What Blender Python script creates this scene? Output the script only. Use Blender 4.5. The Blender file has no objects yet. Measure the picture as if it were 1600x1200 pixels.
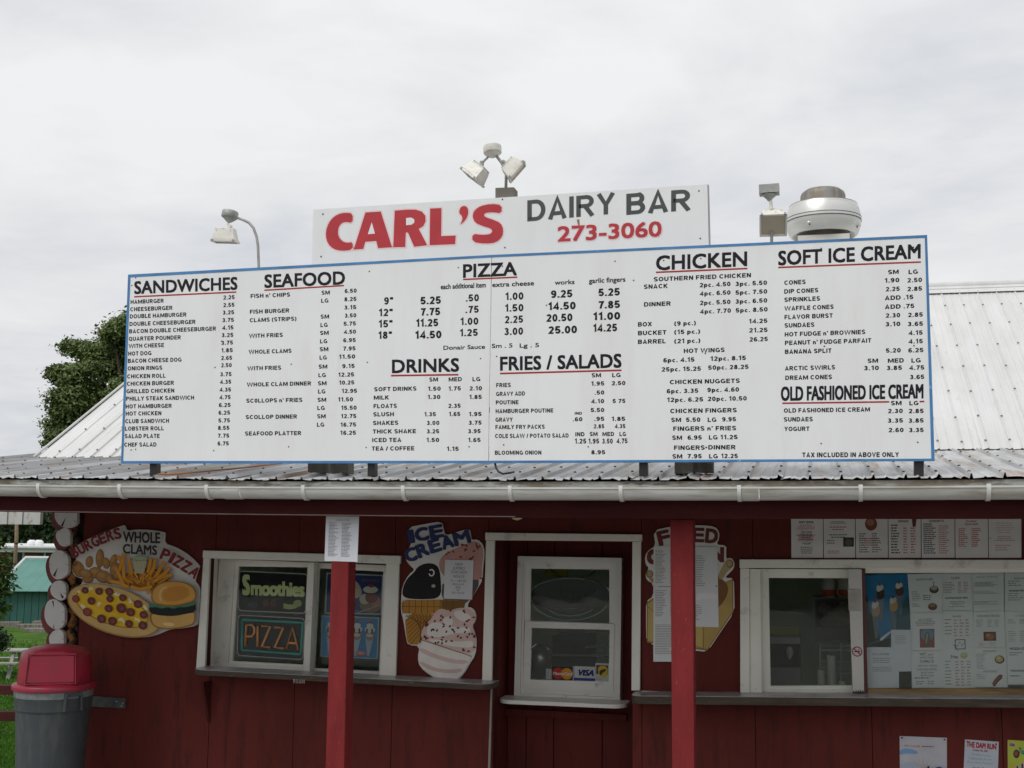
import bpy, math, random
from math import sin, cos, tan, pi, radians, sqrt, atan2, exp
from mathutils import Vector, Matrix
from mathutils.geometry import tessellate_polygon
random.seed(7)
S = bpy.context.scene
# ------------------------------------------------------------ camera, sky, sun
FPX = 1892.0
PITCH, YAW, ROLL = radians(6.833), radians(-14.022), radians(.5547)
CAMZ, CAMD = 2.2, 8.4
_f = Vector((sin(YAW)*cos(PITCH), cos(YAW)*cos(PITCH), sin(PITCH)))
_r = Vector((cos(YAW), -sin(YAW), 0)); _u = _r.cross(_f)
_R = _r*cos(ROLL) + _u*sin(ROLL); _U = _R.cross(_f)
cd = bpy.data.cameras.new('camera'); cam = bpy.data.objects.new('camera', cd)
S.collection.objects.link(cam); S.camera = cam
cd.sensor_fit = 'HORIZONTAL'; cd.sensor_width = 36.0; cd.lens = FPX/1600*36
cd.clip_start = 0.1; cd.clip_end = 2000
m = Matrix((_R, _U, -_f)).transposed().to_4x4(); m.translation = Vector((0, -CAMD, CAMZ))
cam.matrix_world = m

SUN_EL, SUN_AZ = radians(52), radians(-32)      # azimuth of the brighter part of the cloud, seen behind the camera's left shoulder
W = bpy.data.worlds.new('World'); S.world = W; W.use_nodes = True
nt = W.node_tree; nt.nodes.clear(); N = nt.nodes.new; L = nt.links.new
out = N('ShaderNodeOutputWorld'); bg = N('ShaderNodeBackground'); L(bg.outputs[0], out.inputs[0])
bg.inputs['Strength'].default_value = 0.1
sky = N('ShaderNodeTexSky'); sky.sky_type = 'NISHITA'; sky.sun_disc = False
sky.sun_elevation = SUN_EL; sky.sun_rotation = radians(180) - SUN_AZ
tc = N('ShaderNodeTexCoord'); sep = N('ShaderNodeSeparateXYZ'); L(tc.outputs['Generated'], sep.inputs[0])
# flat cloud deck: direction divided by height, so the cloud bands close up towards the horizon
mz = N('ShaderNodeMath'); mz.operation = 'MAXIMUM'; mz.inputs[1].default_value = 0.0; L(sep.outputs['Z'], mz.inputs[0])
az = N('ShaderNodeMath'); az.operation = 'ADD'; az.inputs[1].default_value = 0.22; L(mz.outputs[0], az.inputs[0])
vd = N('ShaderNodeVectorMath'); vd.operation = 'DIVIDE'
cb = N('ShaderNodeCombineXYZ')
for i in range(3): L(az.outputs[0], cb.inputs[i])
L(tc.outputs['Generated'], vd.inputs[0]); L(cb.outputs[0], vd.inputs[1])
def wnoise(scale, detail, rough, dist, sc=(1, 1, 1), off=(0, 0, 0)):
    mp = N('ShaderNodeMapping'); mp.inputs['Scale'].default_value = sc; mp.inputs['Location'].default_value = off
    L(vd.outputs[0], mp.inputs[0])
    n = N('ShaderNodeTexNoise'); n.inputs['Scale'].default_value = scale; n.inputs['Detail'].default_value = detail
    n.inputs['Roughness'].default_value = rough; n.inputs['Distortion'].default_value = dist
    L(mp.outputs[0], n.inputs['Vector']); return n
n1 = wnoise(1.15, 6, .55, .5, (1, 1.5, 1), (3.1, .6, 0)); n2 = wnoise(3.2, 6, .55, .4, (1, 1.3, 1), (1.3, 4.2, 0))
mx = N('ShaderNodeMix'); mx.data_type = 'FLOAT'; mx.inputs[0].default_value = .28
L(n1.outputs['Fac'], mx.inputs[2]); L(n2.outputs['Fac'], mx.inputs[3])
cr = N('ShaderNodeValToRGB'); L(mx.outputs[0], cr.inputs[0])
e = cr.color_ramp.elements
e[0].position = .38; e[0].color = (6.1, 6.28, 6.68, 1)
e[1].position = .60; e[1].color = (8.1, 8.15, 8.2, 1)
k = e.new(.49); k.color = (7.2, 7.3, 7.48, 1)
# the deck is a little brighter overhead than low down
hr = N('ShaderNodeMapRange'); hr.inputs['From Min'].default_value = 0.0; hr.inputs['From Max'].default_value = .75
hr.inputs['To Min'].default_value = .96; hr.inputs['To Max'].default_value = 1.14; L(mz.outputs[0], hr.inputs['Value'])
ml = N('ShaderNodeVectorMath'); ml.operation = 'SCALE'; L(cr.outputs[0], ml.inputs[0]); L(hr.outputs[0], ml.inputs['Scale'])
ms = N('ShaderNodeMix'); ms.data_type = 'RGBA'; ms.inputs[0].default_value = .97
L(sky.outputs[0], ms.inputs[6]); L(ml.outputs[0], ms.inputs[7]); L(ms.outputs[2], bg.inputs['Color'])

sd = bpy.data.lights.new('sun', 'SUN'); sun = bpy.data.objects.new('sun', sd); S.collection.objects.link(sun)
sd.energy = 1.5; sd.angle = radians(28); sd.color = (1, .985, .965)
sun.rotation_euler = Vector((sin(SUN_AZ)*cos(SUN_EL), -cos(SUN_AZ)*cos(SUN_EL), sin(SUN_EL))).to_track_quat('Z', 'Y').to_euler()
S.view_settings.view_transform = 'Standard'; S.view_settings.look = 'None'
S.view_settings.exposure = 0.08; S.view_settings.gamma = 1; S.view_settings.use_curve_mapping = False
S.cycles.max_bounces = 8; S.cycles.transparent_max_bounces = 12

# ------------------------------------------------------------ places from the surveyed view
def ray(x, y): return _f + _R*((x-800)/FPX) - _U*((y-600)/FPX)
CP = Vector((0, -CAMD, CAMZ))
def P(x, y, Y):
    d = ray(x, y); return CP + d*((Y+CAMD)/d.y)
def G(x, y, z):
    d = ray(x, y); return CP + d*((z-CAMZ)/d.z)
GZ = 0.2                      # level of the ground the stand is built on
# ------------------------------------------------------------ materials
MATS = {}
def mat(name, col, rough=.6, metal=0.0, var=.12, vs=6.0, bump=0.0, bs=40.0, stretch=(1, 1, 1), dirt=None, dirt_s=4.0, dirt_t=.58, dirt_w=.06,
        dirt2=None, d2s=20.0, d2t=.66, rnd=0.0, spec=.5, coat=0.0, dstretch=None):
    if name in MATS: return MATS[name]
    M = bpy.data.materials.new(name); M.use_nodes = True; t = M.node_tree; n = t.nodes.new; l = t.links.new
    b = t.nodes['Principled BSDF']; b.inputs['Roughness'].default_value = rough; b.inputs['Metallic'].default_value = metal
    b.inputs['Specular IOR Level'].default_value = spec; b.inputs['Coat Weight'].default_value = coat
    co = n('ShaderNodeTexCoord'); g = n('ShaderNodeNewGeometry')
    mp = n('ShaderNodeMapping'); mp.inputs['Scale'].default_value = stretch; l(g.outputs['Position'], mp.inputs[0])
    ns = n('ShaderNodeTexNoise'); ns.inputs['Scale'].default_value = vs; ns.inputs['Detail'].default_value = 5; l(mp.outputs[0], ns.inputs['Vector'])
    mr = n('ShaderNodeMapRange'); mr.inputs['From Min'].default_value = .25; mr.inputs['From Max'].default_value = .75
    mr.inputs['To Min'].default_value = 1-var; mr.inputs['To Max'].default_value = 1+var; l(ns.outputs['Fac'], mr.inputs['Value'])
    cur = mr.outputs[0]
    if rnd:
        oi = n('ShaderNodeObjectInfo'); r2 = n('ShaderNodeMapRange'); r2.inputs['To Min'].default_value = 1-rnd; r2.inputs['To Max'].default_value = 1+rnd
        l(oi.outputs['Random'], r2.inputs['Value']); mm = n('ShaderNodeMath'); mm.operation = 'MULTIPLY'; l(cur, mm.inputs[0]); l(r2.outputs[0], mm.inputs[1]); cur = mm.outputs[0]
    sc = n('ShaderNodeVectorMath'); sc.operation = 'SCALE'; sc.inputs[0].default_value = col[:3]; l(cur, sc.inputs['Scale'])
    c = sc.outputs[0]
    for dc, dsc, dt, seed in ((dirt, dirt_s, dirt_t, 3.7), (dirt2, d2s, d2t, 9.1)):
        if dc is None: continue
        m2 = n('ShaderNodeMapping'); m2.inputs['Scale'].default_value = dstretch or stretch; m2.inputs['Location'].default_value = (seed, seed*2, seed)
        l(g.outputs['Position'], m2.inputs[0])
        dn = n('ShaderNodeTexNoise'); dn.inputs['Scale'].default_value = dsc; dn.inputs['Detail'].default_value = 7; dn.inputs['Roughness'].default_value = .62
        l(m2.outputs[0], dn.inputs['Vector'])
        rr = n('ShaderNodeMapRange'); rr.inputs['From Min'].default_value = dt-dirt_w; rr.inputs['From Max'].default_value = dt+dirt_w
        l(dn.outputs['Fac'], rr.inputs['Value'])
        mxx = n('ShaderNodeMix'); mxx.data_type = 'RGBA'; mxx.inputs[7].default_value = (*dc[:3], 1); l(rr.outputs[0], mxx.inputs[0]); l(c, mxx.inputs[6]); c = mxx.outputs[2]
    l(c, b.inputs['Base Color'])
    if bump:
        bn = n('ShaderNodeTexNoise'); bn.inputs['Scale'].default_value = bs; bn.inputs['Detail'].default_value = 4; l(mp.outputs[0], bn.inputs['Vector'])
        bb = n('ShaderNodeBump'); bb.inputs['Strength'].default_value = bump; bb.inputs['Distance'].default_value = .01
        l(bn.outputs['Fac'], bb.inputs['Height']); l(bb.outputs[0], b.inputs['Normal'])
    MATS[name] = M; return M
def ink(col, rough=.55):
    return mat('print_%02x%02x%02x_%d' % (int(col[0]*255), int(col[1]*255), int(col[2]*255), int(rough*100)), col, rough, var=.09, vs=9, spec=.25)
def glassmat(name, tint=(1, 1, 1), gloss=1.0):
    M = bpy.data.materials.new(name); M.use_nodes = True; t = M.node_tree; t.nodes.clear(); n = t.nodes.new; l = t.links.new
    o = n('ShaderNodeOutputMaterial'); mix = n('ShaderNodeMixShader'); tr = n('ShaderNodeBsdfTransparent'); gl = n('ShaderNodeBsdfGlossy')
    tr.inputs[0].default_value = (*tint, 1); gl.inputs['Roughness'].default_value = .02
    fr = n('ShaderNodeFresnel'); fr.inputs[0].default_value = 1.5
    g = n('ShaderNodeNewGeometry'); nz = n('ShaderNodeTexNoise'); nz.inputs['Scale'].default_value = 2.2; l(g.outputs['Position'], nz.inputs['Vector'])
    bp = n('ShaderNodeBump'); bp.inputs['Strength'].default_value = .08; bp.inputs['Distance'].default_value = .05; l(nz.outputs['Fac'], bp.inputs['Height'])
    l(bp.outputs[0], gl.inputs['Normal'])
    mu = n('ShaderNodeMath'); mu.operation = 'MULTIPLY'; mu.inputs[1].default_value = .75*gloss; l(fr.outputs[0], mu.inputs[0])
    l(mu.outputs[0], mix.inputs[0]); l(tr.outputs[0], mix.inputs[1]); l(gl.outputs[0], mix.inputs[2]); l(mix.outputs[0], o.inputs[0])
    MATS[name] = M; return M
# ------------------------------------------------------------ mesh helper
class MB:
    def __init__(s): s.v = []; s.f = []; s.mi = []; s.mats = []; s.cur = 0
    def use(s, m):
        if m not in s.mats: s.mats.append(m)
        s.cur = s.mats.index(m); return s
    def face(s, pts):
        k = len(s.v); s.v += [tuple(p) for p in pts]; s.f.append(tuple(range(k, k+len(pts)))); s.mi.append(s.cur)
    def mesh(s, vs, fs):
        k = len(s.v); s.v += [tuple(p) for p in vs]
        for f in fs: s.f.append(tuple(k+i for i in f)); s.mi.append(s.cur)
    def box(s, x0, x1, y0, y1, z0, z1):
        s.hexa([(x0, y0, z0), (x1, y0, z0), (x1, y0, z1), (x0, y0, z1)], [(x0, y1, z0), (x1, y1, z0), (x1, y1, z1), (x0, y1, z1)])
    def hexa(s, a, b):      # a: front quad BL BR TR TL, b: the same four behind
        s.mesh(list(a)+list(b), [(0, 1, 2, 3), (5, 4, 7, 6), (0, 4, 5, 1), (1, 5, 6, 2), (2, 6, 7, 3), (3, 7, 4, 0)])
    def px(s, q, Y, Yb):    # front face from four surveyed corners TL TR BR BL on plane Y, pushed straight back to Yb
        a = [P(x, y, Y) for x, y in (q[3], q[2], q[1], q[0])]
        s.hexa(a, [(p.x, Yb, p.z) for p in a])
    def tube(s, pts, r, n=8, cap=True):
        pts = [Vector(p) for p in pts]; rings = []; rr = r if isinstance(r, (list, tuple)) else [r]*len(pts)
        up = None
        for i, p in enumerate(pts):
            t = (pts[min(i+1, len(pts)-1)] - pts[max(i-1, 0)]).normalized()
            if up is None: up = t.orthogonal().normalized()
            up = (up - t*up.dot(t)).normalized(); w = t.cross(up)
            rings.append([p + (up*cos(2*pi*k/n) + w*sin(2*pi*k/n))*rr[i] for k in range(n)])
        vs = [v for ring in rings for v in ring]; fs = []
        for i in range(len(pts)-1):
            for k in range(n):
                a, b = i*n+k, i*n+(k+1) % n; fs.append((a, b, b+n, a+n))
        if cap: fs += [tuple(range(n-1, -1, -1)), tuple(range((len(pts)-1)*n, len(pts)*n))]
        s.mesh(vs, fs)
    def lathe(s, c, prof, n=32, axis=None, cap=True, shape=None):   # prof: (radius, height)
        c = Vector(c); az = (Vector(axis) if axis else Vector((0, 0, 1))).normalized()
        ax = az.orthogonal().normalized() if axis else Vector((1, 0, 0)); ay = az.cross(ax)
        vs = []
        for r, h in prof:
            for k in range(n):
                a = 2*pi*k/n; q = shape(a, r, h) if shape else (r*cos(a), r*sin(a)); vs.append(c + ax*q[0] + ay*q[1] + az*h)
        fs = []
        for i in range(len(prof)-1):
            for k in range(n):
                a, b = i*n+k, i*n+(k+1) % n; fs.append((a, b, b+n, a+n))
        if cap: fs += [tuple(range(n-1, -1, -1)), tuple(range((len(prof)-1)*n, len(prof)*n))]
        s.mesh(vs, fs)
    def build(s, name, m=None, parent=None, smooth=False, bevel=0.0, origin=None, auto=None):
        me = bpy.data.meshes.new(name); off = Vector(origin) if origin is not None else Vector((0, 0, 0))
        if parent is not None: off = world_loc(parent)
        me.from_pydata([tuple(Vector(p)-off) for p in s.v], [], s.f)
        if m is not None: me.materials.append(m)
        else:
            for q in s.mats: me.materials.append(q)
            me.polygons.foreach_set('material_index', s.mi)
        if smooth: me.polygons.foreach_set('use_smooth', [True]*len(me.polygons))
        me.update()
        o = bpy.data.objects.new(name, me); S.collection.objects.link(o)
        if auto is not None:
            me.polygons.foreach_set('use_smooth', [True]*len(me.polygons)); me.set_sharp_from_angle(angle=radians(auto))
        if bevel:
            bv = o.modifiers.new('bevel', 'BEVEL'); bv.width = bevel; bv.segments = 2; bv.limit_method = 'ANGLE'; bv.angle_limit = radians(40)
        if parent is not None: o.parent = parent
        elif origin is not None: o.location = off
        return o
def world_loc(o):
    l = Vector(o.location)
    while o.parent: o = o.parent; l += Vector(o.location)
    return l
def tag(o, label, cat, group=None):
    o['label'] = label; o['category'] = cat
    if group: o['group'] = group
    return o
def thing(name, label, cat, loc=(0, 0, 0), group=None):
    o = bpy.data.objects.new(name, None); o.empty_display_size = .1; S.collection.objects.link(o); o.location = loc
    return tag(o, label, cat, group)
def struct(o): o['kind'] = 'structure'; return o
def stuff(o): o['kind'] = 'stuff'; return o
def part(name, parent, m, fn, **kw):
    b = MB(); fn(b); return b.build(name, m, parent, **kw)
def pxpart(name, parent, m, quads, Y, Yb, bevel=0.0):
    b = MB()
    for q in quads: b.px(q, Y, Yb)
    return b.build(name, m, parent, bevel=bevel)
# ------------------------------------------------------------ lettering
_gl = {}
def glyphs(s, bold=0.0, sp=1.0):
    k = (s, bold, sp)
    if k in _gl: return _gl[k]
    cu = bpy.data.curves.new('t', 'FONT'); cu.body = s; cu.size = 1; cu.offset = bold; cu.resolution_u = 3; cu.space_character = sp
    o = bpy.data.objects.new('t', cu); me = o.to_mesh()
    vs = [(v.co.x, v.co.y) for v in me.vertices]; fs = [tuple(p.vertices) for p in me.polygons]
    o.to_mesh_clear(); bpy.data.objects.remove(o); bpy.data.curves.remove(cu)
    x0 = min(v[0] for v in vs); x1 = max(v[0] for v in vs)
    vs = [((x-x0)/(x1-x0), (y)/CAPH) for x, y in vs]
    _gl[k] = (vs, fs, x1-x0); return _gl[k]
WEIGHT = [(0, 0), (1, 1), (-1, 1), (1, -1), (-1, -1)]
CAPH = 1.0; CAPH = max(v[1] for v in glyphs('H', 0.0)[0]); _gl.clear()
def chaikin(p, it=2, closed=True):
    for _ in range(it):
        q = []; n = len(p)
        for i in range(n if closed else n-1):
            a, b = p[i], p[(i+1) % n]
            q += [(a[0]*.75+b[0]*.25, a[1]*.75+b[1]*.25), (a[0]*.25+b[0]*.75, a[1]*.25+b[1]*.75)]
        if not closed: q = [p[0]] + q + [p[-1]]
        p = q
    return p
def area(p): return sum(p[i][0]*p[(i+1) % len(p)][1]-p[(i+1) % len(p)][0]*p[i][1] for i in range(len(p)))/2
def grow(p, d):
    s = 1 if area(p) > 0 else -1; o = []; n = len(p)
    for i in range(n):
        ax, ay = p[i-1]; bx, by = p[i]; cx, cy = p[(i+1) % n]
        e1 = Vector((bx-ax, by-ay)); e2 = Vector((cx-bx, cy-by))
        if e1.length < 1e-9 or e2.length < 1e-9: o.append(p[i]); continue
        e1.normalize(); e2.normalize(); t = Vector((e1.y+e2.y, -e1.x-e2.x))*s
        if t.length < 1e-6: o.append(p[i]); continue
        t.normalize(); k = max(.5, t.dot(Vector((e1.y, -e1.x))*s)); o.append((bx+t.x*d/k, by+t.y*d/k))
    return o
class Art:
    """flat print and lettering on one surface; fn(x, y) gives the point on the surface, nrm the way it faces"""
    def __init__(s, parent, fn, nrm=(0, -1, 0), step=.00018, base=.0008):
        s.parent = parent; s.fn = fn; s.n = Vector(nrm); s.h = base; s.step = step; s.parts = {}
    def mb(s, part, col, rough=.55):
        b = s.parts.setdefault(part, MB()); b.use(col if not isinstance(col, tuple) else ink(col, rough)); return b
    def pt(s, x, y): return Vector(s.fn(x, y)) + s.n*s.h
    def up(s): s.h += s.step
    def poly(s, pts, col, smooth=0, holes=(), part='picture', keep=False):
        if smooth: pts = chaikin(pts, smooth)
        loops = [[Vector((x, y, 0)) for x, y in pts]] + [[Vector((x, y, 0)) for x, y in h] for h in holes]
        tris = tessellate_polygon(loops); flat = [v for l in loops for v in l]
        s.mb(part, col).mesh([s.pt(v.x, v.y) for v in flat], tris)
        if not keep: s.up()
    def ell(s, cx, cy, a, b, col, ang=0, part='picture', n=20, keep=False):
        ca, sa = cos(radians(ang)), sin(radians(ang))
        pts = [(cx+a*cos(2*pi*k/n)*ca-b*sin(2*pi*k/n)*sa, cy+a*cos(2*pi*k/n)*sa+b*sin(2*pi*k/n)*ca) for k in range(n)]
        s.mb(part, col).face([s.pt(*p) for p in pts])
        if not keep: s.up()
    def quad(s, x0, y0, x1, y1, col, part='picture', keep=False):
        s.mb(part, col).face([s.pt(x0, y0), s.pt(x0, y1), s.pt(x1, y1), s.pt(x1, y0)])
        if not keep: s.up()
    def stroke(s, pts, w, col, part='picture', closed=False, keep=False):
        n = len(pts); L_, R_ = [], []
        for i in range(n):
            a = pts[i-1] if (i or closed) else pts[i]; c = pts[(i+1) % n] if (i < n-1 or closed) else pts[i]
            t = Vector((c[0]-a[0], c[1]-a[1]))
            if t.length < 1e-9: t = Vector((1, 0))
            t.normalize(); ww = (w[i] if isinstance(w, (list, tuple)) else w)/2
            L_.append((pts[i][0]+t.y*ww, pts[i][1]-t.x*ww)); R_.append((pts[i][0]-t.y*ww, pts[i][1]+t.x*ww))
        b = s.mb(part, col); vs = [s.pt(*p) for p in L_] + [s.pt(*p) for p in R_]
        b.mesh(vs, [(i, (i+1) % n, n+(i+1) % n, n+i) for i in range(n if closed else n-1)])
        if not keep: s.up()
    def text(s, t, x0, x1, cy, cap, col, slope=0.0, bold=.02, part='lettering', shear=0.0, sp=1.0, capr=None, keep=True):
        vs, fs, w = glyphs(t, 0.0, sp); xm = (x0+x1)/2; capr = capr or cap; d = bold*cap
        x0 += d; x1 -= d
        for i, (ox, oy) in enumerate(WEIGHT if bold > .001 else WEIGHT[:1]):      # heavier letters: the same outline laid over itself, a hair apart
            out = []
            for u, v in vs:
                x = x0+(x1-x0)*u; c = cap+(capr-cap)*u-2*d
                out.append(s.pt(x + ox*d + v*c*shear, cy + oy*d + slope*(x-xm) + c/2 - c*v) + s.n*(i*.00006))
            s.mb(part, col).mesh(out, fs)
        if not keep: s.up()
    def arc(s, t, pts, cap, col, bold=.03, width=None, part='lettering'):
        """letters one by one along a polyline of baseline points, each turned to follow it"""
        seg = [sqrt((pts[i+1][0]-pts[i][0])**2+(pts[i+1][1]-pts[i][1])**2) for i in range(len(pts)-1)]; tot = sum(seg)
        ws = [(.3 if c == 'I' else 1.15 if c in 'MW' else .8) for c in t]; gap = .16; full = sum(ws)+gap*(len(t)-1); pos = 0
        def at(d):
            for i, g in enumerate(seg):
                if d <= g or i == len(seg)-1:
                    k = d/g; a, b = pts[i], pts[i+1]; return a[0]+(b[0]-a[0])*k, a[1]+(b[1]-a[1])*k
                d -= g
        for c, w in zip(t, ws):
            a = at(pos/full*tot); b = at(min((pos+w)/full*tot, tot*.9999)); dx, dy = b[0]-a[0], b[1]-a[1]; l = sqrt(dx*dx+dy*dy); nx, ny = dy/l, -dx/l
            vs, fs, _ = glyphs(c, 0.0); d = bold*cap
            for i, (ox, oy) in enumerate(WEIGHT): s.mb(part, col).mesh([s.pt(a[0]+dx*u+nx*cap*v+ox*d, a[1]+dy*u+ny*cap*v+oy*d)+s.n*(i*.00006) for u, v in vs], fs)
            pos += w+gap
    def lines(s, x0, y0, x1, y1, n, col, seed=0, th=.38, cols=1, fill=.85, part='small_print', align='l'):
        """print too small to read: broken dark lines"""
        rg = random.Random(seed); lh = (y1-y0)/n; b = s.mb(part, col)
        for i in range(n):
            for c in range(cols):
                a0 = x0+(x1-x0)*c/cols; a1 = a0+(x1-x0)/cols*.9; ln = (a1-a0)*rg.uniform(fill*.55, fill); x = a0 if align == 'l' else (a0+a1-ln)/2
                e_ = x+ln; y = y0+lh*(i+.5)
                while x < e_-lh*.3:
                    wd = min(rg.uniform(.7, 2.6)*lh*.8, e_-x); h = lh*th/2
                    b.face([s.pt(x, y-h), s.pt(x, y+h), s.pt(x+wd, y+h), s.pt(x+wd, y-h)]); x += wd+lh*.35
    def done(s):
        for k, b in s.parts.items():
            if b.f: b.build(k.split('#')[0], None, s.parent)
def sheet(name, label, cat, q, Y, m, group=None, th=.0012, art=True):
    """a flat sheet (paper, card, board) with surveyed corners TL TR BR BL on plane Y; returns it and its Art in 0..100 units"""
    a = [P(x, y, Y) for x, y in q]; o3 = a[3]
    b = MB(); bl, br, tr, tl = a[3], a[2], a[1], a[0]
    b.hexa([bl, br, tr, tl], [(p.x, Y+th, p.z) for p in (bl, br, tr, tl)])
    o = b.build(name, m, None, origin=(o3.x, Y+th, o3.z)); tag(o, label, cat, group)
    def fn(x, y):
        u, v = x/100, y/100; t_ = a[0].lerp(a[1], u); b_ = a[3].lerp(a[2], u); p = t_.lerp(b_, v); return (p.x, Y, p.z)
    return o, (Art(o, fn) if art else None)
# shared materials
WHT = mat('white_trim_paint', (.78, .765, .685), .5, var=.06, vs=3, bump=.15, bs=60, dirt=(.50, .47, .39), dirt_s=5, dirt_t=.66, dirt2=(.30, .2, .12), d2s=24, d2t=.74)
RED = mat('barn_red_paint', (.118, .021, .017), .72, var=.2, vs=2.2, bump=.3, bs=25, stretch=(1, 1, .25), dirt=(.075, .018, .015), dirt_s=9, dirt_t=.6, dirt_w=.09, dstretch=(2.2, 1, .35),
          dirt2=(.24, .16, .13), d2s=60, d2t=.79, spec=.18)
REDP = mat('post_red_paint', (.205, .022, .023), .7, var=.18, vs=9, bump=.6, bs=38, stretch=(1, 1, .25), dirt=(.17, .018, .022), dirt_s=8, dirt_t=.6, dirt_w=.1, dirt2=(.34, .10, .10), d2s=55, d2t=.72, dstretch=(1, 1, .4), spec=.2)
DRED = mat('dark_red_wood', (.07, .014, .013), .75, var=.2, vs=6, bump=.3, stretch=(.3, 1, 1), spec=.2)
SIGNW = mat('sign_white_enamel', (.79, .80, .80), .42, var=.03, vs=1.2, bump=.08, bs=3, dirt=(.74, .745, .735), dirt_s=2.2, dirt_t=.60, dirt_w=.12, dirt2=(.755, .755, .74), d2s=7, d2t=.66, dstretch=(2.2, 1, .35))
BLUE = mat('blue_edge_paint', (.055, .20, .43), .5, var=.22, vs=9, dirt=(.5, .56, .6), dirt_s=26, dirt_t=.73)
BLK = mat('black_steel', (.012, .012, .013), .5, var=.2)
GREYW = mat('weathered_wood', (.17, .155, .13), .8, var=.3, vs=10, bump=.5, bs=40, stretch=(1, 1, .2), dirt=(.09, .08, .06), dirt_s=7, dirt_t=.58)
PAPER = mat('white_paper', (.66, .67, .69), .7, var=.04, vs=5)
PAPER2 = mat('laminated_paper', (.68, .70, .70), .35, var=.05, vs=3)
GAL = mat('galvanised_metal', (.42, .42, .41), .45, .6, var=.15, vs=9)
LAMPW = mat('lamp_offwhite_paint', (.74, .72, .65), .5, var=.12, vs=20, dirt=(.36, .34, .29), dirt_s=40, dirt_t=.64)
LAMPG = mat('lamp_grey_cast', (.34, .34, .325), .55, .2, var=.25, vs=25)
GLASS = glassmat('window_glass', (.97, .985, .975))
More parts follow.
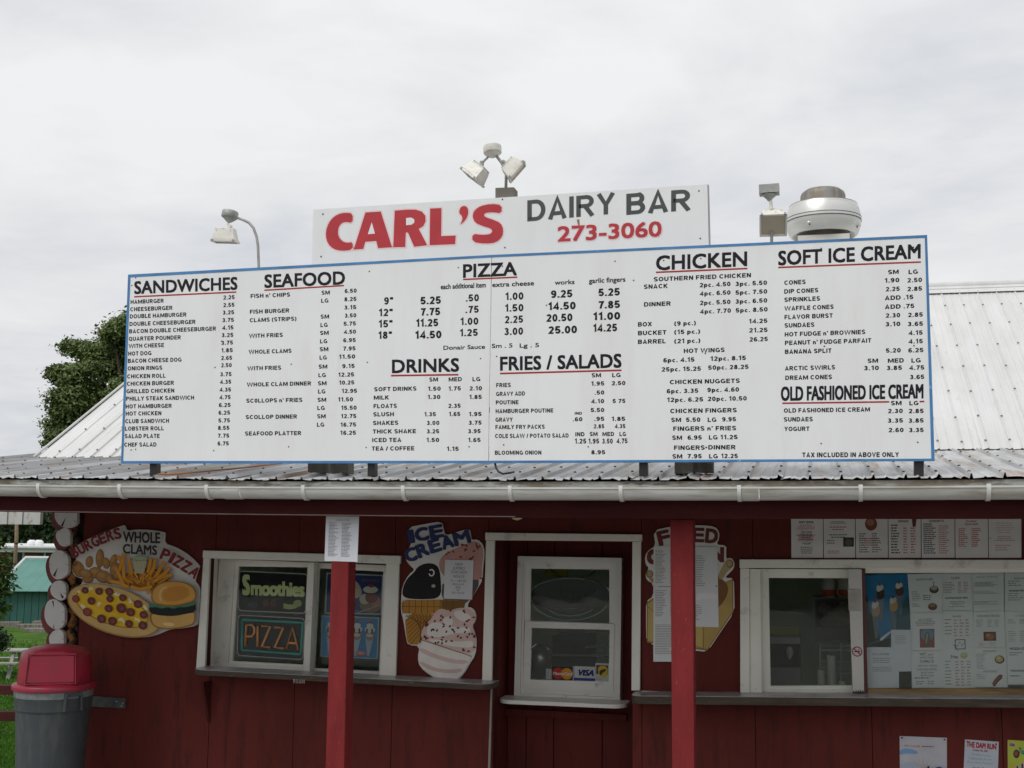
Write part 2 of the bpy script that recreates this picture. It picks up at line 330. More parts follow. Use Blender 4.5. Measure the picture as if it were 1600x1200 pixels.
# a plain bold sign-writer's alphabet, drawn as strokes: caps 1 high; each entry is (width, strokes)
FW = .185
def _arc(cx, cy, rx, ry, a0, a1, n=9): return [(cx+rx*cos(radians(a0+(a1-a0)*k/n)), cy+ry*sin(radians(a0+(a1-a0)*k/n))) for k in range(n+1)]
def _alpha():
    h = FW/2; t = 1-h; G_ = {}
    def o(W, y0=h, y1=t): c = (y0+y1)/2; return _arc(W/2, c, W/2-h, (y1-y0)/2, 90, 450, 20)
    G_['A'] = (.76, [[(.085, 0), (.38, .97), (.675, 0)], [(.17, .27), (.59, .27)]])
    G_['B'] = (.70, [[(h, 0), (h, t), (.40, t)]+_arc(.40, .745, .19, .745-.535-.0+.0, 85, -90, 7)[1:]+[(h, .535)], [(h, .535-.02), (.42, .515)]+_arc(.42, .305, .20, .21, 85, -90, 7)[1:]+[(h, h)]])
    G_['C'] = (.76, [_arc(.41, .5, .41-h, .5-h, 42, 318, 16)])
    G_['D'] = (.74, [[(h, h), (h, t), (.36, t)]+_arc(.36, .5, .74-h-.36, .5-h, 88, -88, 12)+[(.36, h), (h, h), (h, h+.02)]])
    G_['E'] = (.64, [[(.64, t), (h, t), (h, h), (.64, h)], [(h, .51), (.60, .51)]])
    G_['F'] = (.60, [[(.60, t), (h, t), (h, 0)], [(h, .48), (.54, .48)]])
    G_['G'] = (.80, [_arc(.42, .5, .42-h, .5-h, 48, 300, 15)+[(.80-h, .16), (.80-h, .43), (.46, .43)]])
    G_['H'] = (.72, [[(h, 0), (h, 1)], [(.72-h, 0), (.72-h, 1)], [(h, .51), (.72-h, .51)]])
    G_['I'] = (FW, [[(h, 0), (h, 1)]])
    G_['J'] = (.56, [[(.56-h, 1), (.56-h, .3)]+_arc(.28, .3, .28-h, .3-h, 0, -180, 8)])
    G_['K'] = (.74, [[(h, 0), (h, 1)], [(.66, 1), (.12, .42)], [(.28, .58), (.66, 0)]])
    G_['L'] = (.60, [[(h, 1), (h, h), (.60, h)]])
    G_['M'] = (.98, [[(h, 0), (h, .98)], [(h+.04, .98), (.49, .16), (.98-h-.04, .98)], [(.98-h, .98), (.98-h, 0)]])
    G_['N'] = (.72, [[(h, 0), (h, 1)], [(h+.02, .97), (.72-h-.02, .03)], [(.72-h, 0), (.72-h, 1)]])
    G_['O'] = (.82, [o(.82)])
    G_['P'] = (.68, [[(h, 0), (h, t), (.39, t)]+_arc(.39, .69, .20, .69-.0-.475+.0, 85, -90, 8)[1:]+[(h, .445+.03)]])
    G_['Q'] = (.82, [o(.82), [(.48, .26), (.76, -.02)]])
    G_['R'] = (.74, [[(h, 0), (h, t), (.42, t)]+_arc(.42, .70, .20, .205, 85, -90, 8)[1:]+[(h, .495)], [(.36, .48), (.66, 0)]])
    G_['S'] = (.68, [_arc(.34, .715, .34-h, .285-h+.03, 20, 270, 9)[0:8]+[(.34, .50)]+_arc(.34, .275, .34-h, .275-h, 80, -160, 9)[1:]])
    G_['T'] = (.66, [[(0, t), (.66, t)], [(.33, t), (.33, 0)]])
    G_['U'] = (.72, [[(h, 1), (h, .36)]+_arc(.36, .36, .36-h, .36-h, 180, 360, 10)[1:]+[(.72-h, 1)]])
    G_['V'] = (.74, [[(.075, 1), (.37, .03), (.665, 1)]])
    G_['W'] = (1.28, [[(.075, 1), (.34, .03), (.64, .97), (.94, .03), (1.205, 1)]])
    G_['X'] = (.74, [[(.08, 0), (.66, 1)], [(.66, 0), (.08, 1)]])
    G_['Y'] = (.72, [[(.07, 1), (.36, .45), (.65, 1)], [(.36, .48), (.36, 0)]])
    G_['Z'] = (.66, [[(.03, t), (.56, t), (.10, h), (.64, h)]])
    d = .60
    G_['0'] = (d, [o(d)])
    G_['1'] = (.42, [[(.30, 0), (.30, .97), (.05, .74)]])
    G_['2'] = (d, [_arc(.30, .69, .30-h, .31-h, 165, -35, 9)+[(.12, h), (.58, h)]])
    G_['3'] = (d, [_arc(.29, .735, .27-h, .265-h, 160, -80, 8)+[(.24, .53)], [(.24, .52)]+_arc(.29, .29, .30-h, .29-h, 85, -165, 9)])
    G_['4'] = (.64, [[(.47, 0), (.47, .95), (.07, .28), (.64, .28)]])
    G_['5'] = (d, [[(.55, t), (.15, t), (.10, .52)]+_arc(.29, .33, .31-h, .32-h, 120, -160, 10)])
    G_['6'] = (d, [_arc(.31, .31, .30-h, .31-h, 90, 450, 14), _arc(.34, .5, .33-h, .5-h, 45, 190, 8)])
    G_['7'] = (d, [[(.03, t), (.52, t), (.35, .5), (.24, 0)]])
    G_['8'] = (d, [_arc(.30, .745, .26-h, .255-h, 90, 450, 14), _arc(.30, .28, .30-h, .28-h, 90, 450, 14)])
    G_['9'] = (d, [_arc(.29, .69, .30-h, .31-h, 90, 450, 14), _arc(.26, .5, .33-h, .5-h, 225, 370, 8)])
    G_['.'] = (.2, [[(.1, 0), (.1, .2)]]); G_['"'] = (.40, [[(.10, 1), (.10, .66)], [(.30, 1), (.30, .66)]]); G_["'"] = (.2, [[(.1, 1), (.1, .68)]])
    G_['('] = (.34, [_arc(.55, .42, .46, .66, 128, 232, 8)]); G_[')'] = (.34, [_arc(-.21, .42, .46, .66, 52, -52, 8)])
    G_['/'] = (.36, [[(.04, 0), (.32, 1)]]); G_['-'] = (.36, [[(.03, .38), (.33, .38)]]); G_[','] = (.2, [[(.12, .15), (.06, -.16)]])
    G_['n'] = (.56, [[(h, 0), (h, .72)], _arc(.28, .40, .28-h, .32-h+.0, 150, 0, 7)+[(.56-h, 0)]])
    G_['p'] = (.60, [[(h, -.27), (h, .72)], _arc(.31, .36, .29-h, .36-h, 90, 450, 12)]); G_['c'] = (.54, [_arc(.30, .36, .30-h, .36-h, 48, 312, 10)])
    return G_
ALPHA = _alpha()
_sg = {}
def stroke_glyphs(s, wk=1.0, sp=.17):
    """whole string as outline strips; returns verts (u 0..1, v, layer), faces"""
    k = (s, wk, sp)
    if k in _sg: return _sg[k]
    vs, fs, x, lay = [], [], 0.0, 0
    for ch in s:
        if ch == ' ': x += .34; continue
        W_, st = ALPHA[ch]
        for li, pl in enumerate(st):
            n = len(pl); hw = FW*wk/2; base = len(vs); closed = n > 3 and abs(pl[0][0]-pl[-1][0]) < 1e-6 and abs(pl[0][1]-pl[-1][1]) < 1e-6
            for i, (px, py) in enumerate(pl):
                a = pl[i-1] if i else (pl[-2] if closed else None); c = pl[i+1] if i < n-1 else (pl[1] if closed else None)
                e1 = Vector((px-a[0], py-a[1])) if a else None; e2 = Vector((c[0]-px, c[1]-py)) if c else None
                if e1 is not None and e1.length < 1e-7: e1 = None
                if e2 is not None and e2.length < 1e-7: e2 = None
                e1 = e1.normalized() if e1 is not None else None; e2 = e2.normalized() if e2 is not None else None
                if e1 is None: e1 = e2
                if e2 is None: e2 = e1
                n1 = Vector((-e1.y, e1.x)); n2 = Vector((-e2.y, e2.x)); m_ = n1+n2
                m_ = m_.normalized() if m_.length > 1e-6 else n1
                q = hw/max(.55, m_.dot(n1)); vs += [(x+px+m_.x*q, py+m_.y*q, li), (x+px-m_.x*q, py-m_.y*q, li)]
            fs += [(base+2*i, base+2*i+1, base+2*i+3, base+2*i+2) for i in range(n-1)]
        x += W_+sp
    x0 = min(v[0] for v in vs); x1 = max(v[0] for v in vs); _sg[k] = ([((a-x0)/(x1-x0), b_, c_) for a, b_, c_ in vs], fs); return _sg[k]
def sign_text(A, t, x0, x1, cy, cap, col, slope=0.0, wk=1.0, part='lettering', sp=.17):
    vs, fs = stroke_glyphs(t, wk, sp); xm = (x0+x1)/2; out = []
    for u, v, li in vs:
        x = x0+(x1-x0)*u; out.append(A.pt(x, cy+slope*(x-xm)+cap/2-cap*v)+A.n*(li*.00008))
    A.mb(part, col).mesh(out, fs)
# ============================================================ THE GROUND
def ss(a, b, x):
    t = max(0.0, min(1.0, (x-a)/(b-a))); return t*t*(3-2*t)
def ground_z(x, y):
    low = -2.1 + .05*sin(x*.21+y*.13)
    t = ss(0.4, 5.5, y)                       # the bank drops behind the stand
    z = GZ*(1-t) + low*t
    d = sqrt(x*x+y*y)
    z += 9*ss(95, 420, d)*(1 if y > -40 else .5) + 1.2*sin(x*.02)*sin(y*.017)*ss(60, 140, d)
    return z
gs = sorted(set([-900, -600, -450, -330, -250, -190, -150, -120, -95, -75, -60, -50, -42] + [i*1.5 for i in range(-24, 15)] + [25, 32, 42, 60, 80, 110, 150, 200, 280, 400, 600, 900]))
gy = sorted(set([-900, -600, -400, -250, -150, -100, -70, -45, -30, -20, -12, -6, -3, -1] + [i*.4 for i in range(0, 16)] + [7, 8, 10, 12, 15, 18, 22, 26, 30, 35, 40, 46, 54, 64, 76, 90, 110, 135, 165, 200, 250, 320, 420, 550, 700, 900]))
vs = [(x, y, ground_z(x, y)) for y in gy for x in gs]; nx = len(gs)
fs = [(j*nx+i, j*nx+i+1, (j+1)*nx+i+1, (j+1)*nx+i) for j in range(len(gy)-1) for i in range(nx-1)]
b = MB(); b.mesh(vs, fs)
GRASS = mat('lawn_grass', (.045, .115, .012), .95, spec=.1, var=.35, vs=1.6, bump=.8, bs=30, dirt=(.075, .135, .018), dirt_s=.6, dirt_t=.52, dirt2=(.03, .075, .01), d2s=9, d2t=.55)
struct(b.build('ground', GRASS, smooth=True))
b = MB(); b.mesh([(x, y, GZ+.006) for y in (-60, -12, -6, -3, -1.5, 0, .35) for x in (-60, -14, -8, -4, 0, 4, 8, 14, 50)],
                 [(j*9+i, j*9+i+1, (j+1)*9+i+1, (j+1)*9+i) for j in range(6) for i in range(8)])
struct(b.build('gravel_yard', mat('gravel_yard', (.27, .262, .245), .95, var=.25, vs=8, bump=1, bs=90, dirt=(.20, .195, .18), dirt_s=3)))

# ============================================================ THE STAND (one building, its parts as children)
bld = thing('dairy_bar_building', 'low red snack bar building with white trimmed windows and a metal porch roof', 'building', (-2, 0, GZ))
def sag(x): return -.016*max(0, 1-((x+2.0)/3.3)**2)
def X_(px, py, Y=0): return P(px, py, Y).x
def Z_(px, py, Y=0): return P(px, py, Y).z
XL, XR = X_(122, 1000), 4.2
seams = [XL] + [X_(px, 1120) for px in (327, 459, 612)] + [X_(760, 1120), X_(1003, 1120)] + [X_(1180, 1120), X_(1362, 1120), X_(1565, 1120)] + [2.0, 2.75, 3.5, XR]
W1 = (X_(320, 950), X_(601, 960), 1.13, Z_(450, 874))
DR = (X_(772, 950), X_(988, 950), GZ-.1, Z_(880, 846))
W3 = (X_(1172, 980), X_(1790, 980), 1.14, Z_(1300, 887))
WALLTOP = 2.66
def minus(r, hs):
    out = [r]
    for h in hs:
        nw = []
        for x0, x1, z0, z1 in out:
            a0, a1, c0, c1 = max(x0, h[0]), min(x1, h[1]), max(z0, h[2]), min(z1, h[3])
            if a0 >= a1 or c0 >= c1: nw.append((x0, x1, z0, z1)); continue
            if x0 < a0: nw.append((x0, a0, z0, z1))
            if a1 < x1: nw.append((a1, x1, z0, z1))
            if z0 < c0: nw.append((a0, a1, z0, c0))
            if c1 < z1: nw.append((a0, a1, c1, z1))
        out = [q for q in nw if q[1]-q[0] > 1e-4 and q[3]-q[2] > 1e-4]
    return out
HOLES = [W1, DR, W3]
fw = thing_part = bpy.data.objects.new('front_wall', None)
S.collection.objects.link(fw); fw.parent = bld
rg = random.Random(3)
for i in range(len(seams)-1):
    dy = rg.uniform(-.0015, .0015)
    for x0, x1, z0, z1 in minus((seams[i]+.0022, seams[i+1]-.0022, GZ-.3, WALLTOP), HOLES):
        b = MB(); b.box(x0, x1, dy, .018, z0, z1); b.build('wall_panel', RED, fw)
b = MB()
for x0, x1, z0, z1 in minus((XL, XR, GZ-.3, WALLTOP), HOLES): b.box(x0, x1, .0185, .12, z0, z1)
b.build('sheathing', DRED, fw)
# door bay: set back, its back wall of boards with the sash window in it
BY = .42
sashQ = [(811, 871), (970, 873.5), (967, 1095), (805, 1087)]
SX0, SX1, SZ0, SZ1 = X_(816, 980, BY), X_(964, 980, BY), Z_(880, 1086, BY), Z_(880, 880, BY)
bay = bpy.data.objects.new('door_bay', None); S.collection.objects.link(bay); bay.parent = bld
part('jamb', bay, RED, lambda b: b.box(DR[0]-.06, DR[0]-.001, .0, BY+.03, GZ-.3, DR[3]+.02))
part('jamb', bay, RED, lambda b: b.box(DR[1]+.001, DR[1]+.06, .0, BY+.03, GZ-.3, DR[3]+.02))
part('soffit', bay, DRED, lambda b: b.box(DR[0], DR[1], .12, BY, DR[3], DR[3]+.05))
bs_ = [DR[0]] + [X_(px, 1160, BY) for px in (822, 865, 941)] + [DR[1]]
for i in range(4):
    for q in minus((bs_[i]+.004, bs_[i+1]-.004, GZ-.3, DR[3]), [(SX0, SX1, SZ0, SZ1)]): b = MB(); b.box(q[0], q[1], BY, BY+.02, q[2], q[3]); b.build('back_board', RED, bay)
b = MB()
for q in minus((DR[0], DR[1], GZ-.3, DR[3]), [(SX0, SX1, SZ0, SZ1)]): b.box(q[0], q[1], BY+.021, BY+.05, q[2], q[3])
b.build('backing', DRED, bay)
pxpart('ledge_board', bay, RED, [[(784, 1107), (978, 1117), (978, 1127), (784, 1118)]], BY-.05, BY-.002)
pxpart('edge_strip', bay, mat('bare_edge', (.30, .27, .24), .7), [[(766.5, 1076), (769, 1076), (765.5, 1210), (762, 1210)]], -.012, .0)

# trim boards round the openings
tr = bpy.data.objects.new('door_trim', None); S.collection.objects.link(tr); tr.parent = bld
pxpart('head_board', tr, WHT, [[(758, 832), (1003, 835), (1003, 846), (758, 844)]], -.03, -.001, bevel=.003)
pxpart('side_board', tr, WHT, [[(759.3, 844.3), (772.5, 844.5), (768, 1070), (753, 1067.5)]], -.028, -.001, bevel=.003)
pxpart('side_board', tr, WHT, [[(988, 846.5), (1001.5, 846.3), (999.7, 1079), (986.5, 1079)]], -.028, -.001, bevel=.003)

# --- left window
w1 = bpy.data.objects.new('left_window', None); S.collection.objects.link(w1); w1.parent = bld
pxpart('head_board', w1, WHT, [[(317, 860), (625.5, 868.5), (625, 881.5), (316.5, 872)]], -.032, -.001, bevel=.003)
pxpart('side_board', w1, WHT, [[(317.5, 872.3), (327.5, 872.6), (319.5, 1048), (306, 1047)]], -.028, -.001, bevel=.003)
pxpart('side_board', w1, WHT, [[(603, 880.8), (623.5, 881.6), (617.8, 1062.5), (592.5, 1061)]], -.028, -.001, bevel=.003)
WY = .20
part('reveal', w1, WHT, lambda b: b.box(W1[0]-.05, W1[0]-.0005, .0, WY+.06, W1[2]-.02, W1[3]+.03))
part('reveal', w1, WHT, lambda b: b.box(W1[1]+.0005, W1[1]+.05, .0, WY+.06, W1[2]-.02, W1[3]+.03))
part('reveal', w1, WHT, lambda b: b.box(W1[0]-.05, W1[1]+.05, .0, WY+.06, W1[3]+.0005, W1[3]+.05))
def frame_part(name, parent, m, o_, i_, Y, Yb, bevel=.002):
    """picture-frame of four mitred pieces between an outer and an inner quad (TL TR BR BL)"""
    b = MB()
    for k in range(4):
        k2 = (k+1) % 4; q = [o_[k], o_[k2], i_[k2], i_[k]]; a = [P(x, y, Y) for x, y in (q[3], q[2], q[1], q[0])]
        b.hexa(a, [(p.x, Yb, p.z) for p in a])
    return b.build(name, m, parent, bevel=0)
lo = [(343, 873), (487, 879), (483, 1052), (331, 1043)]; li = [(373, 885), (480.5, 886.5), (474, 1038.5), (363, 1033)]
frame_part('sash_frame', w1, WHT, lo, [(366, 880), (483, 882), (477, 1043), (356, 1037)], WY-.02, WY+.03)
frame_part('sash_frame', w1, WHT, [(366, 880), (483, 882), (477, 1043), (356, 1037)], li, WY-.002, WY+.03)
ro = [(487, 879), (620, 884), (615, 1063), (483, 1052)]; ri = [(499, 888), (599, 893), (592, 1049), (491, 1044)]
frame_part('sash_frame', w1, WHT, ro, ri, WY+.01, WY+.03)
pxpart('mullion', w1, WHT, [[(481, 878), (491, 878.5), (483.5, 1053), (473.5, 1052)]], WY-.09, WY-.021, bevel=.002)
pxpart('pane', w1, GLASS, [[li[0], li[1], li[2], li[3]]], WY+.012, WY+.016)
pxpart('pane', w1, GLASS, [[ri[0], ri[1], ri[2], ri[3]]], WY+.02, WY+.024)

# --- sash window in the door bay
sw = bpy.data.objects.new('sash_window', None); S.collection.objects.link(sw); sw.parent = bld
SY = BY-.09
VINYL = mat('white_vinyl', (.74, .73, .68), .4, var=.05, vs=4, dirt=(.45, .42, .36), dirt_s=6, dirt_t=.68)
c0 = [(809, 869), (971.5, 872), (968.5, 1097.5), (803, 1088)]
c1 = [(817, 878), (962, 880), (960, 1090), (812, 1083)]
c2 = [(829.5, 888.5), (952, 890), (952, 974), (828.5, 970)]; c3 = [(830.5, 981), (952.5, 984), (951, 1065), (828.5, 1062)]
frame_part('outer_frame', sw, VINYL, c0, c1, SY-.015, BY+.04)
frame_part('upper_sash', sw, VINYL, [c1[0], c1[1], (961.5, 981.5), (815, 977)], c2, SY+.03, SY+.055)
frame_part('lower_sash', sw, VINYL, [(820, 971), (960, 975), (958, 1083), (817, 1076)], c3, SY+.004, SY+.0295)
frame_part('side_track', sw, VINYL, [c1[0], c1[1], c1[2], c1[3]], [(820, 880), (960, 882), (958, 1082), (817, 1076)], SY+.012, SY+.054)
pxpart('pane', sw, GLASS, [c2], SY+.045, SY+.048)
pxpart('pane', sw, GLASS, [c3], SY+.02, SY+.023)
# shelf with rounded ends
def rounded_shelf(name, parent, m, pL, pR, Y0, Y1, th, rad, tilt=None):
    """board with rounded front corners between two surveyed front-edge points"""
    a = P(pL[0], pL[1], Y1); c = P(pR[0], pR[1], Y1); pts = []
    n = 8
    for k in range(n+1):
        t = pi/2*k/n; pts.append((a.x+rad-rad*cos(t), Y1+rad-rad*sin(t)))
    for k in range(n+1):
        t = pi/2*k/n; pts.append((c.x-rad+rad*sin(t), Y1+rad-rad*cos(t)))
    pts += [(c.x, Y0), (a.x, Y0)]
    zz = lambda x: a.z+(c.z-a.z)*(x-a.x)/(c.x-a.x)
    b = MB(); k = len(pts)
    b.mesh([(x, y, zz(x)) for x, y in pts]+[(x, y, zz(x)-th) for x, y in pts],
           [tuple(range(k)), tuple(range(2*k-1, k-1, -1))]+[(i, i+k, (i+1) % k+k, (i+1) % k) for i in range(k)])
    return b, zz
b, zf = rounded_shelf('shelf', sw, VINYL, (776, 1093), (977, 1101.5), SY-.016, SY-.26, .028, .1); b.build('shelf', VINYL, sw, bevel=.004)

# --- right window
w3 = bpy.data.objects.new('right_window', None); S.collection.objects.link(w3); w3.parent = bld
FRX = 1800
pxpart('side_board', w3, WHT, [[(1784, 889.5), (1802, 889.5), (1802, 1087), (1784, 1087)]], -.029, -.001, bevel=.003)
pxpart('head_board', w3, WHT, [[(1155.6, 874), (FRX, 875), (FRX, 889), (1155.6, 887.5)]], -.032, -.001, bevel=.003)
pxpart('side_board', w3, WHT, [[(1156.5, 887.8), (1171, 888), (1171.5, 1084), (1156.6, 1084)]], -.028, -.001, bevel=.003)
pxpart('side_board', w3, WHT, [[(1171.6, 889), (1188, 889.5), (1190.5, 1083.5), (1172, 1083.8)]], -.014, .0, bevel=.002)
part('reveal', w3, WHT, lambda b: b.box(W3[0]-.05, W3[0]-.0005, .0, .16, W3[2]-.02, W3[3]+.03))
part('reveal', w3, WHT, lambda b: b.box(W3[0]-.05, W3[1]+.05, .0, .16, W3[3]+.0005, W3[3]+.05))
g0 = [(1188, 889), (1340, 889.5), (1341, 1083), (1190, 1083.5)]; g1 = [(1192, 894), (1335, 894), (1336, 1077), (1195, 1078)]; g2 = [(1201, 903), (1330, 903.5), (1331, 1071), (1204, 1072)]
frame_part('casing', w3, WHT, g0, g1, .02, .10)
frame_part('sash_frame', w3, WHT, g1, g2, .04, .085)
pxpart('pane', w3, GLASS, [g2], .06, .064)
POSTW = mat('chipped_white_post', (.60, .59, .55), .5, var=.07, vs=4, dirt=(.10, .03, .025), dirt_s=20, dirt_t=.70, dirt2=(.3, .2, .12), d2s=40, d2t=.74)
pxpart('divider_post', w3, POSTW, [[(1325, 889), (1346.5, 889), (1350.5, 1082.5), (1332.5, 1083)]], -.055, .03, bevel=.003)
pxpart('divider_side', w3, mat('oxide_paint', (.12, .03, .025), .6), [[(1347, 890), (1351.5, 890), (1356, 1082), (1351, 1082)]], -.03, .05)
# chipped paint at its foot
b = MB(); rg = random.Random(5)
for k in range(5):
    x = 1334+k*3.6; h = rg.uniform(1.5, 6); b.face([P(x-1.8, 1083, -.0555), P(x+2.2, 1083, -.0555), P(x+1.2, 1083-h*.6, -.0555), P(x, 1083-h, -.0555), P(x-1.5, 1083-h*.4, -.0555)])
b.build('bare_patch', mat('bare_patch', (.05, .025, .02), .8), w3)
pxpart('pane', w3, GLASS, [[(1352, 890), (FRX, 890), (FRX, 1077), (1356, 1078)]], .03, .034)
pxpart('head_casing', w3, WHT, [[(1352, 888), (FRX, 888.5), (FRX, 893.5), (1352, 895.5)]], -.012, .028)
pxpart('bottom_rail', w3, mat('varnished_pine', (.34, .215, .075), .45, var=.25, vs=5, stretch=(.3, 1, 2), dirt=(.2, .12, .05), dirt_s=8), [[(1356, 1077), (FRX, 1077), (FRX, 1084), (1356, 1084)]], -.01, .06)
# --- counters
PLY = mat('plywood_edge', (.085, .064, .048), .75, var=.35, vs=14, bump=.4, bs=50, stretch=(.4, 1, 3), dirt=(.07, .06, .05), dirt_s=12, dirt_t=.56, dirt2=(.32, .27, .22), d2s=30, d2t=.70, spec=.2)
CTOP = mat('painted_counter_top', (.46, .44, .45), .28, var=.12, vs=4, dirt=(.30, .26, .25), dirt_s=7, dirt_t=.57)
def counter(label, pL, pR, th, rad, Y1=-.25, endR=True):
    root = bpy.data.objects.new('counter', None); S.collection.objects.link(root); root.parent = bld; root['label'] = label
    b, zz = rounded_shelf('core', root, PLY, pL, pR, -.0005, Y1, th, rad); b.build('counter_board', PLY, root, bevel=.004)
    a = P(pL[0], pL[1], Y1); c = P(pR[0], pR[1], Y1)
    b2, _ = rounded_shelf('top', root, CTOP, pL, pR, -.0005, Y1, .003, rad)
    b2.v = [(x, y+(.006 if y < -.1 else 0), z+.0035) for x, y, z in b2.v]; b2.build('counter_top', CTOP, root)
    return root
cL = counter('worn plywood shelf below the left window', (297, 1046.5), (765, 1070.5), .036, .1)
cR = counter('long grey topped plywood shelf below the right window', (985, 1088), (1850, 1095.5), .05, .07)
part('cleat', cL, WHT, lambda b: b.px([(618, 1063.5), (758, 1067), (758, 1069), (618, 1065.5)], -.012, -.001))
part('cleat', cR, WHT, lambda b: b.px([(1002, 1079.5), (1155, 1084), (1155, 1086), (1002, 1081.5)], -.012, -.001))
for root, px in ((cL, (327,)),):
    for x in px:
        p = P(x, 1063, 0); b = MB(); z = p.z-.012
        b.hexa([(p.x, -.12, z-.01), (p.x+.02, -.12, z-.01), (p.x+.02, -.12, z+.01), (p.x, -.12, z+.01)], [(p.x, 0, z-.3), (p.x+.02, 0, z-.3), (p.x+.02, 0, z+.01), (p.x, 0, z+.01)])
        b.build('shelf_bracket', DRED, root)
# scratched letters on the counter edge
_, zc_ = rounded_shelf('x', None, None, (297, 1046.5), (765, 1070.5), 0, -.25, .036, .1)
A = Art(cL, lambda x, y: P(x, y, -.2505)); sign_text(A, 'ROAM', 458.5, 476, 1064.6, 6.5, (.42, .39, .35), slope=.05, wk=.7, part='scratched_letters'); A.done()

# --- corner logs
LOGR = mat('red_log', (.17, .028, .028), .6, var=.2, vs=5, bump=.5, bs=20)
LOGW = mat('white_log_end', (.66, .65, .63), .75, var=.05, vs=14, bump=.4, bs=60)
CRK = mat('crack_dark', (.02, .015, .012), .9)
logs = [((104, 806), 19, 19, 3), ((99.7, 839.5), 11.7, 14.6, 0), ((92.7, 882.5), 16.5, 22.6, 1), ((92, 922.5), 13, 15.2, 2), ((86, 960), 17.3, 22.8, 4), ((89, 999), 12.3, 15.5, 0), ((84, 1037), 17, 22, 5), ((86, 1080), 16, 22, 3)]
rg = random.Random(11)
for (cx, cy), rx, ry, kind in logs:
    ring = []; wob = [rg.uniform(-.05, .05) for _ in range(4)]
    for k in range(28):
        a = 2*pi*k/28; r = 1+wob[0]*cos(2*a+1)+wob[1]*cos(3*a)+wob[2]*sin(2*a)+wob[3]*sin(4*a); x = cx+rx*r*cos(a); y = cy+ry*r*sin(a)
        ring.append((min(x, cx+rx*.86), y))
    lg = MB(); cpt = P(cx-3, cy+5, -.02); rr = (rx*.0052*1.05, ry*.0052*1.08)
    vs = []; n = 24
    for j, Y in enumerate((-.025, .3, 1.2, 2.4)):
        for k in range(n):
            a = 2*pi*k/n; q = 1+.05*sin(3*a+j); vs.append((cpt.x+rr[0]*q*cos(a)*1.12, Y, cpt.z+rr[1]*q*sin(a)))
    lg.mesh(vs, [(j*n+k, (j+1)*n+k, (j+1)*n+(k+1) % n, j*n+(k+1) % n) for j in range(3) for k in range(n)]+[tuple(range(n)), tuple(range(4*n-1, 3*n-1, -1))])
    lo_ = lg.build('log', LOGR, bld, auto=40)
    eb = MB(); f_ = [P(x, y, -.055) for x, y in ring]; m_ = len(f_)
    eb.mesh(f_+[(p.x, -.02, p.z) for p in f_], [tuple(range(m_))]+[(i, (i+1) % m_, (i+1) % m_+m_, i+m_) for i in range(m_)])
    eb.build('painted_end', LOGW, lo_)
    ck = Art(lo_, lambda x, y: P(x, y, -.055), base=.0006)
    for a, l, w in {0: [(0, .5, .05)], 1: [(2.15, .78, .22)], 2: [(1.0, .75, .3), (.4, .5, .1)], 3: [(2.0, .9, .2)], 4: [(4.5, .55, .16), (1.7, .35, .1)], 5: [(1, .5, .1)]}[kind]:
        a += .0
        tip = (cx+rx*(1-l)*cos(a), cy+ry*(1-l)*sin(a)); e1 = (cx+rx*.94*cos(a-w/2), cy+ry*.94*sin(a-w/2)); e2 = (cx+rx*.94*cos(a+w/2), cy+ry*.94*sin(a+w/2))
        e1 = (min(e1[0], cx+rx*.85), e1[1]); e2 = (min(e2[0], cx+rx*.85), e2[1])
        ck.mb('crack', CRK).face([ck.pt(*tip), ck.pt(*e1), ck.pt(*e2)])
    for q in range(5):
        a = rg.uniform(0, 6.28); l = rg.uniform(.12, .4); e1 = (min(cx+rx*.93*cos(a), cx+rx*.84), cy+ry*.93*sin(a)); ck.stroke([(cx+rx*(.93-l)*cos(a), cy+ry*(.93-l)*sin(a)), e1], [.1, .55], CRK, part='crack', keep=True)
    ck.done()
# foam filling between the logs and the wall
b = MB(); rg = random.Random(2)
for k in range(46):
    y = 815+k*6; q = P(rg.uniform(108, 119), y, .0); r = rg.uniform(.018, .04); b.lathe((q.x, rg.uniform(-.0, .03), q.z-r), [(r*.2, 0), (r*.8, r*.5), (r, r), (r*.75, r*1.6), (r*.2, r*2)], n=9)
b.build('chinking', mat('foam_chinking', (.30, .13, .03), .85, var=.5, vs=18, bump=1, bs=60, dirt=(.05, .03, .02), dirt_s=14, dirt_t=.5), bld, smooth=True)
part('gap_shade_sheet', bld, mat('gap_shade', (.03, .022, .018), .8), lambda b: b.box(X_(100, 950, .05), XL+.02, .05, .1, GZ-.3, WALLTOP))  # dark sheet in the gap between logs and wall, its shade put into the colour
# side, rear and inside walls
INW = mat('pale_green_inside', (.70, .78, .68), .7, var=.06, vs=2)
XI0, XI1, YI0, YI1, ZI0, ZI1 = -5.35, 4.1, .125, 3.6, GZ, 2.60
ROS = [(2.7, 3.9, .5, 2.45), (-1.55, -.75, .5, 2.45), (-4.15, -3.0, .95, 2.45)]      # unseen rear windows, added to light the room
def inner(b):
    q = [(XI0, YI0+.0), (XI1, YI0), (XI1, YI1), (XI0, YI1)]
    for x0, x1, z0, z1 in minus((XI0, XI1, ZI0, ZI1), ROS): b.face([(x0, YI1, z0), (x1, YI1, z0), (x1, YI1, z1), (x0, YI1, z1)])
    for (ax, ay), (cx, cy) in ((q[1], q[2]), (q[3], q[0])): b.face([(ax, ay, ZI0), (cx, cy, ZI0), (cx, cy, ZI1), (ax, ay, ZI1)])
    b.face([(x, y, ZI1) for x, y in q])
part('inside_wall', bld, INW, inner)
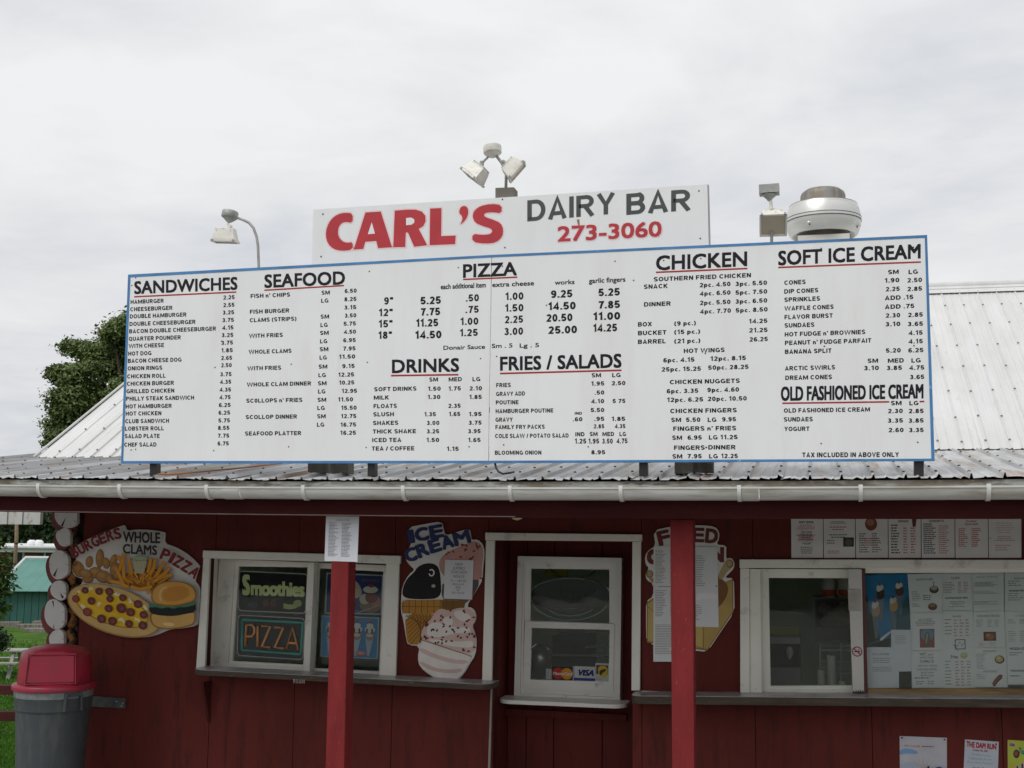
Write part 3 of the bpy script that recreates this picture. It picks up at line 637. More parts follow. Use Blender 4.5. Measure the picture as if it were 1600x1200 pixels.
for x0, x1, z0, z1 in ROS:
    rw = part('added_rear_window', bld, WHT, lambda b: [b.box(*q) for q in ((x0-.06, x0, 3.57, 3.72, z0-.06, z1+.04), (x1, x1+.06, 3.57, 3.72, z0-.06, z1+.04), (x0, x1, 3.57, 3.72, z0-.06, z0), (x0, x1, 3.57, 3.72, z1, z1+.04), (x0, x1, 3.61, 3.66, (z0+z1)/2-.025, (z0+z1)/2+.025))])
    part('pane', rw, GLASS, lambda b: b.box(x0, x1, 3.625, 3.629, z0, z1))
part('inside_floor', bld, mat('tan_floor', (.38, .34, .28), .5), lambda b: b.face([(XI0, YI0, ZI0), (XI1, YI0, ZI0), (XI1, YI1, ZI0), (XI0, YI1, ZI0)]))
part('side_wall', bld, DRED, lambda b: b.box(-5.5, -5.40, .125, 3.7, -2.4, 2.6))
part('side_wall', bld, DRED, lambda b: b.box(4.12, 4.2, .125, 3.7, -2.4, 2.6))
part('rear_wall', bld, DRED, lambda b: [b.box(x0, x1, 3.61, 3.7, z0, z1) for x0, x1, z0, z1 in minus((-5.5, 4.2, -2.4, 2.6), ROS)])
part('foundation', bld, mat('concrete', (.3, .29, .27), .9), lambda b: b.box(-5.5, 4.2, .13, .33, -2.4, GZ-.01))

# ============================================================ PORCH ROOF
SL = tan(radians(6.93)); EY = -1.5; EZ = 2.500
def pz(Y): return EZ + (Y-EY)*SL
PITCHR = .168
def rib_prof(w, hh=.02):    # one pitch of ribbed sheet: (x, height)
    return [(0, 0), (w*.30, .0), (w*.36, .004), (w*.42, 0), (w*.62, 0), (w*.68, .004), (w*.74, 0), (w*.885, 0), (w*.925, hh), (w*.965, hh)]
def roof_sheet(parent, x0, n, p0, p1, m, w=PITCHR, eave=False, lift=0.0, warp=0.0, seed=0, hh=.02):
    """n ribs of metal sheet between lower-edge function p0(x) and upper-edge function p1(x)"""
    rg = random.Random(seed); prof = []
    for k in range(n):
        prof += [(x0+k*w+a, h) for a, h in rib_prof(w, hh)]
    prof.append((x0+n*w+.012, 0))
    rows = 5; vs = []
    wv = [rg.uniform(-warp, warp) for _ in prof]
    for j in range(rows):
        t = j/(rows-1)
        for i, (x, h) in enumerate(prof):
            a, c = p0(x), p1(x); p = a.lerp(c, t); z = p.z+h+lift+(wv[i] if j == 0 else 0)
            vs.append((p.x, p.y, z))
    n_ = len(prof); fs = [(j*n_+i, j*n_+i+1, (j+1)*n_+i+1, (j+1)*n_+i) for j in range(rows-1) for i in range(n_-1)]
    k = len(vs); vs += [(x, y, z-.0015) for x, y, z in vs]
    fs += [(k+d, k+c, k+b_, k+a) for a, b_, c, d in fs]
    fs += [(i, k+i, k+i+1, i+1) for i in range(n_-1)]
    b = MB(); b.mesh(vs, fs); return b.build('roof_sheet', m, parent)
PRM = mat('weathered_roof_metal', (.47, .48, .49), .55, .03, var=.14, vs=3, stretch=(5, .8, 1), dirt=(.36, .35, .33), dirt_s=2.6, dirt_t=.54, dirt_w=.12,
          dirt2=(.30, .15, .07), d2s=2.3, d2t=.66, dstretch=(4.5, .5, 1), rnd=.10, bump=.2, bs=6)
porch = bpy.data.objects.new('porch_roof', None); S.collection.objects.link(porch); porch.parent = bld
x = -6.9; i = 0
rg = random.Random(8); prev = 0
while x < 4.4:
    a0 = lambda X: Vector((X, EY+.0, EZ+sag(X)+.004)); 
    a1 = lambda X: Vector((X, 1.25, pz(1.25)))
    roof_sheet(porch, x, 5, a0, a1, PRM, lift=.0012*(i % 2), warp=.0065, seed=i); x += 5*PITCHR; i += 1
b = MB(); X = -6.9
while X < 4.4:
    for Y in (-1.38, -.95, -.5, -.05, .4):
        cx = X+PITCHR*.945+random.uniform(-.004, .004); yy = Y+random.uniform(-.05, .05); b.lathe((cx, yy, pz(yy)+.019), [(.009, 0), (.008, .006), (.003, .009)], n=6)
    X += PITCHR
stuff(b.build('screws', mat('dark_screw', (.05, .045, .04), .6), porch))
part('ceiling_deck', bld, mat('porch_ceiling_wood', (.06, .035, .03), .8, var=.2), lambda b: b.hexa([(-6.9, -1.46, pz(-1.46)-.06), (4.4, -1.46, pz(-1.46)-.06), (4.4, -1.46, pz(-1.46)-.03), (-6.9, -1.46, pz(-1.46)-.03)],
     [(-6.9, 1.2, pz(1.2)-.06), (4.4, 1.2, pz(1.2)-.06), (4.4, 1.2, pz(1.2)-.03), (-6.9, 1.2, pz(1.2)-.03)]))
# fascia, beam
def strip(b, x0, x1, y0, y1, z0, z1, n=26, s=1.0):
    xs = [x0+(x1-x0)*i/n for i in range(n+1)]; vs = []
    for x in xs:
        d = sag(x)*s; vs += [(x, y0, z0+d), (x, y0, z1+d), (x, y1, z1+d), (x, y1, z0+d)]
    fs = []
    for i in range(n):
        k = i*4
        for a, c in ((0, 1), (1, 2), (2, 3), (3, 0)): fs.append((k+c, k+a, k+4+a, k+4+c))
    fs += [(0, 1, 2, 3), (n*4+3, n*4+2, n*4+1, n*4)]; b.mesh(vs, fs)
FAS = mat('peeling_fascia', (.40, .40, .37), .7, var=.15, vs=8, stretch=(.4, 1, 2), dirt=(.20, .17, .13), dirt_s=5, dirt_t=.5, dirt2=(.12, .11, .09), d2s=16, d2t=.6, bump=.4)
part('fascia_board', bld, FAS, lambda b: strip(b, -6.9, 4.4, -1.478, -1.455, 2.437, 2.492))
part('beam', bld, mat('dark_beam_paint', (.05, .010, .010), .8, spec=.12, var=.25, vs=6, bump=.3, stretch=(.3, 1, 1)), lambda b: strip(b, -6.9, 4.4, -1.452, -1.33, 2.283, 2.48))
part('lit_beam_edge', bld, mat('painted_edge_light', (.22, .17, .15), .7, var=.3, vs=6), lambda b: strip(b, -6.9, X_(805, 809, -1.45), -1.4535, -1.4523, 2.286, 2.292))  # light along the lower edge of the beam, put in as a pale strip
# half-round gutter with straps and sleeves
gut = bpy.data.objects.new('gutter', None); S.collection.objects.link(gut); gut.parent = bld
GW = mat('gutter_vinyl', (.60, .60, .57), .38, var=.06, vs=3, dirt=(.33, .31, .25), dirt_s=3.2, dirt_t=.58, dirt_w=.12, dstretch=(.6, 1, 6))
GYc, GZc = -1.545, 2.449
def gutter_run(b, x0, x1, r, th=.003, n=30, a0=0, a1=180):
    xs = [x0+(x1-x0)*i/n for i in range(n+1)]; ks = 16; vs = []
    for x in xs:
        for rr in (r, r-th):
            for k in range(ks+1):
                a = radians(a0+(a1-a0)*k/ks); vs.append((x, GYc-rr*cos(a), GZc-rr*sin(a)*1.08+sag(x)))
    w = 2*(ks+1); fs = []
    for i in range(n):
        for k in range(ks):
            o = i*w+k; fs.append((o, o+w, o+w+1, o+1)); o2 = o+ks+1; fs.append((o2+1, o2+w+1, o2+w, o2))
        fs.append((i*w, i*w+ks+1, (i+1)*w+ks+1, (i+1)*w)); fs.append((i*w+ks, (i+1)*w+ks, (i+1)*w+w-1, i*w+w-1))
    for i in (0, n):
        for k in range(ks): o = i*w+k; fs.append((o, o+1, o+ks+2, o+ks+1))
    b.mesh(vs, fs)
jx = [-6.9, X_(374, 765, -1.6), X_(1186, 770, -1.6), 4.4]
for i in range(3): part('gutter_length', gut, GW, lambda b: gutter_run(b, jx[i]+.002, jx[i+1]-.002, .062), auto=30)
b = MB(); strip(b, -6.9, 4.4, GYc-.068, GYc-.060, GZc-.004, GZc+.006, n=30); b.build('gutter_lip', GW, gut)
for px in (374, 1186): part('sleeve', gut, GW, lambda b: gutter_run(b, X_(px-27, 765, -1.6), X_(px-.5, 765, -1.6), .0655, n=2), auto=30)
STR = mat('strap_vinyl', (.68, .68, .64), .35, var=.05)
for px in (60, 187, 323, 474, 630, 797, 970, 1155, 1345, 1545, 1760):
    X = X_(px, 770, -1.6); part('strap', gut, STR, lambda b: gutter_run(b, X-.011, X+.011, .069, th=.006, n=1, a0=-12, a1=150), auto=40)
for px in (-330,): pass
# porch posts
def post(q, Y, w, label):
    b = MB(); b.px(q, Y, Y+w); o = b.build('porch_post', REDP, bld, bevel=.006); o['label'] = label
post([(519.5, 806), (546.5, 806), (537.5, 1210), (508, 1210)], -1.325, .125, 'square red porch post with a price sheet on top')
post([(1047, 811.5), (1083, 811.5), (1085.5, 1300), (1051, 1300)], -1.3, .13, 'wide square red porch post right of the door')
b = MB(); b.px([(-420, 800), (-390, 800), (-400, 1250), (-432, 1250)], -1.32, -1.2); b.build('porch_post', REDP, bld)
# bulbs under the beam
for px, py, r in ((431, 800.5, .033), (808, 806.5, .043)):
    q = P(px, py, -1.25); b = MB(); b.lathe((q.x, -1.25, q.z-r*.6), [(.002, 0), (r*.6, r*.18), (r*.92, r*.5), (r, r*.9), (r*.8, r*1.5), (.018, r*2.2)], n=20); o = b.build('globe', mat('aged_globe', (.55, .45, .25), .3), None, smooth=True, origin=(q.x, -1.25, q.z-r*.6))
    tag(o, 'small yellowed light globe under the porch beam, ' + ('above the left window' if px < 500 else 'just left of the door'), 'light globe', 'globes under the beam')
    o.name = 'light_globe'

# ============================================================ MAIN ROOF
A0 = P(50, 726, .0); 
def junction(x):                         # where the white roof lands on the porch roof
    Y = .45 + (x+7.0)*(.5/8.0); return Vector((x, Y, pz(Y)+.012))
SM = tan(radians(30.9))
XV0 = P(54, 724, .47).x
def top(x):
    a = junction(x); run = 5.0; return Vector((x, a.y+RUN, a.z+RUN*SM))
RUN = 2.95
WRM = mat('white_roof_metal', (.64, .64, .63), .5, .03, var=.05, vs=2.5, stretch=(3, .8, 1), dirt=(.56, .555, .535), dirt_s=2.2, dirt_t=.6, dirt_w=.18, dirt2=(.42, .39, .33), d2s=12, d2t=.77, dstretch=(3, .6, .6), rnd=.03)
mainr = bpy.data.objects.new('main_roof', None); S.collection.objects.link(mainr); mainr.parent = bld
x = XV0; i = 0
while x < 6.0:
    roof_sheet(mainr, x, 5, junction, top, WRM, lift=.0012*(i % 2), seed=i, warp=.005, hh=.0125); x += 5*PITCHR; i += 1
XV1 = x
b = MB(); X = XV0
while X < XV1:
    for t in (.03, .15, .29, .43, .57, .71, .85, .96):
        cx = X+PITCHR*.945; q = junction(cx).lerp(top(cx), t+random.uniform(-.006, .006)); b.lathe((q.x, q.y-.008, q.z+.011), [(.010, 0), (.009, .007), (.003, .01)], n=6, axis=(0, -.5, .86))
    X += PITCHR
stuff(b.build('screws', mat('grey_screw', (.22, .21, .19), .6), mainr))
def cap(b):      # ridge flashing: a flat apron over the top of the sheets, then the ridge roll
    for (t0, l0), (t1, l1) in (((.945, .024), (1.0, .026)),):
        a, c = junction(XV0-.02).lerp(top(XV0-.02), t0), junction(XV1+.02).lerp(top(XV1+.02), t0); d, e_ = top(XV1+.02), top(XV0-.02)
        u = Vector((0, 0, 1)); b.hexa([a+u*.024, c+u*.024, d+u*.03, e_+u*.03], [a+u*.021, c+u*.021, d+u*.02, e_+u*.02])
part('ridge_flashing', mainr, WRM, cap)
def cap2(b):
    a, c = top(XV0-.02), top(XV1+.02); b.tube([a+Vector((0, .02, .02)), c+Vector((0, .02, .02))], .045, n=10)
    a2, c2 = junction(XV0).lerp(top(XV0), .972), junction(XV1).lerp(top(XV1), .972); b.tube([a2+Vector((0, 0, .028)), c2+Vector((0, 0, .028))], .008, n=6)
part('ridge_roll', mainr, WRM, cap2, smooth=True)
def back(b):
    a, c = top(XV0), top(XV1); d = Vector((0, .9, -.9*SM)); b.hexa([a, c, c+Vector((0, 0, .01)), a+Vector((0, 0, .01))], [a+d, c+d, c+d+Vector((0, 0, .01)), a+d+Vector((0, 0, .01))])
part('rear_slope', mainr, WRM, back)  # unseen slope, cut short so that sky light reaches the rear windows
def verge(b):
    a, c = junction(XV0-.01), top(XV0-.01); b.tube([a+Vector((0, -.02, .01)), c+Vector((0, 0, .01))], .011, n=8)
part('verge_trim', mainr, WRM, verge, smooth=True)
def gable(b):
    for X in (XV0+.15,):
        a, c = junction(X), top(X); e_ = c+Vector((0, .9, -.9*SM)); b.face([(X, a.y, a.z-.05), (X, c.y, c.z-.05), (X, e_.y, e_.z-.05)])
part('gable_wall', bld, RED, gable)
# hanging white skirt at the left end under the porch roof
SK = mat('skirt_metal', (.52, .52, .50), .5, var=.08, vs=4, dirt=(.30, .28, .22), dirt_s=10, dirt_t=.6)
def skirt(b):
    Y = 1.9; x1 = X_(60, 810, Y); x0 = x1-4; z0 = Z_(30, 819.3, Y); z1 = z0+.6; xx = x1
    while xx > x0: b.box(xx-.168, xx-.02, Y, Y+.01, z0, z1); b.box(xx-.02, xx, Y-.012, Y+.01, z0, z1); xx -= .17
    b.box(x1+.0, x1+.03, Y-.015, Y+.03, z0, z1)
part('skirt_panel', bld, SK, skirt)
# ============================================================ MENU BOARD
BYp = -1.42
board = thing('menu_board', 'long white painted price board with blue edges standing on the porch roof', 'menu board', tuple(P(763, 722, BYp)))
BQ = [(200, 429), (1448.7, 367), (1460.5, 720.3), (188.8, 724.2)]
ctr_t, ctr_b = (768.3, 398.2), (763.4, 723.7)
def inset(q, d):
    return [(q[0][0]+d, q[0][1]+d), (q[1][0]-d, q[1][1]+d), (q[2][0]-d, q[2][1]-d), (q[3][0]+d, q[3][1]-d)]
pxpart('board_panel', board, SIGNW, [[(201.5, 430.5), (ctr_t[0]-.6, ctr_t[1]+1.5), (ctr_b[0]-.8, ctr_b[1]-1.5), (190.5, 722.6)]], BYp, BYp+.018)
pxpart('board_panel', board, SIGNW, [[(ctr_t[0]+.8, ctr_t[1]+1.5), (1447, 368.6), (1458.8, 718.8), (ctr_b[0]+.9, ctr_b[1]-1.5)]], BYp, BYp+.018)
bi = [(203.6, 433.2), (1445, 371.3), (1455.3, 716.6), (192.2, 720.3)]
mt, mb_ = (768.2, 402), (763.4, 719.8)
def border(b):
    for q in ([BQ[0], ctr_t, mt, bi[0]], [ctr_t, BQ[1], bi[1], mt], [BQ[1], BQ[2], bi[2], bi[1]], [bi[2], BQ[2], ctr_b, mb_], [mb_, ctr_b, BQ[3], bi[3]], [bi[3], bi[0], BQ[0], BQ[3]][:0] or [BQ[0], bi[0], bi[3], BQ[3]]):
        a = [P(x, y, BYp-.002) for x, y in q]; b.hexa([a[3], a[2], a[1], a[0]], [(p.x, BYp+.0195, p.z) for p in (a[3], a[2], a[1], a[0])])
part('blue_edging', board, BLUE, border)
for px, w in ((239.5, 11), (580, 11.5), (1005, 13), (1436, 15)):
    y1 = 744; y0 = 560
    part('leg', board, BLK, lambda b: b.px([(px-w/2, y0), (px+w/2, y0), (px+w/2, y1), (px-w/2, y1)], BYp+.021, BYp+.07))
for px, w in ((494.5, 27), (1098.5, 31)):
    part('rear_post', board, GREYW, lambda b: b.px([(px-w/2, 600), (px+w/2, 600), (px+w/2, 738.5), (px-w/2, 737.5)], -1.22, -1.13))
part('rear_rail', board, BLK, lambda b: b.px([(215, 640), (1430, 632), (1430, 640), (215, 648)], BYp+.072, BYp+.10))
SLB = lambda y: -.0497+(y-400)/322*.0473
def board_art(ox, oy, k, seed=0):
    A = Art(board, lambda x, y: P(ox+x/k, oy+y/k, BYp), base=.0006)
    INK = (.010, .009, .013)
    def T(t, x0, x1, cy, cap=21, bold=.022, part='menu_lettering', sp=1.12):
        part = 'menu_text#%d_%d' % (x0, cy)
        if all(c in ALPHA or c == ' ' for c in t): sign_text(A, t, x0, x1, cy, cap, INK, slope=SLB(oy+cy/k), wk=1.34 if bold > .03 else 1.24, part=part); return
        A.text(t, x0, x1, cy, cap, INK, slope=SLB(oy+cy/k), bold=.03, part=part, sp=1.0)
    def Hd(t, x0, x1, cy, cap, part='heading', ul=None, bold=.034, th=8):
        A.text(t, x0, x1, cy, cap, INK, slope=SLB(oy+cy/k), bold=.035, part='heading#'+t, sp=1.02)
        if ul:
            for u in ul: A.stroke([(u[0], u[1]), (u[2], u[3])], th, (.36, .03, .025), part='red_underline#%d' % u[0], keep=True)
    return A, T, Hd
A, T, Hd = board_art(180, 400, 3.53)
Hd('SANDWICHES', 105, 675, 163, 71, ul=[(105, 225, 668, 199)]); Hd('SEAFOOD', 823, 1268, 130, 74, ul=[(823, 189, 1262, 163)])
for r in '''HAMBURGER|85|268|250;CHEESEBURGER|83|316|290;DOUBLE HAMBURGER|81|393|328;DOUBLE CHEESEBURGER|79|443|369;BACON DOUBLE CHEESEBURGER|77|556|408;QUARTER POUNDER|75|362|453;WITH CHEESE|74|269|494;HOT DOG|72|200|537;BACON CHEESE DOG|70|366|575;ONION RINGS|69|260|618;CHICKEN ROLL|66|278|662;CHICKEN BURGER|64|324|702;GRILLED CHICKEN|62|326|744;PHILLY STEAK SANDWICH|60|435|784;HOT HAMBURGER|58|312|828;HOT CHICKEN|58|255|868;CLUB SANDWICH|56|297|910;LOBSTER ROLL|54|268|951;SALAD PLATE|53|245|993;CHEF SALAD|50|228|1040;2.25|595|659|228;2.55|595|658|270;3.25|593|656|311;3.75|591|655|353;4.15|588|653|395;3.25|587|652|436;3.75|585|650|478;1.85|585|649|520;2.65|583|645|562;2.50|583|643|602;3.75|579|642|652;4.35|576|640|694;4.35|574|639|737;4.75|573|637|779;6.25|572|637|822;6.25|570|634|864;5.75|569|633|907;8.55|567|630|948;7.75|567|629|991;6.75|565|627|1034;FISH n' CHIPS|747|965|217;FISH BURGER|743|960|304;CLAMS (STRIPS)|742|1000|350;WITH FRIES|738|925|438;WHOLE CLAMS|736|973|526;WITH FRIES|729|916|618;WHOLE CLAM DINNER|726|1081|706;SC0LLOPS n' FRIES|723|1033|796;SCOLLOP DINNER|720|1003|887;SEAFOOD PLATTER|716|1026|978;SM|1138|1184|202;LG|1136|1176|246;SM|1133|1180|334;LG|1132|1172|380;SM|1130|1178|424;LG|1130|1170|470;SM|1128|1176|514;LG|1127|1167|560;SM|1122|1170|610;LG|1121|1162|657;SM|1118|1166|702;LG|1119|1159|747;SM|1116|1164|793;LG|1115|1156|838;SM|1114|1161|884;LG|1113|1153|930;6.50|1266|1332|192;8.25|1264|1331|238;3.15|1263|1330|283;3.50|1266|1330|328;5.75|1260|1328|373;4.50|1259|1328|418;6.95|1258|1327|464;7.95|1258|1326|510;11.50|1234|1324|555;9.15|1252|1321|607;12.25|1230|1318|654;10.25|1235|1319|698;12.95|1249|1334|744;11.50|1229|1312|791;15.50|1246|1332|837;12.75|1245|1330|883;16.75|1242|1329|930;16.25|1241|1328|975'''.split(';'):
    t, a, c, y = r.split('|'); T(t, float(a), float(c), float(y), 22)
A.done()
A, T, Hd = board_art(560, 380, 3.334)
Hd('PIZZA', 545, 826, 139, 71, ul=[(545, 189, 828, 177)]); Hd('DRINKS', 175, 525, 638, 71, ul=[(170, 690, 521, 685)], th=9); Hd('FRIES / SALADS', 738, 1371, 620, 73, ul=[(738, 679, 1371, 662)], th=9)
for r in '''each additional item|429|664|222|27;extra cheese|697|915|212|25;works|1023|1126|203|24;garlic fingers|1201|1391|192|26;9"|134|181|300|37;12"|106|179|361|37;15"|105|178|420|37;18"|103|175|479|37;.50|560|628|285|36;.75|558|627|345|36;1.00|531|625|407|36;1.25|528|622|466|36;1.00|765|860|276|37;1.50|763|860|337|37;2.25|761|858|397|37;3.00|760|858|459|37;Donair Sauce|443|660|542|22;Sm . 5|695|803|534|22;Lg . 5|840|941|532|22;SM|369|415|710;MED|470|539|709;LG|594|635|708;SOFT DRINKS|82|303|759;1.50|362|429|758;1.75|469|534|757;2.10|577|644|756;MILK|80|159|804;1.30|360|427|801;1.85|577|643|801;FLOATS|79|201|848;2.35|467|533|847;SLUSH|77|185|891;1.35|343|404|891;1.65|471|531|890;1.95|575|642|890;SHAKES|76|208|936;3.00|356|422|936;3.75|574|642|935;THICK SHAKE|75|300|980;3.25|356|421|980;3.95|571|637|979;ICED TEA|72|224|1025;1.50|354|421|1025;1.65|571|637|1025;TEA / COFFEE|70|291|1069;1.15|460|523|1071;SM|1215|1264|688;LG|1322|1366|687;FRIES|718|794|739;1.95|1212|1281|731;2.50|1318|1391|729;GRAVY ADD|717|868|784;.50|1231|1281|778;POUTINE|716|834|829;4.10|1210|1280|823;5 75|1324|1391|822;HAMBURGER POUTINE|715|1015|873;5.50|1210|1281|869;IND|1127|1165|886|14;GRAVY|714|804|919;.60|1117|1167|917;.95|1229|1281|915;1.85|1318|1390|915;FAMILY FRY PACKS|714|971|957;2.85|1225|1281|954;4.35|1334|1391|953;COLE SLAW / POTATO SALAD|712|1095|1003;IND|1130|1178|995;SM|1205|1246|994;MED|1271|1332|994;LG|1360|1394|994;1.25|1127|1187|1031|25;1.95|1198|1254|1031|25;3.50|1270|1325|1031|25;4.75|1343|1402|1030|25;BLOOMING ONION|711|953|1091;8.95|1213|1286|1089'''.split(';'):
    q = r.split('|'); T(q[0], float(q[1]), float(q[2]), float(q[3]), float(q[4]) if len(q) > 4 else 21)
for r in '5.25|323|430|298;7.75|326|426|357;11.25|300|416|415;14.50|295|433|477;9.25|1003|1115|264;14.50|988|1132|327;20.50|977|1115|388;25.00|987|1139|451;5.25|1250|1362|255;7.85|1252|1363|320;11.00|1222|1364|380;14.25|1222|1348|441'.split(';'):
    t, a, c, y = r.split('|'); T(t, float(a), float(c), float(y), 38, bold=.034)
A.done()
A, T, Hd = board_art(980, 360, 3.158)
Hd('CHICKEN', 142, 592, 151, 73, ul=[(142, 207, 593, 188)]); Hd('SOFT ICE CREAM', 745, 1448, 120, 72, ul=[(745, 183, 1449, 156)])
Hd('OLD FASHIONED ICE CREAM', 758, 1462, 800, 71, ul=[(765, 853, 1293, 846), (1443, 845, 1466, 844)])
for r in '''SOUTHERN FRIED CHICKEN|131|611|231;SNACK|82|200|276;DINNER|83|215|363;2pc. 4.50|356|510|267;3pc. 5.50|534|690|261;4pc. 6.50|356|510|309;5pc. 7.50|534|691|304;2pc. 5.50|357|510|355;3pc. 6.50|534|691|348;4pc. 7.70|357|512|398;5pc. 8.50|535|693|392;BOX|53|122|463;(9 pc.)|232|339|458;14.25|600|692|447;BUCKET|53|193|505;(15 pc.)|232|360|500;21.25|600|693|492;BARREL|53|190|548;(21 pc.)|232|361|545;26.25|602|694|537;HOT WINGS|279|481|592;6pc. 4.15|178|332|639;12pc. 8.15|410|586|631;25pc. 15.25|168|364|684;50pc. 28.25|399|599|675;CHICKEN NUGGETS|210|556|745;6pc. 3.35|195|351|792;9pc. 4.60|395|552|786;12pc. 6.25|196|375|835;20pc. 10.50|396|590|830;CHICKEN FINGERS|212|541|889;SM|217|266|935;5.50|290|361|934;LG|397|440|934;9.95|468|537|932;FINGERS n' FRIES|227|538|977;SM|222|271|1023;6.95|298|368|1022;LG|403|446|1021;11.25|459|545|1020;FINGERS|231|383|1072;DINNER|400|535|1070;SM|223|272|1115;7.95|298|368|1114;LG|404|447|1114;12.25|463|546|1113;SM|1287|1340|205;LG|1388|1434|204;CONES|775|881|256;1.90|1270|1343|246;2.50|1381|1455|245;DIP CONES|775|943|298;2.25|1274|1345|289;2.85|1381|1455|288;SPRINKLES|775|952|339;ADD .15|1271|1412|331;WAFFLE CONES|775|1019|381;ADD .75|1271|1417|375;FLAVOR BURST|776|1014|424;2.30|1274|1347|419;2.85|1384|1459|416;SUNDAES|776|924|467;3.10|1274|1348|462;3.65|1384|1460|461;HOT FUDGE n' BROWNIES|777|1175|507;4.15|1386|1458|505;PEANUT n' FUDGE PARFAIT|778|1204|549;4.15|1386|1459|547;BANANA SPLIT|778|1008|596;5.20|1276|1350|592;6.25|1387|1462|591;SM|1186|1238|643;MED|1286|1365|642;LG|1402|1448|641;ARCTIC SWIRLS|778|1026|678;3.10|1168|1242|679;3.85|1280|1356|678;4.75|1389|1466|677;DREAM CONES|780|1011|725;3.65|1395|1466|723;SM|1301|1354|852;LG|1392|1437|852;OLD FASHIONED ICE CREAM|773|1198|886;2.30|1285|1360|891;2.85|1387|1463|891;SUNDAES|773|916|932;3.35|1285|1361|938;3.85|1388|1463|938;YOGURT|775|899|979;2.60|1288|1364|985;3.35|1390|1463|985;TAX INCLUDED IN ABOVE ONLY|864|1341|1107'''.split(';'):
    q = r.split('|'); T(q[0], float(q[1]), float(q[2]), float(q[3]), 23 if q[0][:3] == 'TAX' else 21)
A.ell(391, 1071, 4, 4, (.018, .016, .022), n=10); A.done()
# fixing screws
b = MB()
for px, py in ((212, 434), (206, 446), (205, 703), (212, 702), (334, 704), (455, 569), (451, 698), (577, 424), (716, 418), (785, 416), (574, 566), (751, 560), (572, 699), (733, 698), (776, 557), (787, 695), (919, 698), (854, 477), (1037, 407), (1095, 404), (1102, 552), (1103, 699), (1283, 693), (1283, 388), (1427, 386), (1428, 540), (1434, 691), (1288, 541), (346, 533), (336, 574), (961, 408), (990, 438)):
    q = P(px, py, BYp); b.lathe((q.x, BYp, q.z), [(.0045, 0), (.004, .002), (.001, .003)], n=8, axis=(0, -1, 0))
stuff(b.build('screw_heads', mat('dark_screw', (.05, .045, .04), .6), board))
# black cable drooping below the board
q = [P(773, 722, -1.40), P(775, 731, -1.41), P(779, 737, -1.42), P(786, 740.5, -1.43), P(796, 739, -1.41), P(803, 737.5, -1.36)]
b = MB(); b.tube(q, .0065, n=7); o = b.build('cable', mat('black_cable', (.012, .012, .012), .5), None, smooth=True, origin=q[-1]); tag(o, 'black cable drooping from below the middle of the price board onto the roof', 'cable')

# orange cord lying on the porch roof
def roof_pt(px, py, h=.026):
    d = ray(px, py); t = (EZ+h+(-CAMD-EY)*SL-CAMZ)/(d.z-d.y*SL); return CP+d*t
q = [roof_pt(*k) for k in ((247, 741), (275, 740.5), (310, 737.5), (345, 734), (380, 731), (412, 727), (440, 724))]
b = MB(); b.tube(q, .006, n=6); o = b.build('cord', mat('orange_cord', (.36, .13, .03), .5), None, smooth=True, origin=q[0]); tag(o, 'thin orange cord lying across the porch roof below the left half of the price board', 'cord')

# ============================================================ NAME SIGN
NY = -1.29
ns = thing('name_sign', 'white sign with big red and grey lettering and a telephone number above the price board', 'sign', tuple(P(800, 400, NY)))
NQ = [(489.5, 327.5), (1105.3, 288), (1107.8, 396), (486.5, 430)]
pxpart('sign_panel', ns, SIGNW, [NQ], NY, NY+.02)
pxpart('edge_trim', ns, mat('grey_edge', (.33, .33, .33), .5), [[(1105.6, 288), (1107, 288), (1109.8, 396), (1108.1, 396)]], NY+.001, NY+.05)
part('rear_post', ns, GREYW, lambda b: b.px([(774, 293.5), (803, 292.5), (803, 440), (774, 440)], NY+.022, NY+.12))
for px in (530, 1068): part('rear_post', ns, GREYW, lambda b: b.px([(px-14, 345), (px+14, 345), (px+14, 740), (px-14, 740)], NY+.022, NY+.12))
A = Art(ns, lambda x, y: P(470+x/2.424, 210+y/2.424, NY), base=.0008)
CR = (.46, .045, .055); PK = (.80, .60, .60); DG = (.075, .08, .08)
letters = [([(197, 300), (170, 296), (140, 302), (115, 321), (99, 350), (94, 383), (102, 414), (124, 435), (157, 442), (197, 437), (197, 407), (175, 411), (156, 404), (142, 385), (141, 360), (150, 340), (168, 331), (197, 336)], [], 1),
 ([(200, 437), (245, 296), (303, 292), (346, 428), (293, 431), (286, 404), (245, 407), (237, 434)], [[(254, 378), (269, 333), (281, 376)]], 0),
 ([(350, 428), (356, 289), (400, 285), (435, 285), (458, 292), (472, 308), (473, 330), (464, 348), (447, 358), (479, 420), (430, 426), (406, 372), (398, 372), (396, 427)], [[(399, 317), (418, 315), (430, 322), (430, 334), (420, 342), (399, 344)]], 0),
 ([(488, 420), (490, 281), (533, 279), (532, 385), (587, 383), (585, 416)], [], 0),
 ([(600, 290), (606, 275), (620, 270), (632, 277), (636, 298), (626, 324), (603, 344), (613, 322), (610, 308), (601, 300)], [], 1),
 ([(761, 267), (720, 263), (680, 271), (656, 289), (650, 312), (660, 335), (690, 348), (718, 356), (727, 366), (718, 378), (690, 381), (650, 376), (650, 408), (700, 415), (740, 410), (764, 388), (768, 360), (757, 335), (725, 322), (698, 313), (693, 304), (702, 297), (728, 295), (761, 300)], [], 1)]
for p, h, sm in letters:
    if sm: p = chaikin(p, 1)
    A.poly(grow(p, 4.5), PK, part='letter_outline', keep=True)
A.up()
for p, h, sm in letters:
    if sm: p = chaikin(p, 1)
    A.poly(p, CR, part='red_lettering', keep=True)
A.up()
for p, h, sm in letters:
    for q in h: A.poly(q, SIGNW, part='letter_counter', keep=True)
A.up()
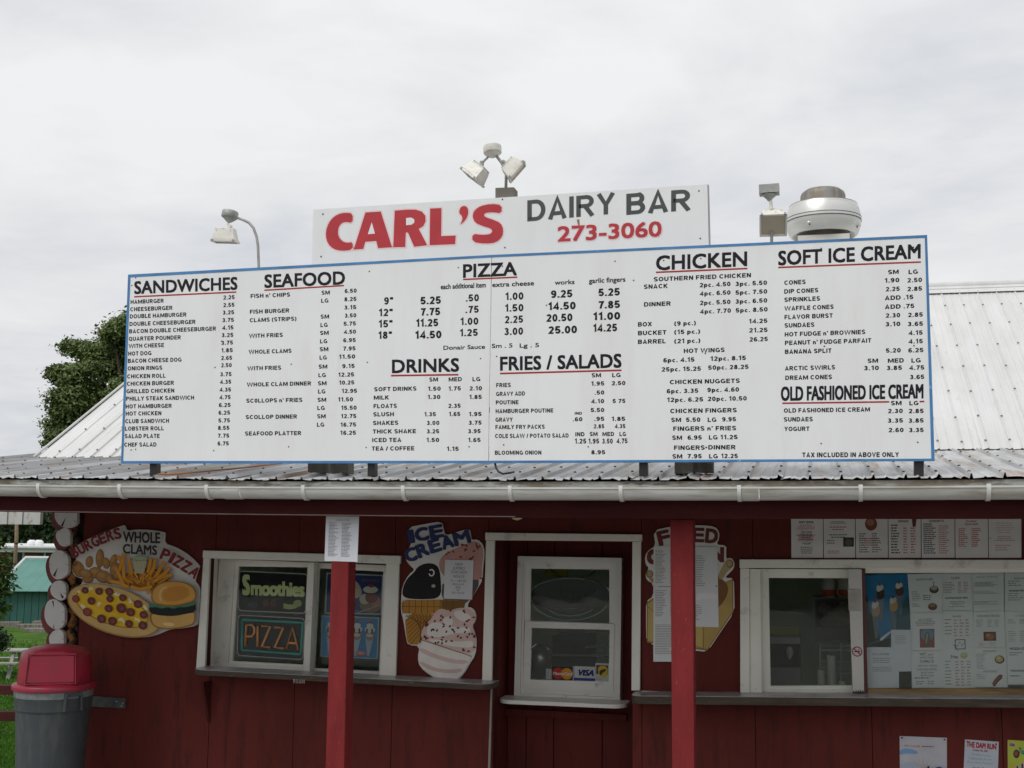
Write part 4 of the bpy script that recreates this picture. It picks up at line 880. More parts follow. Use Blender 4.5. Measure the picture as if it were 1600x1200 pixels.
A.text('273-3060', 970, 1370, 368, 62, (.80, .62, .62), slope=-.052, bold=.065, part='letter_outline'); A.up()
sign_text(A, 'DAIRY', 858, 1190, 275, 80, DG, slope=-.09, wk=.98, part='grey_lettering', sp=.10); sign_text(A, 'BAR', 1233, 1477, 256, 80, DG, slope=-.075, wk=.98, part='grey_lettering#2', sp=.11)
A.text('273-3060', 973, 1367, 368, 58, CR, slope=-.052, bold=.035, part='red_lettering#2')
A.up(); A.stroke([(1050, 322), (1054, 348)], [10, 5], (.25, .17, .10), part='rust_mark')
for x, y in ((84, 302), (77, 463), (764, 246), (773, 429), (1508, 214), (1513, 394), (757, 8)):
    if y > 100: A.ell(x, y, 3, 3, (.03, .03, .03), part='screw_heads', n=8, keep=True)
A.done()

# ============================================================ FLOODLIGHTS
def frustum(b, c, ax, rt, up_, w0, h0, w1, h1, d0, d1):
    q = lambda w, h, d: [c+ax*d+rt*(sx*w/2)+up_*(sy*h/2) for sx, sy in ((-1, -1), (1, -1), (1, 1), (-1, 1))]
    b.hexa(q(w0, h0, d0), q(w1, h1, d1))
def flood_head(parent, c, ax, rt, w=.15, h=.12, d=.075, finned=True):
    """rectangular lamp head: finned body tapering from the front rim, glass in the rim. ax points where it shines"""
    ax = Vector(ax).normalized(); rt = Vector(rt); rt = (rt-ax*rt.dot(ax)).normalized(); up_ = rt.cross(ax); c = Vector(c)
    hd = bpy.data.objects.new('lamp_head', None); S.collection.objects.link(hd); hd.parent = parent
    b = MB(); frustum(b, c, ax, rt, up_, w*.72, h*.66, w*.92, h*.92, -d, 0); b.build('lamp_body', LAMPW, hd, bevel=.004)
    b = MB()
    for k in range(9 if finned else 0):
        o = (k-4)*w*.075; frustum(b, c+rt*o, ax, rt, up_, .004, h*.66, .004, h*.72, -d-.010, -d+.012)
    if finned: b.build('cooling_fins', LAMPW, hd)
    b = MB()
    for sx, sy, ww, hh in ((0, .47, w, h*.08), (0, -.47, w, h*.08), (.47, 0, w*.07, h*.86), (-.47, 0, w*.07, h*.86)):
        frustum(b, c+rt*(sx*w)+up_*(sy*h), ax, rt, up_, ww, hh, ww, hh, .0005, .016)
    b.build('front_rim', LAMPW, hd, bevel=.002)
    b = MB(); frustum(b, c, ax, rt, up_, w*.86, h*.86, w*.86, h*.86, .004, .009); b.build('lens', mat('lamp_lens', (.50, .42, .31), .25, var=.1), hd)
    b = MB()
    for sx in (-.42, .42): frustum(b, c+rt*(sx*w)-up_*(.5*h), ax, rt, up_, .012, .012, .012, .012, .002, .019)
    b.build('clip', LAMPG, hd)
    return hd
LZ = -1.30
def on(px, py, Y=LZ): return P(px, py, Y)
# left gooseneck
l1 = thing('floodlight', 'single floodlight hanging from a curved pole above the left half of the price board', 'floodlight', tuple(on(404, 420)))
pts = [on(404, 470), on(404.2, 416), on(403.2, 385), on(401, 370), on(396, 356), on(389, 348), on(380, 343.5), on(371.5, 340.5)]
part('pole', l1, LAMPG, lambda b: b.tube([Vector((p.x, LZ-.0, p.z)) for p in pts], .0092, n=10), smooth=True)
jc = on(358.5, 336); part('junction_box', l1, LAMPG, lambda b: (b.lathe(jc+Vector((0, 0, -.018)), [(.052, 0), (.054, .004), (.054, .038), (.050, .044)], n=24, axis=(.12, .1, 1)), b.lathe(jc+Vector((-.003, 0, -.052)), [(.008, 0), (.022, .010), (.046, .032), (.05, .036)], n=20, axis=(.12, .1, 1))), auto=40)
part('knuckle', l1, LAMPW, lambda b: (b.tube([on(356, 349.5), on(357, 358.5)], .0095, n=10), b.tube([on(359.5, 353.5)-Vector((0, .014, 0)), on(359.5, 353.5)+Vector((0, .014, 0))], .011, n=10)), auto=40)
flood_head(l1, on(352, 375.3), (-.05, .10, -1), (1, .22, -.05), w=.165, h=.13, d=.078, finned=False)
# centre twin
l2 = thing('floodlight', 'twin floodlight fitting on a short pole above the middle of the name sign', 'floodlight', tuple(on(790, 300, -1.22)))
TY = -1.22
part('pole', l2, LAMPG, lambda b: b.tube([on(790.5, 297, TY), on(791, 268, TY), on(785, 256, TY), on(776, 244, TY)], .0095, n=10), smooth=True)
jc2 = on(769.8, 236.5, TY)
part('junction_box', l2, LAMPW, lambda b: (b.lathe(jc2+Vector((0, 0, -.012)), [(.056, 0), (.058, .003), (.058, .044), (.052, .05)], n=28, axis=(-.1, .12, 1)), b.lathe(jc2+Vector((0, 0, -.038)), [(.018, 0), (.024, .004), (.046, .026)], n=24, axis=(-.1, .12, 1))), auto=40)
part('knuckle', l2, LAMPG, lambda b: (b.tube([on(763, 245, TY), on(757, 250.5, TY), on(754, 254, TY-.01)], .008, n=8), b.tube([on(753, 252, TY-.02), on(752, 264, TY-.02)], .014, n=10)), auto=40)
part('knuckle', l2, LAMPG, lambda b: (b.tube([on(777, 246, TY), on(782, 252, TY), on(786, 259, TY)], .008, n=8), b.tube([on(785, 252, TY), on(792, 256, TY)], .013, n=10)), auto=40)
flood_head(l2, on(739.3, 275.5, TY-.02), (-.62, -.05, -.72), (.66, -.35, -.62), w=.165, h=.115, d=.075)
flood_head(l2, on(806.5, 267, TY-.02), (.70, .10, -.60), (.62, .12, .72), w=.15, h=.10, d=.07)
# right single, facing the camera
RY = -1.30
l3 = thing('floodlight', 'single floodlight facing forward on a straight pole beside the round roof vent', 'floodlight', tuple(on(1206, 400, RY)))
part('pole', l3, LAMPG, lambda b: b.tube([on(1206, 420, RY+.03), on(1205.5, 330, RY+.03), on(1203, 300, RY+.03)], .009, n=10), smooth=True)
j3 = on(1202, 298, RY)
part('junction_box', l3, LAMPG, lambda b: (b.hexa([j3+Vector((a, -.045, c)) for a, c in ((-.058, -.022), (.058, -.02), (.058, .03), (-.058, .028))], [j3+Vector((a, .045, c)) for a, c in ((-.058, -.022), (.058, -.02), (.058, .03), (-.058, .028))]),
                                           b.lathe(j3+Vector((0, 0, -.062)), [(.010, 0), (.018, .012), (.045, .036)], n=20)), auto=40)
part('knuckle', l3, LAMPW, lambda b: (b.tube([on(1204, 313, RY), on(1204.5, 330, RY)], .009, n=10), b.tube([on(1202, 326, RY-.012), on(1208, 326, RY+.012)], .010, n=10)), auto=40)
flood_head(l3, on(1208.3, 350, RY), (.02, -.62, -.78), (1, .05, 0), w=.158, h=.16, d=.075)

# ============================================================ ROUND ROOF VENT
FY = 1.6; fc = P(1286.5, 348, FY); kf = (FY+CAMD)*1.0/FPX*1.0/cos(0)*1.02
fan = thing('roof_vent', 'round spun aluminium exhaust fan with a dull drum on top behind the price board', 'exhaust fan', (fc.x, FY, fc.z-.3))
ALU = mat('spun_aluminium', (.66, .655, .63), .36, .55, var=.06, vs=4, stretch=(1, 1, 6), dirt=(.56, .55, .52), dirt_s=3, dirt_t=.62, dirt_w=.12)
DRUM = mat('stained_drum_metal', (.27, .262, .24), .55, .5, var=.15, vs=6, stretch=(2, 2, .5), dirt=(.20, .17, .13), dirt_s=6, dirt_t=.52, dirt_w=.1)
R0 = 55.5*kf
part('shell', fan, ALU, lambda b: b.lathe((fc.x, FY, fc.z), [(R0*.70, -R0*.30), (R0*.84, -R0*.385), (R0*.88, -R0*.38), (R0*.92, -R0*.33), (R0*.965, -R0*.2), (R0*.99, -R0*.08), (R0*.998, -R0*.02), (R0*1.0, 0), (R0*1.006, .0), (R0*1.006, R0*.085), (R0*.997, R0*.085), (R0*.985, R0*.2), (R0*.955, R0*.34), (R0*.91, R0*.45), (R0*.90, R0*.47), (R0*.62, R0*.505)], n=64, cap=False), auto=30)
part('seam_band', fan, mat('seam_dark', (.10, .10, .095), .6), lambda b: (b.lathe((fc.x, FY, fc.z), [(R0*1.009, -.004), (R0*1.011, .0), (R0*1.009, .004)], n=64, cap=False), b.lathe((fc.x, FY, fc.z+R0*.085), [(R0*1.009, -.003), (R0*1.011, .0), (R0*1.009, .003)], n=64, cap=False), b.lathe((fc.x, FY, fc.z+R0*.46), [(R0*.905, -.002), (R0*.912, .0), (R0*.905, .002)], n=64, cap=False)), smooth=True)
part('drum', fan, DRUM, lambda b: b.lathe((fc.x, FY, fc.z), [(R0*.605, R0*.40), (R0*.60, R0*.74), (R0*.57, R0*.82), (R0*.47, R0*.90), (R0*.2, R0*.93), (R0*.02, R0*.935)], n=48), auto=50)
part('inner_throat', fan, mat('dark_throat', (.12, .115, .10), .6, .3), lambda b: b.lathe((fc.x, FY, fc.z), [(R0*.66, -R0*.56), (R0*.66, -R0*.32), (R0*.71, -R0*.29)], n=48, cap=False), smooth=True)
part('base', fan, mat('cream_base', (.62, .60, .54), .5), lambda b: b.box(fc.x-R0*.68, fc.x+R0*.66, FY-R0*.72, FY+R0*.7, fc.z-R0*.80, fc.z-R0*.50))
part('curb', fan, GAL, lambda b: b.box(fc.x-R0*.55, fc.x+R0*.55, FY-R0*.55, FY+R0*.55, 2.85, fc.z-R0*.81))
for px, py in ((1265.5, 348.5), (1338.5, 352.5)):
    d = (P(px, py, FY)-CP).normalized(); q = None
    for s_ in range(400):
        c_ = CP+d*(8.5+s_*.006); h = c_.z-fc.z; rr = sqrt((c_.x-fc.x)**2+(c_.y-FY)**2)
        if rr < R0*(.99-.6*max(0, -h/R0-.05)**1.3): q = c_; break
    if q is None: q = P(px, py, FY-R0*.6)
    ax = Vector((q.x-fc.x, q.y-FY, 0)).normalized()
    part('bolt', fan, BLK, lambda b: b.lathe(q-ax*.01, [(.019, 0), (.019, .014), (.012, .018)], n=14, axis=ax), auto=40)
    part('bolt_head', fan, mat('bright_bolt', (.7, .7, .7), .3, .6), lambda b: b.lathe(q+ax*.004, [(.009, 0), (.009, .03), (.004, .033)], n=10, axis=ax), auto=40)
def rrect(q, r=7, n=5):
    o = []
    for i in range(4):
        p, a, c = Vector(q[i]), Vector(q[i-1]), Vector(q[(i+1) % 4]); u = (a-p).normalized()*r; v = (c-p).normalized()*r
        for k in range(n+1): t = k/n; o.append(tuple((p+u)*(1-t)**2+p*2*t*(1-t)+(p+v)*t*t))
    return o
# ============================================================ PAINTED CUT-OUT SIGNS ON THE WALL
def cutout(name, label, outline, tf, Y=-.004, th=.012, sm=2, m=None):
    """thick board cut to an outline; returns object and an Art on its face in outline coordinates"""
    pts = chaikin(outline, sm) if sm else outline
    f_ = [P(*tf(x, y), Y-th) for x, y in pts]; k = len(f_)
    tris = tessellate_polygon([[Vector((x, y, 0)) for x, y in pts]])
    b = MB(); b.mesh(f_+[(p.x, Y, p.z) for p in f_], list(tris)+[tuple(k+i for i in t[::-1]) for t in tris]+[(i, (i+1) % k, (i+1) % k+k, i+k) for i in range(k)])
    o = b.build(name, m or ink((.72, .71, .66)), None, origin=P(*tf(*pts[len(pts)//2]), Y)); tag(o, label, 'sign')
    return o, Art(o, lambda x, y: P(*tf(x, y), Y-th), base=.0006)
# --- burgers, clams, pizza (zoom units: 6.668 per pixel from (100,820))
tf = lambda x, y: (100+x/6.668, 820+y/6.668)
o, A = cutout('cutout_sign', 'painted cut-out sign of a pizza, a hamburger and fries left of the window',
 [(100, 240), (180, 185), (330, 110), (480, 55), (620, 2), (640, 12), (655, 62), (760, 48), (900, 52), (1052, 75), (1055, 100), (1048, 195), (1150, 225), (1260, 285), (1350, 355), (1412, 425), (1410, 440), (1385, 510), (1362, 590), (1400, 625), (1422, 680), (1415, 780), (1405, 1020), (1370, 1055), (1250, 1078), (1115, 1088), (1050, 1112), (960, 1150), (860, 1175), (720, 1165), (560, 1130), (400, 1075), (270, 1010), (170, 920), (100, 840), (72, 770), (75, 710), (110, 655), (190, 615), (195, 560), (150, 550), (100, 520), (82, 470), (85, 410), (130, 360), (118, 320)], tf, sm=1)
BR = (.384, .198, .058); BRD = (.218, .096, .026); OR = (.666, .294, .026); ORD = (.435, .154, .015)
# fried clams
for cx, cy, a, c, g in ((150, 460, 62, 92, -25), (265, 385, 40, 62, 10), (375, 350, 44, 98, 3), (515, 375, 38, 72, 20), (440, 400, 40, 60, -10), (330, 500, 75, 60, 0), (410, 540, 80, 65, 10), (540, 470, 60, 75, 15), (250, 560, 60, 48, 0), (480, 570, 45, 45, 0), (560, 540, 45, 40, 0), (230, 510, 70, 45, 20)):
    A.ell(cx, cy, a, c, BRD, g); A.ell(cx-2, cy-3, a*.88, c*.9, BR, g); A.ell(cx-a*.2, cy-c*.25, a*.45, c*.4, (.474, .256, .083), g)
# fries
rg = random.Random(4)
A.ell(860, 560, 230, 110, ORD, 0); A.ell(760, 600, 170, 60, ORD, 10)
for k in range(74):
    t = rg.random(); x = 640+t*430; y = 600-rg.random()*120*(1-abs(t-.6)); a = rg.uniform(-1.2, 1.2)+(t-.55)*1.3; l = rg.uniform(45, 85)
    x2, y2 = x+l*sin(a), y-l*cos(a)*.8
    if 735 < (x+x2)/2 < 905 and (y+y2)/2 < 480: continue
    A.stroke([(x-l*.6*sin(a), y+l*.5*cos(a)), (x2, y2)], 21, ORD); A.stroke([(x-l*.6*sin(a), y+l*.5*cos(a)), (x2, y2)], 14, rg.choice([OR, (.768, .371, .051), (.614, .256, .026)]))
for p in ([(580, 330), (640, 395), (650, 560)], [(655, 300), (625, 400), (590, 500)], [(500, 580), (620, 610), (700, 650)], [(560, 440), (610, 540), (640, 610)], [(700, 350), (715, 450), (730, 520)], [(905, 600), (910, 720)], [(1150, 520), (1050, 540), (960, 590)], [(1130, 440), (1080, 500), (1000, 560)], [(980, 350), (960, 450), (920, 520)], [(1080, 380), (1030, 450), (985, 540)], [(930, 350), (915, 440), (900, 500)], [(720, 640), (820, 670), (950, 640)]):
    A.stroke(p, 40, ORD); A.stroke(p, 30, OR)
A.poly([(742, 360), (895, 350), (862, 505), (770, 505)], (.538, .512, .320), keep=False)
for k in range(6): A.stroke([(760+k*23, 372), (782+k*15, 498)], 4, (.282, .256, .141), keep=True)
A.up(); A.ell(818, 352, 92, 28, (.256, .307, .192)); A.ell(818, 348, 76, 18, (.358, .435, .282))
# pizza
A.ell(552, 890, 505, 244, (.384, .218, .070), 19, n=48); A.ell(550, 887, 490, 230, (.640, .422, .154), 19, n=48); A.ell(528, 868, 400, 168, (.410, .192, .038), 19, n=40); A.ell(528, 866, 388, 158, (.794, .512, .026), 19, n=40)
for cx, cy, a in ((430, 830, 120), (640, 900, 150), (560, 980, 90), (350, 760, 80), (760, 960, 90)): A.ell(cx, cy, a, a*.4, (.800, .461, .019), rg.uniform(-20, 60))
for cx, cy in ((320, 672), (400, 832), (200, 690), (220, 850), (580, 715), (725, 790), (630, 970), (640, 1000), (795, 985), (880, 860)):
    for q in range(3): A.ell(cx+rg.uniform(-22, 22), cy+rg.uniform(-16, 16), rg.uniform(14, 26), rg.uniform(8, 15), (.800, .768, .461), rg.uniform(0, 180), n=10)
PEP = (.179, .045, .045)
for cx, cy, r, dk in ((255, 680, 36, 1), (400, 690, 40, 1), (507, 693, 42, 1), (160, 768, 40, 0), (322, 790, 42, 1), (515, 768, 38, 1), (648, 757, 38, 1), (806, 822, 44, 1), (502, 868, 42, 1), (634, 865, 52, 1), (730, 906, 45, 1), (282, 903, 46, 0), (866, 933, 42, 1), (430, 974, 46, 1), (544, 998, 45, 1), (715, 1025, 41, 1), (858, 1042, 45, 1)):
    A.ell(cx, cy, r, r*.93, (.045, .012, .012), 40, n=18); A.ell(cx, cy, r*.86, r*.8, PEP if dk else (.307, .064, .051), 40, n=18); A.ell(cx+r*.15, cy+r*.1, r*.35, r*.3, (.269, .077, .077), 30, n=12)
# burger
A.poly([(940, 900), (1100, 900), (1300, 880), (1405, 880), (1402, 1020), (1360, 1050), (1240, 1075), (1100, 1085), (990, 1065), (945, 1020), (930, 960)], (.333, .166, .038), 2)
A.poly([(950, 915), (1100, 925), (1300, 900), (1398, 890), (1394, 1010), (1350, 1038), (1230, 1062), (1100, 1070), (1000, 1052), (958, 1010)], (.640, .384, .115), 2)
A.ell(1130, 1030, 60, 18, (.794, .589, .282), 5)
A.poly([(925, 845), (1000, 850), (1200, 850), (1412, 800), (1412, 905), (1300, 925), (1200, 945), (1090, 945), (980, 930), (930, 905)], (.012, .018, .016), 1)
A.poly([(918, 830), (960, 815), (1100, 850), (1250, 845), (1415, 795), (1415, 825), (1300, 858), (1240, 850), (1180, 872), (1120, 852), (1060, 870), (1000, 850), (940, 860)], (.064, .205, .128), 1)
A.poly([(950, 800), (948, 700), (980, 640), (1040, 600), (1150, 578), (1270, 585), (1360, 620), (1412, 680), (1418, 780), (1330, 820), (1180, 850), (1050, 840)], (.346, .154, .028), 2)
A.poly([(965, 795), (962, 705), (995, 650), (1050, 612), (1150, 592), (1270, 598), (1350, 630), (1400, 685), (1405, 770), (1320, 805), (1180, 832), (1060, 822)], (.640, .333, .070), 2)
A.poly([(1060, 720), (1110, 660), (1220, 625), (1320, 650), (1360, 710), (1300, 770), (1180, 800), (1080, 790)], (.550, .243, .038), 3)
A.stroke(chaikin([(1050, 790), (1035, 720), (1060, 665), (1110, 640)], 2, False), 16, (.742, .512, .230))
MR = (.20, .02, .025); NV = (.03, .03, .035)
A.arc('BURGERS', [(150, 348), (250, 290), (380, 222), (500, 172), (645, 132)], 104, MR, .045)
A.text('WHOLE', 658, 1042, 131, 112, (.035, .028, .03), bold=.035, slope=.03); A.text('CLAMS', 655, 1010, 256, 100, (.035, .028, .03), bold=.035, slope=.05)
A.arc('PIZZA', [(1038, 345), (1130, 385), (1240, 450), (1320, 500), (1395, 560)], 110, MR, .045)
A.done()
# --- ice cream
tf = lambda x, y: (600+x/4.14, 790+y/4.14)
o, A = cutout('cutout_sign', 'painted cut-out sign of three ice creams with the words ice cream in dark blue',
 [(157, 140), (260, 120), (374, 101), (384, 150), (396, 195), (480, 168), (553, 147), (560, 185), (566, 222), (605, 218), (640, 250), (652, 310), (640, 400), (638, 480), (590, 560), (530, 655), (572, 660), (597, 700), (592, 750), (570, 775), (590, 830), (600, 880), (590, 970), (555, 1020), (520, 1085), (470, 1135), (380, 1138), (300, 1100), (232, 1045), (216, 985), (232, 908), (155, 902), (143, 860), (125, 740), (110, 690), (110, 610), (118, 520), (160, 445), (200, 415), (165, 385), (138, 345), (142, 295), (178, 250), (168, 200)], tf, sm=1, m=ink((.70, .69, .65)))
CHO = (.012, .010, .012); PKK = (.538, .282, .256); PKL = (.666, .474, .435); CON = (.461, .218, .038); COD = (.166, .070, .015); CRM = (.768, .730, .678)
A.poly([(355, 365), (380, 320), (440, 285), (560, 235), (600, 228), (638, 262), (645, 330), (632, 390), (635, 478), (575, 486), (400, 470), (360, 420)], PKK, 2)
rg = random.Random(9)
for k in range(26): x, y = rg.uniform(380, 630), rg.uniform(250, 470); A.ell(x, y, 11, 6, (.256, .051, .051), rg.uniform(0, 180), n=8, keep=True)
A.up(); A.poly([(560, 480), (632, 480), (545, 640), (430, 640), (370, 600), (380, 480)], (.102, .090, .083), 1)
A.poly([(118, 598), (121, 530), (150, 470), (195, 432), (215, 398), (260, 374), (320, 372), (358, 402), (368, 480), (372, 600), (240, 608)], CHO, 2)
A.stroke(chaikin([(292, 440), (300, 455), (318, 452), (326, 432), (314, 412), (295, 418)], 2, False), 8, CRM); A.ell(320, 520, 14, 12, (.282, .282, .282)); A.ell(320, 520, 6, 5, (.640, .640, .640))
A.poly([(113, 606), (240, 612), (372, 606), (520, 615), (525, 660), (330, 700), (140, 700), (115, 690)], CON, 1); A.poly([(135, 700), (330, 690), (300, 740), (245, 800), (236, 900), (160, 898), (145, 860)], CON, 1); A.poly([(372, 612), (530, 615), (520, 660), (375, 690)], (.192, .102, .026), 0)
for k in range(9): A.stroke([(125+k*40, 608), (122+k*40, 700)], 4, COD, keep=True)
A.up(); A.stroke([(114, 652), (370, 655)], 4, COD, keep=True)
for k in range(8): A.stroke([(140+k*4, 720+k*26), (200+k*18, 700+k*3)], 4, COD, keep=True); A.up(); A.stroke([(142+k*22, 705), (160+k*20, 720+k*3), (236, 760+k*18) if k < 4 else (232, 890)], 4, COD, keep=True)
A.up()
A.poly([(238, 870), (246, 795), (300, 745), (330, 690), (370, 662), (425, 682), (480, 660), (545, 662), (590, 695), (592, 745), (568, 772), (585, 830), (595, 890), (575, 960), (500, 950), (380, 910)], PKL, 2)
A.poly([(275, 830), (285, 770), (340, 750), (400, 775), (470, 790), (560, 780), (560, 830), (470, 820), (380, 850), (300, 850)], CRM, 2); A.poly([(270, 860), (380, 870), (500, 880), (580, 870), (575, 920), (480, 915), (330, 890)], CRM, 2)
A.poly([(440, 690), (500, 672), (540, 700), (570, 720), (540, 752), (480, 740)], CRM, 2); A.poly([(380, 730), (420, 712), (450, 740), (440, 780), (390, 770)], CRM, 2)
for k in range(72):
    x, y = rg.uniform(250, 590), rg.uniform(672, 965)
    if (x < 330 and y < 745) or y > 860+(x-240)*.32 or (x > 560 and y > 940): continue
    A.ell(x, y, 10, 6, (.166, .032, .026), rg.uniform(0, 180), n=8, keep=True)
A.up(); A.poly([(240, 868), (300, 890), (430, 935), (570, 975), (545, 1015), (515, 1085), (465, 1128), (385, 1130), (305, 1092), (238, 1040), (224, 985)], CRM, 1)
A.poly([(236, 915), (330, 960), (450, 995), (550, 1000), (535, 1025), (440, 1020), (320, 985), (232, 945)], PKL, 1); A.poly([(232, 1000), (330, 1050), (430, 1062), (512, 1050), (500, 1080), (400, 1085), (300, 1065), (240, 1030)], PKL, 1)
A.stroke([(245, 868), (400, 918), (570, 975)], 5, (.358, .154, .090))
NVY = (.03, .045, .15)
A.arc('ICE', [(170, 241), (276, 218), (386, 199)], 76, (.015, .018, .05), .06); A.arc('CREAM', [(156, 366), (236, 336), (326, 300), (436, 268), (562, 234)], 78, (.015, .018, .05), .06); A.up()
A.arc('ICE', [(167, 239), (273, 216), (383, 197)], 73, NVY, .045); A.arc('CREAM', [(153, 364), (233, 334), (323, 298), (433, 266), (559, 232)], 75, NVY, .045)
A.done()
def z4(q, ox, oy, k): return [(ox+x/k, oy+y/k) for x, y in q]
o, A = sheet('notice', 'small typed notice about new jumbo chicken wings taped over the ice cream sign', 'notice', z4([(395, 350), (580, 354), (570, 608), (386, 602)], 600, 790, 4.14), -.024, PAPER)
GI = (.16, .16, .17)
for t, w, y, c in (('NEW', 26, 11, 7), ('JUMBO', 42, 21, 7), ('CHICKEN', 56, 31, 7), ('WINGS', 40, 42, 7), ('5-----$5.95', 54, 53, 6), ('REGULAR', 40, 62, 5), ('BBQ', 18, 70, 5), ('OR', 10, 77, 5), ('HOT SAUCE', 44, 84, 4.5)): A.text(t, 50-w/2, 50+w/2, y, c, GI, bold=0)
A.done()
# --- fried chicken
tf = lambda x, y: (980+x/3.636, 780+y/3.636)
o, A = cutout('cutout_sign', 'painted cut-out sign of a box of fried chicken half hidden by a post',
 [(148, 178), (240, 156), (340, 148), (430, 148), (498, 155), (523, 185), (522, 225), (505, 258), (563, 262), (562, 300), (562, 340), (590, 332), (610, 360), (605, 395), (575, 425), (553, 447), (606, 448), (608, 540), (610, 640), (530, 755), (455, 868), (385, 860), (240, 840), (110, 820), (107, 700), (107, 580), (148, 552), (148, 480), (110, 460), (103, 425), (125, 390), (103, 370), (101, 320), (125, 285), (162, 268)], tf, sm=1, m=ink((.70, .69, .64)))
YL = (.538, .384, .128); YD = (.282, .179, .051); CHK = (.205, .090, .032)
A.poly([(112, 585), (150, 560), (420, 540), (560, 470), (602, 452), (604, 640), (455, 860), (385, 852), (112, 814)], YD, 0); A.poly([(118, 592), (150, 570), (430, 545), (430, 845), (380, 840), (118, 806)], YL, 0); A.poly([(436, 545), (595, 460), (598, 636), (455, 850), (436, 848)], (.461, .320, .102), 0)
A.stroke([(432, 640), (432, 850)], 5, YD); A.stroke([(385, 830), (432, 852)], 4, YD); A.stroke([(118, 610), (390, 840)], 4, YD)
A.poly([(480, 500), (520, 440), (570, 480), (575, 530), (545, 590), (480, 650), (440, 620), (440, 540)], CHK, 2); A.poly([(300, 560), (330, 420), (420, 380), (520, 420), (540, 520), (480, 600)], CHK, 2); A.poly([(150, 580), (180, 470), (280, 430), (330, 520), (300, 600)], CHK, 2)
A.poly([(510, 445), (552, 360), (570, 336), (600, 345), (606, 375), (590, 395), (565, 415), (540, 460)], (.435, .333, .154), 2); A.ell(583, 368, 20, 22, (.179, .128, .064)); A.ell(581, 366, 14, 16, (.410, .320, .166)); A.ell(128, 425, 20, 22, (.179, .128, .064)); A.ell(128, 424, 15, 16, (.410, .320, .166)); A.stroke([(130, 445), (150, 470)], 18, (.384, .282, .128))
A.arc('FRIED', [(186, 262), (245, 248), (330, 240), (420, 240), (508, 250)], 74, (.05, .008, .008), .055); A.up(); A.arc('FRIED', [(184, 260), (243, 246), (328, 238), (418, 238), (506, 248)], 70, (.17, .03, .03), .04)
A.up(); A.text('CHICKEN', 112, 550, 322, 86, (.05, .008, .008), bold=.07, slope=-.03); A.up(); A.text('CHICKEN', 114, 547, 322, 80, (.17, .03, .03), bold=.05, slope=-.03)
A.done()
K6 = (980, 780, 3.636)
GP = (.22, .22, .22); shpap = 'price sheets taped over the fried chicken sign'
o, A = sheet('price_sheet', 'upper left typed sheet taped over the fried chicken sign', 'paper sheet', z4([(150, 268), (335, 266), (335, 494), (149, 495)], *K6), -.021, PAPER2, shpap); A.lines(6, 8, 96, 92, 24, GP, 1, cols=2, part='small_print'); A.done()
o, A = sheet('price_sheet', 'lower left typed sheet hanging below the fried chicken sign', 'paper sheet', z4([(149, 498), (335, 498), (335, 924), (148, 923)], *K6), -.021, PAPER2, shpap); A.lines(6, 4, 96, 40, 16, GP, 2, cols=2); A.lines(6, 50, 90, 90, 18, GP, 3, cols=1, fill=.95); A.done()
o, A = sheet('price_sheet', 'right hand clear covered sheet taped over the fried chicken sign', 'paper sheet', z4([(338, 270), (512, 272), (520, 727), (338, 724)], *K6), -.0225, PAPER2, shpap); A.lines(30, 10, 70, 50, 14, (.3, .3, .3), 4); A.lines(10, 72, 60, 92, 8, (.3, .3, .3), 5)
A.poly([(20, 60), (50, 57), (98, 59), (98, 66), (60, 64), (30, 69)], (.80, .80, .80), 2, part='tape'); A.ell(95, 49, 2, 1, (.02, .02, .02)); A.done()

# ============================================================ PAPERS
o, A = sheet('price_sheet', 'white typed price sheet pinned at the top of the left porch post', 'paper sheet', [(509.5, 806), (561, 806.8), (558.4, 878), (507, 876.3)], -1.328, mat('bright_paper', (.74, .75, .80), .6, var=.03))
A.text('MEETING THE NEED', 32, 72, 9, 2.6, GI, bold=.0); A.lines(10, 14, 90, 90, 25, (.14, .14, .16), 12, cols=2, th=.42); A.poly([(2, 17), (60, 14), (98, 20), (98, 22), (60, 17), (3, 20)], (.82, .82, .86), 1, part='crease'); A.done()
